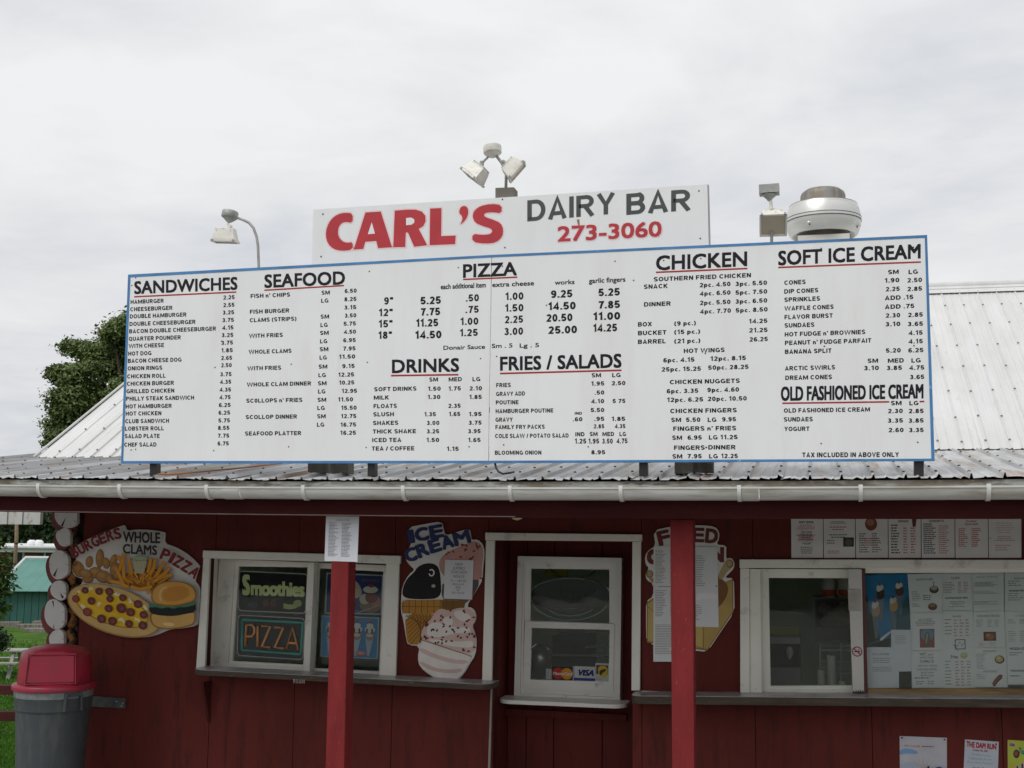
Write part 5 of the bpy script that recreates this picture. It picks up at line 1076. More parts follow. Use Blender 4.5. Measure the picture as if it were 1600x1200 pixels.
# row of seven sheets above the right window
xs = [1235.6, 1286.4, 1336.6, 1387.6, 1439.2, 1492, 1544.2, 1596.2]; RI = (.42, .10, .10); DI = (.07, .07, .08)
LP = mat('dim_laminated_sheet', (.72, .70, .68), .3, var=.05)
row = [('soft serve', 'SOFT SERVE'), ('cones and a dark photo', None), ('a round dessert picture', None), ('drinks', 'DRINKS'), ('desserts', 'DESSERTS'), ('red print in two columns', None), ('faded red print', None)]
labs = ['leftmost laminated sheet headed soft serve in the row above the right window', 'second laminated sheet of the row above the right window with a small dark photo', 'laminated sheet with a brown round dessert picture cut by the beam, above the right window',
        'laminated drinks price sheet with a glass of cola at its top right', 'laminated desserts price sheet with long black and red lists', 'laminated sheet with a red heading and two red columns above the right window', 'rightmost laminated sheet of the row, its red print faded']
for i in range(7):
    x0, x1 = xs[i]+.6, xs[i+1]-.6; o, A = sheet('menu_sheet', labs[i], 'menu sheet', [(x0-.3, 796), (x1, 796), (x1+.3, 871.5), (x0+.4, 871.8)], -.006-.001*(i % 2), LP, 'laminated sheets above the right window')
    if i == 0:
        A.text('SOFT SERVE', 25, 70, 26.5, 4.5, DI, bold=.04); A.lines(10, 31, 90, 42, 3, RI, 1, align='c'); A.text('Dip Cones', 32, 66, 46, 4, DI, bold=.03); A.lines(10, 51, 90, 67, 4, RI, 2, align='c'); A.lines(10, 49, 90, 64, 4, DI, 12, align='c', fill=.7); A.text('YOGURT', 34, 64, 70.5, 4, DI, bold=.03); A.lines(14, 76, 90, 92, 4, DI, 3, align='c')
    if i == 1:
        A.lines(8, 24, 92, 30, 2, DI, 4, align='c'); A.lines(8, 34, 92, 44, 2, RI, 5, align='c'); A.lines(10, 50, 90, 60, 2, DI, 6, align='c'); A.quad(62, 58, 96, 77, (.05, .05, .05)); A.ell(80, 68, 12, 7, (.12, .11, .10)); A.lines(10, 62, 55, 72, 2, DI, 7); A.lines(12, 84, 86, 92, 2, RI, 8)
    if i == 2:
        A.ell(48, 30, 19, 14, (.20, .06, .03)); A.ell(46, 27, 12, 7, (.36, .16, .10)); A.lines(10, 48, 90, 90, 9, DI, 9, cols=2); A.lines(10, 58, 90, 76, 4, RI, 10, align='c')
    if i == 3:
        A.text('DRINKS', 30, 62, 24.5, 4.5, DI, bold=.03); A.poly([(72, 16), (88, 16), (84, 36), (75, 36)], (.14, .04, .03)); A.lines(8, 30, 46, 92, 11, DI, 11, th=.45, fill=.8); A.lines(46, 36, 92, 92, 10, RI, 13, cols=2, fill=.8)
    if i == 4:
        A.text('DESSERTS', 24, 68, 24, 4.5, DI, bold=.03); A.lines(6, 28, 60, 92, 15, DI, 14, th=.5, fill=.9); A.lines(52, 32, 96, 92, 14, RI, 15, fill=.8)
    if i == 5:
        A.text('Sno Shaver', 34, 66, 24, 4, RI, bold=.02); A.text('Specials', 30, 70, 30, 4, RI, bold=.03); A.lines(10, 38, 90, 78, 10, (.5, .16, .15), 16, cols=2, th=.5)
    if i == 6:
        A.lines(14, 26, 90, 50, 5, (.5, .30, .30), 17, align='c', th=.25); A.lines(10, 54, 94, 66, 3, (.5, .26, .26), 18, align='c'); A.lines(20, 72, 94, 86, 3, (.5, .28, .28), 19); A.ell(5, 60, 1.5, 1, (.05, .05, .05))
    A.done()
# spiral binding strip at the end
# --- sheets behind the right window glass (zoom units 5.715 per pixel from (1340,880))
K3 = (1340, 880, 5.715); PY = .048; grp = 'menu papers behind the right window glass'
def wp(label, q, Y=PY, m=PAPER2, cat='menu sheet', name='menu_sheet'): return sheet(name, label, cat, z4(q, *K3), Y, m, grp)
o, A = sheet('poster', 'blue poster of four tall ice cream sundaes behind the right window glass', 'poster', z4([(48, 105), (445, 92), (475, 600), (70, 745)], *K3), .058, ink((.03, .10, .13), .3))
A.poly([(0, 0), (100, 0), (99, 35), (75, 60), (60, 97), (32, 97), (20, 60), (0, 40)], (.01, .17, .36), 0); A.poly([(4, 50), (20, 60), (33, 97), (5, 97)], (.015, .03, .02)); A.poly([(0, 20), (8, 30), (12, 62), (0, 60)], (.02, .05, .03))
A.poly([(32, 96), (60, 88), (59, 92), (34, 100)], (.6, .62, .62))
for cx, cy, fl in ((37, 18, 0), (80, 17, 1), (25, 42, 2), (65, 40, 3)):
    A.poly([(cx-9, cy+8), (cx+9, cy+8), (cx+3, cy+52), (cx-3, cy+52)], (.13, .17, .19)); A.poly([(cx-9, cy+4), (cx+10, cy+4), (cx+9, cy+20), (cx-8, cy+20)], [(.05, .03, .025), (.10, .035, .025), (.42, .30, .20), (.50, .33, .12)][fl], 1)
    A.ell(cx, cy+2, 8, 5, (.55, .53, .48)); A.ell(cx-3, cy+4, 5, 4, (.62, .6, .55)); A.ell(cx, cy-3, 3, 2.5, (.25, .04, .03))
A.done()
FH = mat('blue_white_paper', (.60, .63, .68), .6, var=.03)
o, A = wp('typed fall opening hours notice low behind the right window glass', [(80, 750), (366, 748), (370, 1112), (92, 1116)], .044, FH, 'notice', 'notice')
A.text('FALL HOURS', 18, 70, 17, 5, GI, bold=.01); A.lines(10, 25, 90, 40, 3, (.28, .28, .3), 5, align='c', fill=.95); A.lines(10, 47, 90, 61, 3, (.28, .28, .3), 6, align='c', fill=.95); A.done()
o, A = wp('plain typed note overlapping the hours notice behind the right window glass', [(298, 594), (478, 595), (480, 966), (304, 968)], .041, FH, 'notice', 'notice'); A.lines(20, 12, 95, 34, 5, (.35, .35, .38), 7, fill=1); A.done()
o, A = wp('sandwiches menu paper with a dessert sketch and a bun picture behind the glass', [(445, 98), (752, 88), (758, 435), (470, 440)])
A.text('SANDWICHES', 23, 73, 15, 5, GI, bold=.02); A.ell(76, 42, 14, 10, (.10, .09, .07)); A.ell(76, 38, 10, 6, (.40, .38, .30)); A.stroke([(76, 34), (74, 24), (78, 22)], 2, (.1, .09, .08)); A.ell(70, 86, 14, 9.5, (.17, .09, .05)); A.ell(69, 83, 9, 4, (.33, .20, .11)); A.lines(8, 44, 45, 70, 6, (.25, .25, .25), 1); A.lines(42, 54, 90, 70, 3, (.12, .12, .12), 2, fill=.6); A.lines(8, 76, 40, 86, 3, (.3, .3, .3), 3); A.done()
o, A = wp('menu paper with a colour photo of a wrap on a red and blue ground', [(470, 443), (758, 437), (762, 780), (478, 782)])
A.lines(10, 15, 90, 35, 5, (.12, .12, .12), 4, align='c', fill=.95); A.quad(28, 43, 74, 92, (.28, .08, .09)); A.poly([(30, 45), (72, 45), (70, 70), (50, 76), (34, 70)], (.14, .27, .38), 1); A.poly([(44, 88), (42, 60), (52, 48), (60, 62), (62, 86), (52, 92)], (.16, .15, .07), 2); A.stroke([(48, 80), (52, 56)], 3, (.5, .48, .35)); A.done()
o, A = wp('typed notice of new appetizers and chicken bites with a large heading behind the glass', [(478, 785), (762, 783), (765, 1112), (485, 1114)])
A.text('NEW', 52, 70, 10, 5, GI, bold=0); A.text('APPETIZER', 26, 72, 18, 5, GI, bold=0); A.text("CARL'S", 28, 70, 28, 7, DI, bold=.02); A.text('SPECIAL STEAK', 20, 82, 40, 5, GI, bold=0, shear=.3); A.text('CHICKEN BITES', 17, 80, 50, 5, DI, bold=0); A.text('$4.95 Small', 30, 70, 58.5, 4.5, DI, bold=0); A.text('$6.95 Large', 30, 70, 66, 4.5, DI, bold=0); A.lines(8, 70, 92, 76, 1, DI, 8, fill=1); A.lines(14, 80, 88, 92, 2, (.25, .25, .25), 9, cols=2, fill=1)
A.stroke([(27, 6), (33, 8), (48, 4), (44, 12), (38, 7), (34, 13), (30, 8)], 1.6, DI); A.done()
o, A = wp('clams menu paper with red prices, second column behind the glass', [(754, 88), (1022, 80), (1030, 420), (760, 424)], PY+.002)
A.text('CLAMS', 30, 58, 14, 5.5, GI, bold=.02); A.lines(4, 24, 50, 54, 7, (.2, .2, .2), 10, fill=.9); A.lines(52, 24, 90, 54, 7, (.45, .18, .18), 11, cols=2, fill=.9); A.text('HOMEMADE FISH', 9, 84, 67, 5, DI, bold=.03); A.lines(14, 74, 90, 92, 4, (.32, .32, .32), 12, align='c'); A.done()
o, A = wp('long salads and fries menu paper with a small square emblem, second column behind the glass', [(760, 428), (1030, 424), (1058, 1112), (766, 1118)], PY+.002)
A.text('SALADS', 32, 60, 7, 2.6, GI, bold=.02)
for k, (t) in enumerate(('', '', '', '', '')): A.lines(6, 10+k*4.6, 34, 12.4+k*4.6, 1, DI, 20+k, fill=.95)
A.lines(36, 10, 92, 34, 6, (.42, .25, .25), 26, cols=3, fill=.8)
A.poly(rrect([(38, 37), (72, 37), (72, 50), (38, 50)], 2), DI, 0, holes=[rrect([(40.5, 38), (69.5, 38), (69.5, 49), (40.5, 49)], 2)[::-1]]); A.stroke([(32, 44), (46, 46), (54, 40), (60, 46), (68, 41)], .9, DI); A.stroke([(38, 45), (48, 52)], .8, DI)
A.text('Fries', 25, 47, 59.5, 4.4, GI, bold=.03); A.ell(66, 58, 11, 4, (.45, .46, .22)); A.ell(65, 57, 7, 2.3, (.58, .58, .34))
for k in range(8): A.lines(6, 64+k*4.2, 34, 66.2+k*4.2, 1, DI, 30+k, fill=.95)
A.lines(38, 64, 92, 98, 9, (.42, .27, .27), 40, cols=3, fill=.8); A.done()
o, A = wp('menu paper with a faint blue-grey block of print at the top of the third column', [(1024, 80), (1305, 74), (1308, 425), (1034, 428)]); A.text('ADDED TOPPINGS', 12, 82, 13, 4.5, (.3, .3, .32), bold=0); A.lines(5, 25, 94, 38, 4, (.30, .32, .38), 50, fill=1, th=.6); A.lines(3, 48, 96, 57, 3, (.32, .32, .32), 51, fill=1); A.lines(3, 74, 90, 84, 3, (.25, .25, .25), 52, fill=1); A.done()
o, A = wp('chicken pieces menu paper with a brown food photo, third column', [(1034, 431), (1310, 428), (1325, 750), (1044, 752)])
A.text('CHICKEN PIECES', 11, 84, 13, 6, GI, bold=.01); A.lines(8, 22, 38, 44, 6, (.3, .34, .32), 53, fill=.9); A.lines(44, 22, 90, 44, 6, (.3, .36, .33), 54, cols=2, fill=.9); A.quad(30, 57, 70, 82, (.10, .035, .025)); A.ell(50, 70, 15, 9, (.30, .13, .04)); A.ell(44, 66, 6, 4, (.45, .24, .08)); A.lines(14, 86, 80, 96, 3, (.42, .24, .24), 55, cols=2); A.done()
o, A = wp('burgers and hot dogs menu paper with a bun and a sausage picture, third column', [(1044, 755), (1325, 753), (1340, 1110), (1058, 1106)])
A.text('BURGERS', 28, 68, 9, 4.5, (.2, .2, .2), bold=.01); A.lines(5, 14, 46, 54, 11, (.33, .33, .33), 56, fill=.95); A.ell(78, 30, 15.5, 10.5, (.06, .05, .04)); A.ell(77, 29, 12, 8, (.50, .40, .13)); A.ell(75, 26, 7, 4, (.62, .54, .25)); A.text('HOT DOGS', 26, 68, 60, 5, (.2, .2, .2), bold=.01); A.lines(4, 66, 40, 80, 3, (.35, .35, .35), 57)
A.stroke(chaikin([(56, 94), (62, 86), (74, 76), (82, 72)], 2, False), 12, (.17, .05, .04)); A.stroke(chaikin([(57, 91), (63, 84), (74, 75), (80, 72)], 2, False), 6, (.27, .09, .07)); A.ell(83, 71, 3, 2, (.03, .03, .03)); A.ell(56, 95, 3, 2, (.03, .03, .03)); A.done()
o, A = wp('fourth column menu paper with a bold breaded line, cut by the picture edge', [(1312, 84), (1700, 78), (1700, 425), (1314, 428)], PY+.002)
A.text('Seafood', 22, 44, 15, 5, DI, bold=.0); A.lines(8, 20, 50, 36, 3, (.2, .2, .2), 58); A.text('Breaded Shrimp', 11, 56, 47, 5, DI, bold=.04); A.lines(8, 52, 60, 74, 4, (.3, .3, .3), 59); A.done()
o, A = wp('fourth column menu paper with a mozza sticks line, cut by the picture edge', [(1314, 431), (1700, 428), (1700, 1085), (1342, 1085)], PY+.002)
A.text('CHEESE', 24, 46, 6, 2.6, (.3, .3, .3), bold=0); A.lines(6, 10, 60, 17, 4, (.25, .3, .28), 60, cols=2); A.lines(6, 26, 60, 42, 6, (.3, .33, .33), 61, cols=2); A.text('MOZZA STICKS', 8, 60, 51, 3.2, DI, bold=.05); A.lines(6, 55, 50, 61, 2, (.2, .2, .2), 62); A.text('MUSHROOM CAPS', 8, 62, 81, 2.6, DI, bold=.04); A.lines(6, 86, 50, 90, 1, (.2, .2, .2), 63); A.done()
# strip of paper and no smoking sticker on the divider post
o, A = sheet('price_sheet', 'narrow dull paper strip pinned to the top of the chipped white window post', 'paper sheet', z4([(770, 225), (885, 228), (892, 430), (778, 425)], 1190, 880, 5.715), -.0575, ink((.42, .40, .36))); A.lines(4, 2, 96, 6, 1, DI, 1, fill=1); A.lines(8, 20, 92, 60, 8, (.36, .30, .28), 2); A.done()
q = [(1330.5, 1009.5), (1348, 1009.5), (1348, 1027), (1330.5, 1027)]
a = P(1339.3, 1018, -.056); b = MB(); b.lathe(a, [(.0335, 0), (.0335, .0012)], n=32, axis=(0, -1, 0)); o = b.build('no_smoking_sticker', ink((.62, .60, .58)), None, origin=a); tag(o, 'round no smoking sticker with a red ring on the chipped white window post', 'sticker')
A = Art(o, lambda x, y: (a.x+x/1000, -.0572, a.z-y/1000), base=.0004)
A.poly([(6*2-30, -3), (20, -3), (20, 4), (-18, 4)], (.03, .03, .03)); A.stroke([(6, -3), (14, -12), (8, -18)], 3, (.03, .03, .03))
ringp = [(29*cos(2*pi*k/32), 29*sin(2*pi*k/32)) for k in range(32)]; A.stroke(ringp, 6.5, (.32, .02, .03), closed=True); A.stroke([(-20, -20), (20, 20)], 6.5, (.32, .02, .03)); A.done()

# --- three posters below the right counter (zoom units 5.333 from (1300,1000))
K8 = (1300, 1000, 5.333)
o, A = sheet('poster', 'pale poster of sky and sunburst with an orange date below the right counter', 'poster', z4([(563, 800), (957, 815), (958, 1200), (567, 1200)], *K8), -.0035, ink((.50, .50, .54)))
A.poly([(0, 30), (12, 25), (28, 27), (40, 33), (36, 37), (14, 36), (0, 40)], (.20, .36, .60), 1); A.poly([(0, 62), (12, 54), (30, 52), (44, 60), (30, 68), (0, 72)], (.40, .45, .56), 2); A.poly([(60, 66), (78, 60), (100, 62), (100, 74), (70, 72)], (.36, .42, .58), 2)
for k in range(34):
    a_ = radians(185+k*5.2); r0 = 16; r1 = 34+8*sin(k*2.1); A.stroke([(52+r0*cos(a_), 86+r0*1.1*sin(a_)), (52+r1*cos(a_), 86+r1*1.1*sin(a_))], [1.0, .4], (.46, .36, .24) if k % 2 else (.36, .33, .38), keep=True)
A.up(); A.poly([(0, 80), (40, 76), (60, 84), (100, 80), (100, 100), (0, 100)], (.30, .36, .50), 1)
A.poly([(54, 90), (57, 72), (58, 64), (61, 60), (64, 66), (64, 78), (66, 92)], (.02, .02, .05), 1); A.poly([(74, 66), (84, 62), (92, 66), (88, 70), (78, 69)], (.05, .04, .05), 1)
A.text('09.14.08', 10, 43, 20, 4.5, (.60, .20, .06), bold=.0, slope=.02); A.lines(48, 18, 90, 22.5, 1, (.16, .14, .12), 3, fill=1, th=.5)
for x, y in ((5, 3.5), (95, 4)): A.ell(x, y, 2.2, 1.8, (.02, .02, .02), n=10)
A.done()
o, A = sheet('poster', 'pale blue race poster headed the dam run in red, below the right counter', 'poster', z4([(1108, 828), (1390, 848), (1380, 1200), (1092, 1200)], *K8), -.0035, ink((.50, .54, .60)))
RR = (.40, .03, .04); A.text('THE DAM RUN', 5, 93, 11.5, 13, RR, bold=.05, slope=.03); A.text('October 4th, 2008', 24, 68, 23, 5, (.42, .08, .08), bold=.03, slope=.03)
BB = (.22, .33, .45)
for t, x0, x1, y in (('7 & 10km Course', 20, 76, 33), ('Registration & Start', 14, 82, 42), ('River, North Andover', 10, 84, 51)): A.text(t, x0, x1, y, 4.6, BB, bold=0, slope=.03)
for t, x0, x1, y in (('the Fun Run', 26, 68, 64), ('Registration & 1:30pm', 14, 82, 73.5)): A.text(t, x0, x1, y, 5, (.04, .04, .05), bold=.02, slope=.03)
A.lines(12, 82, 84, 98, 2, (.04, .04, .05), 2, align='c', fill=.95)
for x, y in ((8, 5), (92, 6)): A.ell(x, y, 2.6, 2.2, (.03, .03, .03), n=10)
A.done()
o, A = sheet('poster', 'lime green poster with purple lettering at the right edge, below the right counter', 'poster', z4([(1463, 832), (1760, 850), (1745, 1200), (1466, 1200)], *K8), -.0035, ink((.44, .50, .07)))
A.ell(13, 11, 9, 4.5, (.40, .30, .38)); A.text('Club', 6, 20, 10.5, 6, (.22, .02, .12), bold=.06); A.ell(25, 31, 9, 10, (.10, .03, .02)); A.ell(24, 30, 5, 6, (.25, .09, .06)); A.text('You', 30, 52, 24, 14, (.02, .22, .20), bold=.05, shear=.1, slope=.3)
for cx, cy in ((28, 68), (42, 62), (20, 78), (50, 75), (60, 64)): A.poly([(cx-9, cy+20), (cx-7, cy), (cx-4, cy-10), (cx+3, cy-12), (cx+8, cy-2), (cx+9, cy+20)], (.55, .50, .48), 2); A.poly([(cx-5, cy+18), (cx-4, cy+2), (cx, cy-8), (cx+5, cy), (cx+6, cy+18)], (.22, .03, .03), 2); A.ell(cx, cy-6, 3, 4, (.05, .02, .03))
A.poly([(5, 60), (12, 50), (22, 55), (16, 66)], (.55, .42, .05), 2); A.done()

# ============================================================ LEFT WINDOW SIGNS
K2 = (300, 780, 3.635)
DK = ink((.006, .006, .007), .6)
def tubes(parent, lines, Y, r, m, name='tube'):
    for pl in lines:
        b = MB(); b.tube([P(x, y, Y) for x, y in z4(pl, *K2)], r, n=8); b.build(name, m, parent, smooth=True)
sg = thing('window_sign', 'black smoothies sign with green lettering hanging in the left window', 'sign', tuple(P(425, 955, .235)))
q = z4([(262, 405), (658, 425), (646, 652), (260, 634)], *K2)
pxpart('backing_panel', sg, DK, [q], .228, .24)
RIM = mat('pale_sign_rim', (.62, .62, .60), .4)
rr = rrect([(266, 408), (656, 426), (645, 649), (263, 632)], 22); tubes(sg, [rr+[rr[0]]], .226, .0035, RIM, 'rim')
A = Art(sg, lambda x, y: P(*z4([(x, y)], *K2)[0], .228)); GN = (.64, .72, .34)
A.text('S', 286, 330, 487, 116, GN, bold=.05); A.text('moothies', 334, 640, 508, 84, GN, bold=.05, slope=.03, sp=.95)
for cx in (420, 462): A.ell(cx, 592, 19, 20, (.10, .018, .012)); A.ell(cx, 574, 12, 5, (.03, .07, .02))
for k in range(3): A.stroke(chaikin([(520, 596+k*9), (560, 606+k*8), (600, 598+k*6), (612, 574)], 2, False), [4, 14, 16, 14, 14, 14, 13, 12, 12, 10, 9, 8, 7, 6][:len(chaikin([(0, 0), (1, 0), (2, 0), (3, 0)], 2, False))] if False else 11, (.34, .44, .14))
A.ell(600, 592, 24, 20, (.30, .40, .12)); A.ell(345, 600, 30, 18, (.02, .035, .06)); A.done()
sg = thing('window_sign', 'neon pizza sign with orange letters in a teal frame low in the left window', 'sign', tuple(P(420, 1028, .235)))
q = z4([(258, 655), (640, 676), (630, 914), (254, 888)], *K2); pxpart('backing_panel', sg, DK, [q], .228, .24)
rr = rrect([(262, 658), (640, 678), (630, 912), (257, 887)], 22); tubes(sg, [rr+[rr[0]]], .226, .0035, RIM, 'rim')
TL_ = mat('teal_tube', (.08, .34, .29), .3); OT = mat('orange_tube', (.74, .34, .13), .3)
f1 = rrect([(286, 684), (630, 702), (619, 882), (282, 858)], 12); tubes(sg, [f1+[f1[0]]], .216, .0095, TL_, 'frame_tube')
for l in ([(302, 836), (310, 714), (340, 714), (354, 730), (354, 760), (340, 780), (306, 780)], [(373, 720), (372, 838)], [(395, 720), (444, 724), (396, 838), (446, 842)], [(468, 728), (518, 732), (470, 842), (522, 848)], [(538, 848), (572, 730), (604, 856)], [(546, 816), (596, 820)]): tubes(sg, [l], .212, .0095, OT, 'letter_tube')
o, A = sheet('poster', 'dark blue poster of ice cream bowls behind the glass of the left window', 'poster', z4([(764, 417), (1086, 430), (1078, 656), (754, 650)], *K2), .236, ink((.36, .42, .50), .3))
A.poly([(2, 3), (98, 3), (98, 97), (2, 97)], (.012, .032, .13)); A.text('BOWLS', 64, 94, 15, 7, (.20, .08, .07), bold=.02); A.text('SUNDAE', 8, 40, 15, 7, (.35, .08, .07), bold=.02)
A.poly([(38, 60), (44, 12), (56, 20), (66, 45), (58, 62)], (.45, .38, .30), 2); A.ell(80, 76, 19, 20, (.20, .13, .07)); A.ell(70, 62, 10, 13, (.45, .42, .34)); A.ell(88, 66, 9, 12, (.42, .16, .14)); A.ell(81, 58, 11, 14, (.17, .04, .03)); A.ell(79, 38, 13, 9, (.55, .53, .46)); A.ell(80, 29, 5, 4, (.25, .05, .03)); A.stroke([(55, 98), (99, 74)], 2.5, (.40, .34, .24)); A.poly([(34, 86), (60, 90), (60, 97), (30, 97)], (.03, .13, .35)); A.done()
o, A = sheet('poster', 'bright blue poster of parfaits in tall glasses low in the left window', 'poster', z4([(737, 660), (1064, 672), (1055, 909), (728, 893)], *K2), .234, ink((.42, .48, .52), .3))
A.poly([(2, 2), (98, 2), (98, 98), (2, 98)], (.015, .20, .42)); A.text('PARFAITS', 44, 86, 8, 6, (.36, .12, .16), bold=.02)
for cx in (16, 38, 62, 84):
    A.poly([(cx-6, 50), (cx+8, 50), (cx+1, 94), (cx-2, 94)], (.36, .42, .46)); A.poly([(cx-7, 34), (cx+9, 34), (cx+7, 56), (cx-5, 56)], (.30, .20, .17), 1); A.ell(cx+1, 30, 9, 8, (.55, .53, .50)); A.ell(cx+1, 20, 6, 5, (.60, .58, .54)); A.ell(cx+1, 12, 3, 2.6, (.36, .05, .04)); A.stroke([(cx-4, 28), (cx-4, 38)], 3, (.03, .03, .04)); A.stroke([(cx+5, 28), (cx+5, 40)], 3, (.03, .03, .04)); A.ell(cx+1, 44, 6, 4, (.55, .52, .48))
A.ell(71, 87, 9, 6, (.55, .14, .10), -10); A.ell(71, 87, 5, 2.5, (.62, .40, .36)); A.done()

# ============================================================ DOOR SASH: OVAL SIGN, CARD DECALS
K7 = (780, 850, 4.614)
ov = thing('window_sign', 'dark oval sign hanging on two chains behind the upper pane of the sash window', 'sign', tuple(P(890, 928, SY+.10)))
OY = SY+.10
def z7(x, y): return (780+x/4.614, 850+y/4.614)
ring = [z7(512+285*cos(2*pi*k/40), 362+122*sin(2*pi*k/40)) for k in range(40)]
f_ = [P(x, y, OY) for x, y in ring]; b = MB(); b.mesh(f_+[(p.x, OY+.03, p.z) for p in f_], [tuple(range(40)), tuple(range(79, 39, -1))]+[(i, (i+1) % 40, (i+1) % 40+40, i+40) for i in range(40)]); b.build('oval_panel', mat('oval_black', (.014, .016, .015), .35), ov)
PT = mat('pale_oval_tube', (.30, .33, .31), .3)
def tube7(pl, r, m, par, nm, Y): 
    b = MB(); b.tube([P(*z7(x, y), Y) for x, y in pl], r, n=7); b.build(nm, m, par, smooth=True)
tube7([(512+288*cos(a), 365+118*sin(a)) for a in [radians(t) for t in range(180, 296, 8)]], .0045, PT, ov, 'oval_tube', OY-.012); tube7([(512+292*cos(a), 372+178*sin(a)) for a in [radians(t) for t in range(22, 172, 8)]], .0045, PT, ov, 'oval_tube', OY-.012)
tube7([(512+200*cos(a), 400+118*sin(a)) for a in [radians(t) for t in range(35, 150, 8)]], .004, PT, ov, 'oval_tube', OY-.014)
tube7([(460, 466), (560, 464)], .003, PT, ov, 'oval_tube', OY-.016)
A = Art(ov, lambda x, y: P(*z7(x, y), OY), base=.001)
for k in range(4): A.stroke([(330+k*95, 420), (350+k*95, 320), (385+k*95, 400), (400+k*95, 330)], 7, (.025, .03, .028))
A.done()
for p in ([(370, 182), (445, 238)], [(695, 188), (632, 240)]): tube7(p, .004, BLK, ov, 'chain', OY+.01)
DC = 'card decals low on the sash window'
def z7q(*q): return [z7(x, y) for x, y in q]
DY = SY+.017
o, A = sheet('decal', 'small narrow grey sticker left of the card decals on the sash window', 'sticker', z7q((338, 898), (378, 900), (376, 976), (336, 972)), DY, ink((.36, .38, .36)), DC); A.lines(10, 10, 90, 90, 4, (.2, .2, .2), 1); A.done()
o, A = sheet('decal', 'card decal with overlapping red and orange circles on the sash window', 'sticker', z7q((384, 884), (530, 888), (530, 982), (384, 976)), DY, ink((.03, .03, .03)), DC)
A.ell(28, 50, 28, 44, (.45, .035, .02), n=28); A.ell(71, 52, 28, 44, (.60, .26, .02), n=28); A.text('MasterCard', 3, 97, 52, 24, (.62, .60, .58), bold=.02, shear=.15); A.done()
o, A = sheet('decal', 'white and blue card decal with dark blue letters on the sash window', 'sticker', z7q((532, 880), (692, 886), (692, 990), (532, 984)), DY, ink((.50, .52, .50)), DC)
A.quad(3, 0, 6, 100, (.03, .05, .22)); A.quad(3, 80, 100, 99, (.03, .05, .22)); A.text('VISA', 17, 94, 43, 42, (.02, .035, .16), bold=.05, shear=.22); A.done()
o, A = sheet('decal', 'white card decal with a yellow square on the sash window', 'sticker', z7q((694, 858), (792, 862), (790, 994), (692, 988)), DY, ink((.44, .46, .45)), DC)
A.poly([(6, 10), (94, 10), (94, 60), (6, 60)], (.10, .05, .07)); A.poly([(18, 14), (90, 14), (90, 76), (24, 76)], (.55, .40, .04), 1); A.poly([(30, 40), (76, 28), (80, 40), (54, 52), (40, 70), (30, 58)], (.05, .04, .03), 1); A.lines(8, 84, 92, 92, 1, (.2, .2, .25), 1, fill=1); A.done()

# ============================================================ INSIDE THE STAND (seen through the glass)
K9 = (1190, 880, 5.715)
def z9(x, y): return (1190+x/5.715, 880+y/5.715)
mc = thing('drinks_machine', 'dark drinks machine with a glowing-free picture panel inside the right window', 'machine', tuple(P(*z9(620, 700), .75)))
mc['label'] = 'dark drinks machine with a dim picture panel inside the right window'
pxpart('cabinet', mc, mat('machine_black', (.02, .021, .022), .35), [[z9(455, 305), z9(880, 312), z9(880, 700), z9(458, 698)]], .75, 1.2)
A = Art(mc, lambda x, y: P(*z9(x, y), .75)); A.poly([(480, 320), (800, 325), (800, 570), (480, 570)], (.035, .03, .028)); A.ell(550, 400, 40, 50, (.10, .08, .08)); A.ell(600, 410, 20, 40, (.11, .07, .07)); A.ell(700, 520, 90, 45, (.10, .10, .03)); A.ell(600, 520, 80, 50, (.06, .05, .03)); A.ell(730, 390, 50, 40, (.09, .09, .035)); A.done()
for k, (x, w) in enumerate(((600, 42), (750, 40))):
    q = P(*z9(x, 302), .85); r = w*.0012; b = MB(); s_ = thing('squeeze_bottle', ['left of two red and white bottles standing on the dark drinks machine', 'right of two red and white bottles standing on the dark drinks machine'][k], 'bottle', tuple(q), 'bottles on the drinks machine')
    part('bottle_body', s_, ink((.72, .70, .66)), lambda b: b.lathe(q, [(r, 0), (r, .10), (r*.85, .135), (r*.7, .15)], n=18), auto=40); part('bottle_label', s_, ink((.55, .09, .04)), lambda b: b.lathe(q, [(r*1.02, .008), (r*1.02, .055)], n=18, cap=False), smooth=True); part('bottle_cap', s_, ink((.12, .02, .02)), lambda b: b.lathe(q+Vector((0, 0, .150)), [(r*.75, 0), (r*.75, .012)], n=18))
rk = thing('wire_rack', 'white wire shelf rack inside the right window below the drinks machine', 'rack', tuple(P(*z9(660, 1080), .9)))
WIRE = mat('rack_white', (.8, .82, .8), .4)
for y in (735, 775, 875, 935, 980): part('rack_bar', rk, WIRE, lambda b: b.tube([P(*z9(520, y), .9), P(*z9(860, y+6), .9)], .006, n=6))
for x in (522, 710, 860): part('rack_post', rk, WIRE, lambda b: b.tube([P(*z9(x, 705), .905), P(*z9(x, 1100), .905)], .006, n=6))
for k, (x, y, w) in enumerate(((630, 830, 34), (535, 940, 30), (720, 1055, 26))):
    q = P(*z9(x, 1098), .6); h = (1098-y)/5.715/225; s_ = MB(); r = w*.00095
    for j in range(int(h/.016)): s_.lathe(q+Vector((0, 0, j*.016)), [(r*.82, 0), (r, .02), (r*.98, .021)], n=16, cap=True)
    o = s_.build('cup_stack', ink((.72, .72, .62)), None, origin=q, auto=40); tag(o, ['tall stack of pale paper cups inside the right window', 'middle height stack of pale cups left of the tallest stack inside the right window', 'short pale cup at the right inside the right window'][k], 'cup stack', 'cups inside the right window')
ic = thing('dispenser', 'grey counter dispenser with a pale lever at the lower left inside the right window', 'machine', tuple(P(*z9(200, 1090), 1.0)))
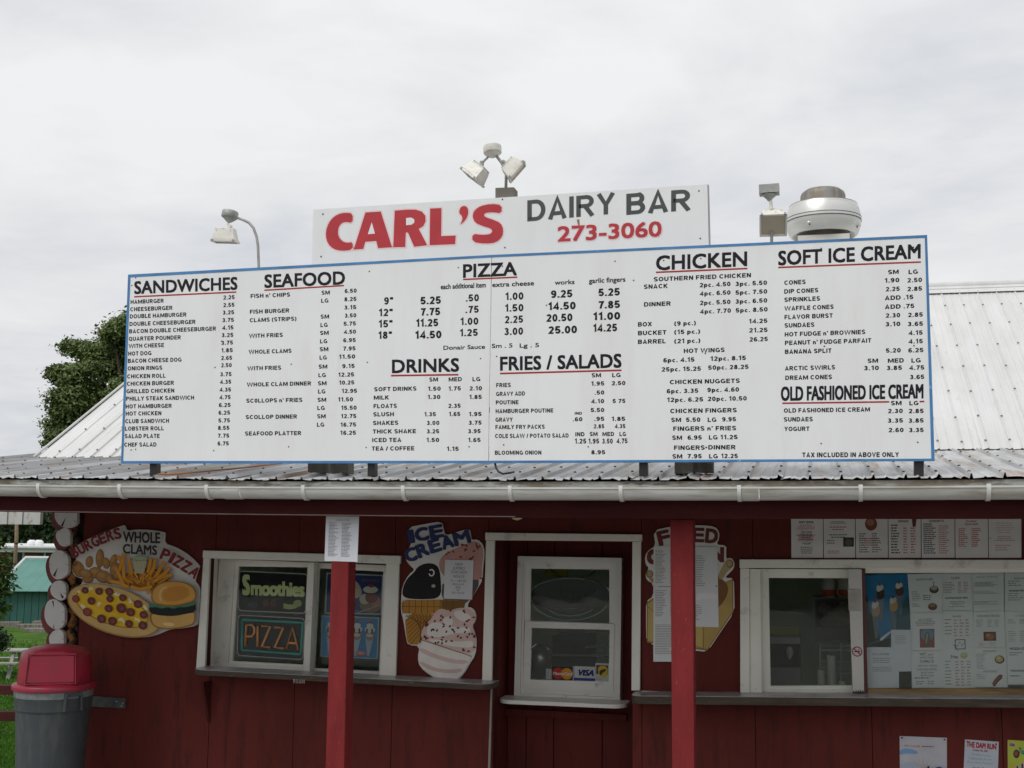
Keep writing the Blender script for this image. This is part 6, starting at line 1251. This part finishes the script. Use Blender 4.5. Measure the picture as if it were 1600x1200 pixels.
pxpart('dispenser_body', ic, mat('dim_steel', (.28, .28, .27), .4, .4), [[z9(60, 660), z9(345, 665), z9(350, 1100), z9(60, 1100)]], 1.0, 1.4); pxpart('dark_front', ic, ink((.02, .022, .022)), [[z9(70, 720), z9(345, 722), z9(345, 930), z9(70, 930)]], .99, .999)
part('lever', ic, ink((.75, .78, .75)), lambda b: b.lathe(P(*z9(252, 860), .97), [(.008, 0), (.022, .03), (.026, .06), (.02, .085), (.006, .095)], n=14), smooth=True)
b = MB(); b.px([z9(75, 575), z9(335, 572), z9(335, 640), z9(75, 640)], 1.3, 1.31); o = b.build('price_card', ink((.60, .62, .10)), None, origin=P(*z9(200, 640), 1.3)); tag(o, 'small yellow card above the dispenser inside the right window', 'card')
part('shelf_rail', bld, ink((.8, .82, .8)), lambda b: b.px([z9(-10, 405), z9(405, 455), z9(405, 466), z9(-10, 418)], 1.55, 1.57))
# behind the sash window
b = MB(); b.px([z7(180, 120), z7(860, 130), z7(860, 300), z7(180, 300)], 2.2, 2.25); o = b.build('wall_board', ink((.70, .80, .68)), None, origin=P(880, 900, 2.2)); tag(o, 'pale green menu board on the far wall seen above the oval sign', 'board')
b = MB(); b.px([z7(333, 150), z7(488, 150), z7(488, 232), z7(333, 232)], 2.17, 2.19); o = b.build('price_card', ink((.80, .66, .08)), None, origin=P(870, 880, 2.17)); tag(o, 'yellow card on the far wall seen through the top of the sash window', 'card')
tk = thing('steel_mixer', 'rounded dull steel mixer inside the sash window lower left', 'machine', tuple(P(*z7(300, 960), .95)))
q = P(*z7(290, 960), .95); part('bowl', tk, mat('dull_steel', (.40, .41, .38), .3, .7), lambda b: b.lathe(q, [(.05, 0), (.085, .06), (.095, .14), (.08, .21), (.03, .25)], n=24), smooth=True); part('head', tk, ink((.05, .05, .05)), lambda b: b.lathe(q+Vector((-.10, -.1, -.0)), [(.06, 0), (.07, .1), (.06, .2), (.02, .24)], n=20), smooth=True)
for k, (x, y, w) in enumerate(((450, 690, 55), (560, 700, 50))): pass
ap = thing('counter_cabinet', 'dark grey cabinet and pale worktop deep inside the sash window', 'cabinet', tuple(P(*z7(600, 960), 1.3)))
pxpart('cabinet_body', ap, ink((.10, .10, .095)), [[z7(380, 660), z7(700, 640), z7(700, 1000), z7(380, 1000)]], 1.3, 1.7); pxpart('worktop', ap, ink((.30, .32, .29)), [[z7(200, 790), z7(860, 800), z7(860, 815), z7(200, 805)]], 1.2, 1.29)
pxpart('open_shelf', ap, ink((.26, .28, .25)), [[z7(620, 620), z7(860, 620), z7(860, 640), z7(620, 640)]], 1.25, 1.3); pxpart('open_shelf', ap, ink((.34, .36, .33)), [[z7(620, 735), z7(860, 735), z7(860, 750), z7(620, 750)]], 1.25, 1.3)

# ============================================================ TRASH CAN
cy_ = -.50; cc = P(85, 1073, cy_); cc = Vector((cc.x, cy_, GZ)); RZ = P(85, 1073, cy_-.2).z
can = thing('trash_can', 'grey round trash can with a red domed push-door lid beside the stacked log ends', 'trash can', tuple(cc))
CG = mat('grey_can_plastic', (.058, .068, .074), .5, var=.12, vs=6, bump=.15, bs=60, dirt=(.10, .105, .10), dirt_s=5, dirt_t=.62, dirt_w=.12, dstretch=(3, 3, .6), dirt2=(.03, .03, .03), d2s=30, d2t=.74); CRD = mat('red_lid_plastic', (.37, .020, .048), .42, var=.06, vs=4, bump=.05, bs=30, dirt=(.27, .03, .05), dirt_s=5, dirt_t=.58, dirt_w=.1, dirt2=(.48, .16, .18), d2s=50, d2t=.76)
can.scale = (.925, .925, 1)
hz = RZ-GZ-.03
part('barrel', can, CG, lambda b: b.lathe(cc, [(.235, 0), (.275, hz-.16), (.279, hz-.155), (.279, hz-.15), (.287, hz-.145), (.29, hz-.01), (.296, hz)], n=56), auto=35)
part('bag_liner', can, mat('clear_liner', (.22, .24, .24), .25, var=.2, vs=30, bump=.6, bs=40), lambda b: b.lathe(cc, [(.2915, hz-.058), (.294, hz-.05), (.2975, hz-.005), (.299, hz+.004)], n=56, cap=False, shape=lambda a, r, h: ((r+.0015*sin(23*a))*cos(a), (r+.0015*sin(23*a))*sin(a))), smooth=True)
camdir = (Vector((CP.x, CP.y, 0))-Vector((cc.x, cc.y, 0))).normalized(); fa = atan2(camdir.y, camdir.x)-.13
for da in (.62,):
    ha = fa+da
    hx, hy = cc.x+.286*cos(ha), cc.y+.286*sin(ha); t_ = Vector((-sin(ha), cos(ha), 0)); n_ = Vector((cos(ha), sin(ha), 0)); c_ = Vector((hx, hy, GZ+hz-.085))
    def handle(b):
        for s_ in (-1, 1): b.hexa([c_+t_*(s_*.068-.008)+n_*.03+Vector((0, 0, -.06)), c_+t_*(s_*.068+.008)+n_*.03+Vector((0, 0, -.06)), c_+t_*(s_*.06+.008)+n_*.03+Vector((0, 0, .06)), c_+t_*(s_*.06-.008)+n_*.03+Vector((0, 0, .06))], [c_+t_*(s_*.068-.008)-n_*.01+Vector((0, 0, -.06)), c_+t_*(s_*.068+.008)-n_*.01+Vector((0, 0, -.06)), c_+t_*(s_*.06+.008)-n_*.01+Vector((0, 0, .06)), c_+t_*(s_*.06-.008)-n_*.01+Vector((0, 0, .06))])
        b.hexa([c_+t_*-.07+n_*.034+Vector((0, 0, .045)), c_+t_*.07+n_*.034+Vector((0, 0, .045)), c_+t_*.07+n_*.034+Vector((0, 0, .066)), c_+t_*-.07+n_*.034+Vector((0, 0, .066))], [c_+t_*-.07-n_*.01+Vector((0, 0, .045)), c_+t_*.07-n_*.01+Vector((0, 0, .045)), c_+t_*.07-n_*.01+Vector((0, 0, .066)), c_+t_*-.07-n_*.01+Vector((0, 0, .066))])
    part('handle', can, CG, handle, bevel=.003)
lid = bpy.data.objects.new('lid', None); S.collection.objects.link(lid); lid.parent = can
def dome(a, r, h):
    x, y = r*cos(a), r*sin(a)          # a = angle from the door direction
    fl = max(.0, 1-h/.42)
    lim = .232-.10*max(0, (h-.06))*1.1
    if h > .04: x = max(-lim*1.02, min(lim, x))
    return x*cos(fa)-y*sin(fa), x*sin(fa)+y*cos(fa)
LZ0 = Vector((cc.x, cc.y, GZ+hz))
part('lid_rim', lid, CRD, lambda b: b.lathe(LZ0, [(.298, -.012), (.312, -.008), (.316, .0), (.314, .022), (.306, .032), (.285, .036), (.27, .036)], n=64), auto=45)
prof = [(.272, .034), (.275, .045), (.271, .12), (.266, .19), (.260, .225), (.248, .248), (.225, .266), (.18, .284), (.11, .298), (.02, .303)]
part('lid_dome', lid, CRD, lambda b: b.lathe(LZ0, prof, n=72, shape=dome), auto=42)
dn = Vector((cos(fa), sin(fa), 0)); dt = Vector((-sin(fa), cos(fa), 0)); dc = LZ0+Vector((0, 0, .055))
def door(b):
    w0, w1, h = .172, .160, .185; lean = -.055*.9
    def q(s_, z, o_): return dc+dt*(s_*(w0+(w1-w0)*z/h))+Vector((0, 0, z))+dn*(.233-.0-.11*z*1.0+o_)
    b.hexa([q(-1, 0, .004), q(1, 0, .004), q(1, h, .004), q(-1, h, .004)], [q(-1, 0, -.01), q(1, 0, -.01), q(1, h, -.01), q(-1, h, -.01)])
part('push_door', lid, CRD, door, bevel=.003)
def dframe(b):
    w0, w1, h = .172, .160, .185
    def q(s_, z, o_): return dc+dt*(s_*(1.0)*(w0+(w1-w0)*z/h))+Vector((0, 0, z))+dn*(.233-.11*z+o_)
    def bar(a, c, e_, f__): b.hexa([x+dn*.014 for x in (a, c, e_, f__)], [x-dn*.012 for x in (a, c, e_, f__)])
    g = .006
    bar(q(-1, -.012, 0)-dt*.016, q(1, -.012, 0)+dt*.016, q(1, -g, 0)+dt*.016, q(-1, -g, 0)-dt*.016)
    bar(q(-1, h+g, 0)-dt*.016, q(1, h+g, 0)+dt*.016, q(1, h+.016, 0)+dt*.014, q(-1, h+.016, 0)-dt*.014)
    bar(q(-1, -g, 0)-dt*.016, q(-1, -g, 0)-dt*g, q(-1, h+g, 0)-dt*g, q(-1, h+g, 0)-dt*.014)
    bar(q(1, -g, 0)+dt*g, q(1, -g, 0)+dt*.016, q(1, h+g, 0)+dt*.014, q(1, h+g, 0)+dt*g)
part('door_frame', lid, CRD, dframe, bevel=.002)
# metal strap that holds the can to the wall
st = thing('wall_strap', 'dull metal strap screwed to the red wall behind the trash can', 'metal strap', tuple(P(196, 1107, -.02)))
part('strap_plate', st, mat('dull_zinc', (.14, .15, .15), .45, .5, var=.3, vs=20), lambda b: b.px([(120, 1086), (196, 1091.5), (195.5, 1107), (120, 1103)], -.012, -.004)); 
b = MB()
for px, py in ((182, 1096), (192, 1099), (190, 1103)): q = P(px, py, -.012); b.lathe(q, [(.008, 0), (.006, .004), (.002, .006)], n=8, axis=(0, -1, 0))
b.build('screw', GAL, st)
# red deck rails at the far left
for k, (y0, y1) in enumerate(((1069.5, 1089), (1110, 1130.5))):
    pass
dr = thing('deck_railing', 'dark red wooden railing of two boards running out left behind the trash can', 'railing', tuple(P(20, 1200, .6)))
RAIL = mat('rail_red', (.075, .018, .016), .75, spec=.2, var=.25, vs=4, stretch=(.4, 1, 1)); RTOP = mat('rail_top_worn', (.20, .07, .06), .5)
for y0, y1 in ((1072, 1089), (1113, 1130)):
    def rail(b):
        a, c = P(-260, y0-3, .6), P(60, y0, .6); h = .075
        b.hexa([a-Vector((0, 0, h)), c-Vector((0, 0, h)), c, a], [a-Vector((0, -.10, h)), c-Vector((0, -.10, h)), c+Vector((0, .10, 0)), a+Vector((0, .10, 0))])
    part('rail', dr, RAIL, rail)
for px in (-90, -250): part('rail_post', dr, RAIL, lambda b: b.px([(px, 1050), (px+22, 1050), (px+22, 1300), (px, 1300)], .705, .80))
# ============================================================ BEHIND AND BEYOND
# picnic tables on the lawn
def picnic(loc, rz, label):
    t = thing('picnic_table', label, 'picnic table', loc, 'picnic tables on the lawn'); t.rotation_euler = (0, 0, rz)
    PW = mat('grey_table_wood', (.30, .29, .26), .8, var=.25, vs=5, stretch=(.3, 1, 1), bump=.3)
    def L_(name, fn):
        b = MB(); fn(b); me_ = b.build(name, PW, None); me_.parent = t
    for k in range(5): L_('top_plank', lambda b: b.box(-.95, .95, -.36+k*.147, -.36+k*.147+.138, .72, .76))
    for s in (-1, 1):
        for k in range(2): L_('seat_plank', lambda b: b.box(-.95, .95, s*.68-.14+k*.145, s*.68-.14+k*.145+.135, .42, .46))
    for x in (-.68, .68):
        for s in (-1, 1): L_('leg', lambda b: b.hexa([(x-.045, s*.62-.05, 0), (x+.045, s*.62-.05, 0), (x+.045, s*.22-.05, .72), (x-.045, s*.22-.05, .72)], [(x-.045, s*.62+.05, 0), (x+.045, s*.62+.05, 0), (x+.045, s*.22+.05, .72), (x-.045, s*.22+.05, .72)]))
        L_('brace', lambda b: b.box(x+.046, x+.085, -.8, .8, .36, .42))
    return t
g = G(-14, 1054, -2.1); picnic((g.x, g.y, ground_z(g.x, g.y)), radians(18), 'grey picnic table on the lawn left of the trash can lid')
g = G(-70, 1010, -2.1); picnic((g.x, g.y, ground_z(g.x, g.y)), radians(-25), 'far picnic table on the lawn cut off by the left picture edge')
# green shed
sh = thing('green_shed', 'long green metal shed with a paler green roof beyond the lawn', 'shed', tuple(G(60, 975, -2.1)))
c0 = G(-30, 976, -2.1); c1 = G(420, 978, -2.1)
dx = (c1-c0).normalized(); dyv = Vector((-dx.y, dx.x, 0)); Ls = (c1-c0).length
zt = lambda px, py, ref: None
def hgt(px, py, base):      # height where the view through (px,py) passes over the base line point under px
    d = ray(px, py); o = CP; n = dyv; t = ((base-o).dot(n))/d.dot(n); return (o+d*t).z
ze = hgt(60, 922, c0); depth = 7.0
SHG = mat('shed_green_wall', (.028, .115, .095), .6, var=.12, vs=2); SHR = mat('shed_green_roof', (.085, .22, .185), .6, var=.1, vs=1.5)
b = MB(); k = 0; x = 0
while x < Ls: a = c0+dx*x; c = c0+dx*min(x+.28, Ls); b.hexa([Vector((a.x, a.y, -2.3)), Vector((c.x, c.y, -2.3)), Vector((c.x, c.y, ze)), Vector((a.x, a.y, ze))], [Vector((p.x+dyv.x*.1, p.y+dyv.y*.1, z)) for p, z in ((a, -2.3), (c, -2.3), (c, ze), (a, ze))]); x += .3
b.build('wall', SHG, sh)
b = MB(); a = c0+dyv*.11; c = c1+dyv*.11; b.hexa([Vector((a.x, a.y, -2.3)), Vector((c.x, c.y, -2.3)), Vector((c.x, c.y, ze)), Vector((a.x, a.y, ze))], [Vector((p.x, p.y, z)) for p, z in ((a+dyv*depth, -2.3), (c+dyv*depth, -2.3), (c+dyv*depth, ze), (a+dyv*depth, ze))]); b.build('wall', SHG, sh)
zr = hgt(60, 874, c0+dyv*(depth/2)); over = -.35
def rq(x, t): p = c0+dx*x+dyv*(over+(depth/2-over)*t); return Vector((p.x, p.y, ze-.05+(zr-ze+.05)*t))
xl = (G(6, 976, -2.1)-c0).length*.6
b = MB(); x = xl
while x < Ls+.3:
    b.hexa([rq(x, 0), rq(x+.43, 0), rq(x+.43, 0)+Vector((0, 0, .02)), rq(x, 0)+Vector((0, 0, .02))], [rq(x, 1), rq(x+.43, 1), rq(x+.43, 1)+Vector((0, 0, .02)), rq(x, 1)+Vector((0, 0, .02))])
    b.hexa([rq(x+.43, 0), rq(x+.47, 0), rq(x+.47, 0)+Vector((0, 0, .025)), rq(x+.43, 0)+Vector((0, 0, .025))], [rq(x+.43, 1), rq(x+.47, 1), rq(x+.47, 1)+Vector((0, 0, .025)), rq(x+.43, 1)+Vector((0, 0, .025))]); x += .47
b.build('roof', SHR, sh)
b = MB(); a, c = rq(xl, 1), rq(Ls, 1); b.tube([a+Vector((0, 0, .05)), c+Vector((0, 0, .05))], .10, n=6); b.build('ridge_cap', mat('pale_ridge', (.5, .55, .53), .5), sh)
b = MB(); a, c = rq(xl, 0), rq(xl, 1); b.tube([a+Vector((0, 0, .02)), c+Vector((0, 0, .02))], .09, n=6); b.build('verge_cap', mat('pale_ridge', (.5, .55, .53), .5), sh)
b = MB(); q0, q1 = rq(xl+.1, 0), rq(xl+.1, 1); q2 = q1+dyv*(depth/2); b.face([q0, q1, Vector((q2.x, q2.y, q0.z)), Vector((q2.x, q2.y, -2.3)), Vector((q0.x, q0.y, -2.3))]); b.build('gable_end', SHG, sh)
b = MB(); a, c = rq(xl, 1), rq(Ls, 1); e_ = dyv*(depth/2+.3); b.face([a, c, c+e_+Vector((0, 0, ze-zr)), a+e_+Vector((0, 0, ze-zr))]); b.build('rear_roof', SHR, sh)
# timber edging and stones in front of the shed
rg = random.Random(21)
for k, (xa, xb, yy, h) in enumerate(((-12, 30, 978, .16), (24, 66, 981, .14), (36, 75, 986, .10), (50, 92, 978, .20))):
    g0, g1 = G(xa, yy, -2.1), G(xb, yy+1.5, -2.1); z = -2.16; n_ = Vector((-(g1-g0).y, (g1-g0).x, 0)).normalized()*.22
    b = MB(); b.hexa([Vector((g0.x, g0.y, z)), Vector((g1.x, g1.y, z)), Vector((g1.x, g1.y, z+h+.10)), Vector((g0.x, g0.y, z+h+.06))], [Vector((g0.x, g0.y, z))+n_, Vector((g1.x, g1.y, z))+n_, Vector((g1.x, g1.y, z+h+.12))+n_, Vector((g0.x, g0.y, z+h+.08))+n_])
    o = b.build('timber', GREYW, None, origin=(g0.x, g0.y, z), bevel=.02); tag(o, ['leftmost weathered timber at the foot of the green shed', 'long weathered timber at the foot of the green shed, in the middle', 'low weathered timber lying in front of the others by the green shed', 'weathered timber nearest the log ends at the foot of the green shed'][k], 'timber', 'old timbers along the shed')
# brick building beyond
BD = 78.0
def bp(px, py, d=BD): r_ = ray(px, py); h = sqrt(r_.x**2+r_.y**2); return CP+r_*(d/h)
bb = thing('brick_building', 'low flat roofed brick building with a deep white fascia beyond the green shed', 'building', (bp(40, 880).x, bp(40, 880).y, -2.1))
a, c = bp(-160, 872), bp(330, 872, 74); ex = (c-a); ex.z = 0; Lb = ex.length; ex.normalize(); ey = Vector((-ex.y, ex.x, 0))
def fz(px, py):
    d = ray(px, py); t = ((a-CP).dot(ey))/d.dot(ey); return CP+d*t
zt_, zf_ = fz(50, 854).z, fz(50, 862.5).z
def bx_(b, x0, x1, y0, y1, z0, z1):
    q = lambda x, y, z: Vector((a.x, a.y, 0))+ex*x+ey*y+Vector((0, 0, z)); b.hexa([q(x0, y0, z0), q(x1, y0, z0), q(x1, y0, z1), q(x0, y0, z1)], [q(x0, y1, z0), q(x1, y1, z0), q(x1, y1, z1), q(x0, y1, z1)])
part('wall', bb, mat('red_brick', (.22, .075, .05), .85, var=.2, vs=3), lambda b: bx_(b, 0, Lb, 0, 10, -2.5, zf_))
part('fascia', bb, mat('grey_fascia', (.42, .43, .41), .7, var=.08), lambda b: bx_(b, -.6, Lb+.6, -.7, 10.7, zf_, zt_-.08)); part('roof_edge', bb, mat('white_edge', (.62, .63, .62), .6), lambda b: bx_(b, -.7, Lb+.7, -.8, 10.8, zt_-.08, zt_+.02))
for p0, p1 in ((-60, -30), (14, 22.5), (26.5, 35.5), (60.5, 69), (71, 90), (110, 130)):
    x0, x1 = (fz(p0, 868)-a).dot(ex), (fz(p1, 868)-a).dot(ex)
    wn = part('window', bb, mat('far_glass', (.03, .04, .05), .2), lambda b: bx_(b, x0, x1, -.05, .02, zf_-1.6, zf_-.02)); part('window_frame', wn, mat('white_edge', (.62, .63, .62), .6), lambda b: (bx_(b, x1, x1+.10, -.08, .0, zf_-1.6, zf_-.02), bx_(b, x0-.02, x1, -.08, -.051, zf_-.95, zf_-.87)))
for k, (px, py, w) in enumerate(((35, 848.5, 6.5), (46.5, 851.5, 6.5))):
    q = fz(px, 852)+ey*2.0; d = (q-CP).length/FPX; b = MB(); b.lathe((q.x, q.y, zt_), [(w*d*.9, 0), (w*d, .12), (w*d*.95, .26), (w*d*.5, .36)], n=14); o = b.build('roof_unit', mat('white_unit', (.8, .8, .8), .5), None, origin=(q.x, q.y, zt_)); tag(o, ['white rounded unit on the far brick building roof, left of two', 'white rounded unit on the far brick building roof, right of two'][k], 'roof unit', 'white units on the far roof')
# utility pole
q = bp(22, 905, 66); b = MB(); b.tube([(q.x, q.y, -2.2), (q.x, q.y, 1.5), (bp(25.5, 800, 66).x, bp(25.5, 800, 66).y, 3.3)], [.10, .09, .08], n=10); o = b.build('pole', mat('brown_pole', (.26, .17, .11), .8, var=.2), None, smooth=True, origin=(q.x, q.y, -2.2)); tag(o, 'thin brown wooden pole standing beyond the left end of the porch', 'pole')

# ------------------------------------------------------------ trees
def leafmat(name, col, var=.35):
    M = mat(name, col, .6, var=var, vs=1.1, spec=.3)
    return M
BARK = mat('tree_bark', (.07, .055, .04), .9, var=.3, bump=.5)
def tree(name, label, cat, base, clumps, leaf, n, m, group=None, trunk_r=.2, seed=0, limbs=True):
    """clumps: (centre Vector, radius Vector-ish) -- leaves are small bent quads spread through each clump"""
    rg = random.Random(seed); t = thing(name, label, cat, base, group); base = Vector(base)
    b = MB(); top_ = sum((c for c, r in clumps), Vector())/len(clumps)
    mid = Vector((base.x*.6+top_.x*.4, base.y*.6+top_.y*.4, base.z+(top_.z-base.z)*.55))
    b.tube([base-Vector((0, 0, .3)), base.lerp(mid, .5), mid, top_], [trunk_r*1.15, trunk_r, trunk_r*.7, trunk_r*.25], n=8)
    b.build('trunk', BARK, t, smooth=True)
    if limbs:
        b = MB()
        for c, r in clumps:
            s_ = base.lerp(mid, rg.uniform(.7, 1.0)) if rg.random() < .6 else mid.lerp(top_, rg.random()*.7); m1 = s_.lerp(c, .5)+Vector((rg.uniform(-.2, .2), rg.uniform(-.2, .2), rg.uniform(0, .3)))*max(r)
            b.tube([s_, m1, c], [trunk_r*.32, trunk_r*.2, trunk_r*.05], n=5)
        b.build('limbs', BARK, t, smooth=True)
    vs = []; fs = []; tot = sum(r[0]*r[1]*r[2] for c, r in clumps)**1.0
    for c, r in clumps:
        k = int(n*(r[0]*r[1]*r[2])**(2/3)/sum((q[0]*q[1]*q[2])**(2/3) for _, q in clumps))
        nsub = max(6, k//62); subs = []
        for _ in range(nsub):
            while True:
                v = Vector((rg.uniform(-1, 1), rg.uniform(-1, 1), rg.uniform(-1, 1)))
                if .25 < v.length < 1: break
            v = v.normalized()*(v.length**.45); subs.append((c+Vector((v.x*r[0], v.y*r[1], v.z*r[2])), v))
        for _ in range(k):
            s_, v = subs[rg.randrange(nsub)]; sr = .15*max(r)+leaf*1.2
            p = s_+Vector((rg.gauss(0, sr), rg.gauss(0, sr), rg.gauss(0, sr*.55)))
            nn = (v*.6+Vector((rg.gauss(0, .6), rg.gauss(0, .6), rg.gauss(.5, .5)))).normalized(); u = nn.orthogonal().normalized(); w = nn.cross(u); a = rg.uniform(0, 6.28)
            u, w = u*cos(a)+w*sin(a), w*cos(a)-u*sin(a); l = leaf*rg.uniform(.6, 1.3); k0 = len(vs)
            vs += [p-u*l, p+w*l*.45+nn*l*.12, p+u*l, p-w*l*.45+nn*l*.12]; fs.append((k0, k0+1, k0+2, k0+3))
    b = MB(); b.mesh(vs, fs); b.build('crown', m, t); return t
LEAF1 = leafmat('maple_leaves', (.105, .145, .042), .4); LEAF2 = leafmat('dark_far_leaves', (.034, .062, .022)); LEAF3 = leafmat('mid_far_leaves', (.05, .085, .03)); LEAF4 = leafmat('light_near_leaves', (.06, .11, .02))
TY_ = 14.0
def tp(px, py, dy=0): return P(px, py, TY_+dy)
cl = []
pxm = (TY_+CAMD)*1.12/FPX
for px, py, rp, rq_ in ((178, 520, 22, 26), (150, 552, 28, 22), (120, 545, 22, 17), (170, 575, 30, 28), (125, 592, 32, 28), (95, 585, 18, 16), (110, 632, 33, 30), (95, 662, 24, 26), (150, 630, 34, 32), (200, 560, 35, 40), (215, 620, 42, 42), (82, 688, 14, 10), (240, 540, 40, 40), (260, 500, 40, 38), (300, 560, 50, 50), (290, 640, 60, 50), (350, 600, 45, 60), (205, 510, 22, 22), (130, 680, 36, 26), (190, 680, 45, 32), (255, 690, 50, 40)):
    cl.append((tp(px, py, random.uniform(-1.0, 1.6)), (rp*pxm*.84, rp*pxm*.9, rq_*pxm*.84)))
gb = tp(230, 900); tree('maple_tree', 'leafy green maple rising behind the white roof at the left end of the price board', 'tree', (gb.x, gb.y, ground_z(gb.x, gb.y)), cl, .048, 100000, LEAF1, trunk_r=.26, seed=5)
# small tree that reaches in at the left edge
cl = []
for px, py, rp in ((-14, 905, 16), (-5, 880, 12), (8, 896, 7), (4, 915, 9), (-10, 935, 14), (9, 905, 6), (-25, 860, 22), (-30, 920, 25), (0, 950, 8), (-12, 960, 12), (5, 925, 5)):
    q = bp(px, py, 24); s_ = 24/FPX; cl.append((q, (rp*s_, rp*s_, rp*s_*.8)))
q = bp(-45, 1040, 24); tree('young_tree', 'small leafy tree at the left edge in front of the green shed', 'tree', (q.x, q.y, ground_z(q.x, q.y)), cl, .055, 3000, LEAF4, trunk_r=.06, seed=8)
b_ = bp(-2, 985, 36); cl = [(bp(px, py, 36), (r_*.02, r_*.02, r_*.02)) for px, py, r_ in ((-4, 1000, 12), (5, 1004, 8), (-14, 998, 14))]
tree('bush', 'dark low bush on the lawn at the left edge', 'bush', (b_.x, b_.y, ground_z(b_.x, b_.y)), cl, .05, 1500, LEAF2, trunk_r=.03, seed=9)
# trees on the slope behind the brick building
rg = random.Random(33); i = 0
names = ['dark', 'bushy', 'broad', 'leaning', 'tall', 'rounded', 'ragged', 'dense', 'spreading', 'low', 'narrow', 'heavy']
for px, d in ((-40, 100), (-12, 112), (8, 104), (22, 118), (38, 101), (52, 110), (66, 103), (80, 116), (96, 102), (116, 112), (140, 104), (30, 128), (60, 130), (5, 132), (90, 130)):
    q = bp(px, 850, d); gz_ = ground_z(q.x, q.y); tz = bp(px, 792+rg.uniform(-8, 4), d).z; s_ = d/FPX; h = tz-gz_
    cl = [(Vector((q.x+rg.uniform(-1, 1)*16*s_, q.y+rg.uniform(-1, 1)*16*s_, gz_+h*t)), (rg.uniform(11, 18)*s_, rg.uniform(11, 18)*s_, h*.16)) for t in (.2, .32, .45, .58, .7, .84, .5, .3)]
    tree('hillside_tree', names[i % 12]+(' ' if i < 12 else ' far ')+'green tree on the slope beyond the brick building', 'tree', (q.x, q.y, gz_), cl, .26, 2600, (LEAF2, LEAF3)[i % 2], 'trees on the slope', trunk_r=.3, seed=40+i, limbs=False); i += 1
# distant wood on the hill, one mass
vs, fs = [], []
for k in range(26000):
    an = rg.uniform(-2.2, 1.0); d = rg.uniform(125, 330); x, y = sin(an)*d, cos(an)*d-8; z = ground_z(x, y)+rg.uniform(.5, 9)*(1 if rg.random() < .8 else 1.2); l = rg.uniform(.5, 1.3)
    nn = Vector((rg.gauss(0, 1), rg.gauss(-.6, 1), rg.gauss(.6, .8))).normalized(); u = nn.orthogonal().normalized(); w = nn.cross(u); k0 = len(vs); p = Vector((x, y, z)); vs += [p-u*l, p+w*l*.8, p+u*l, p-w*l*.8]; fs.append((k0, k0+1, k0+2, k0+3))
b = MB(); b.mesh(vs, fs); o = b.build('distant_wood', LEAF2, None); stuff(o); o['label'] = 'dark distant wood on the hillside'; o['category'] = 'woodland'
# unseen tree row added behind the camera: blocks low sky, window glass reflects it
vs, fs = [], []
for k in range(26000):
    x = rg.uniform(-55, 50); y = -27-rg.uniform(0, 9)-abs(x)*.1; z = rg.random()*4.5*(.78+.16*sin(x*.21)+.12*sin(x*.53)); l = rg.uniform(.35, .8); nn = Vector((rg.gauss(0, 1), rg.gauss(.8, 1), rg.gauss(.6, .8))).normalized(); u = nn.orthogonal().normalized(); w = nn.cross(u); k0 = len(vs); p = Vector((x, y, z+GZ)); vs += [p-u*l, p+w*l*.8, p+u*l, p-w*l*.8]; fs.append((k0, k0+1, k0+2, k0+3))
b = MB(); b.mesh(vs, fs); o = b.build('unseen_tree_line', LEAF2, None); stuff(o); o['label'] = 'unseen dark tree line added behind the camera to block low sky'; o['category'] = 'woodland'
# grass tufts on the lawn that shows beside the can
vs, fs = [], []
for k in range(16000):
    px, py = rg.uniform(-25, 110), 1000+210*rg.random()**.8; g = G(px, py, -2.1)
    if g.y < 6: continue
    z = ground_z(g.x, g.y); h = rg.uniform(.03, .075)*(1.4 if rg.random() < .1 else 1); a_ = rg.uniform(0, 6.28); w = .012+.0006*g.y; k0 = len(vs); l = rg.uniform(-.04, .04)
    vs += [(g.x-w*cos(a_), g.y-w*sin(a_), z-.01), (g.x+w*cos(a_), g.y+w*sin(a_), z-.01), (g.x+l, g.y+l*.5, z+h)]; fs.append((k0, k0+1, k0+2))
b = MB(); b.mesh(vs, fs); o = b.build('grass', mat('grass_blades', (.055, .135, .014), .8, spec=.15, var=.35, vs=3), None); stuff(o); o['label'] = 'short green lawn grass left of the trash can'; o['category'] = 'grass'
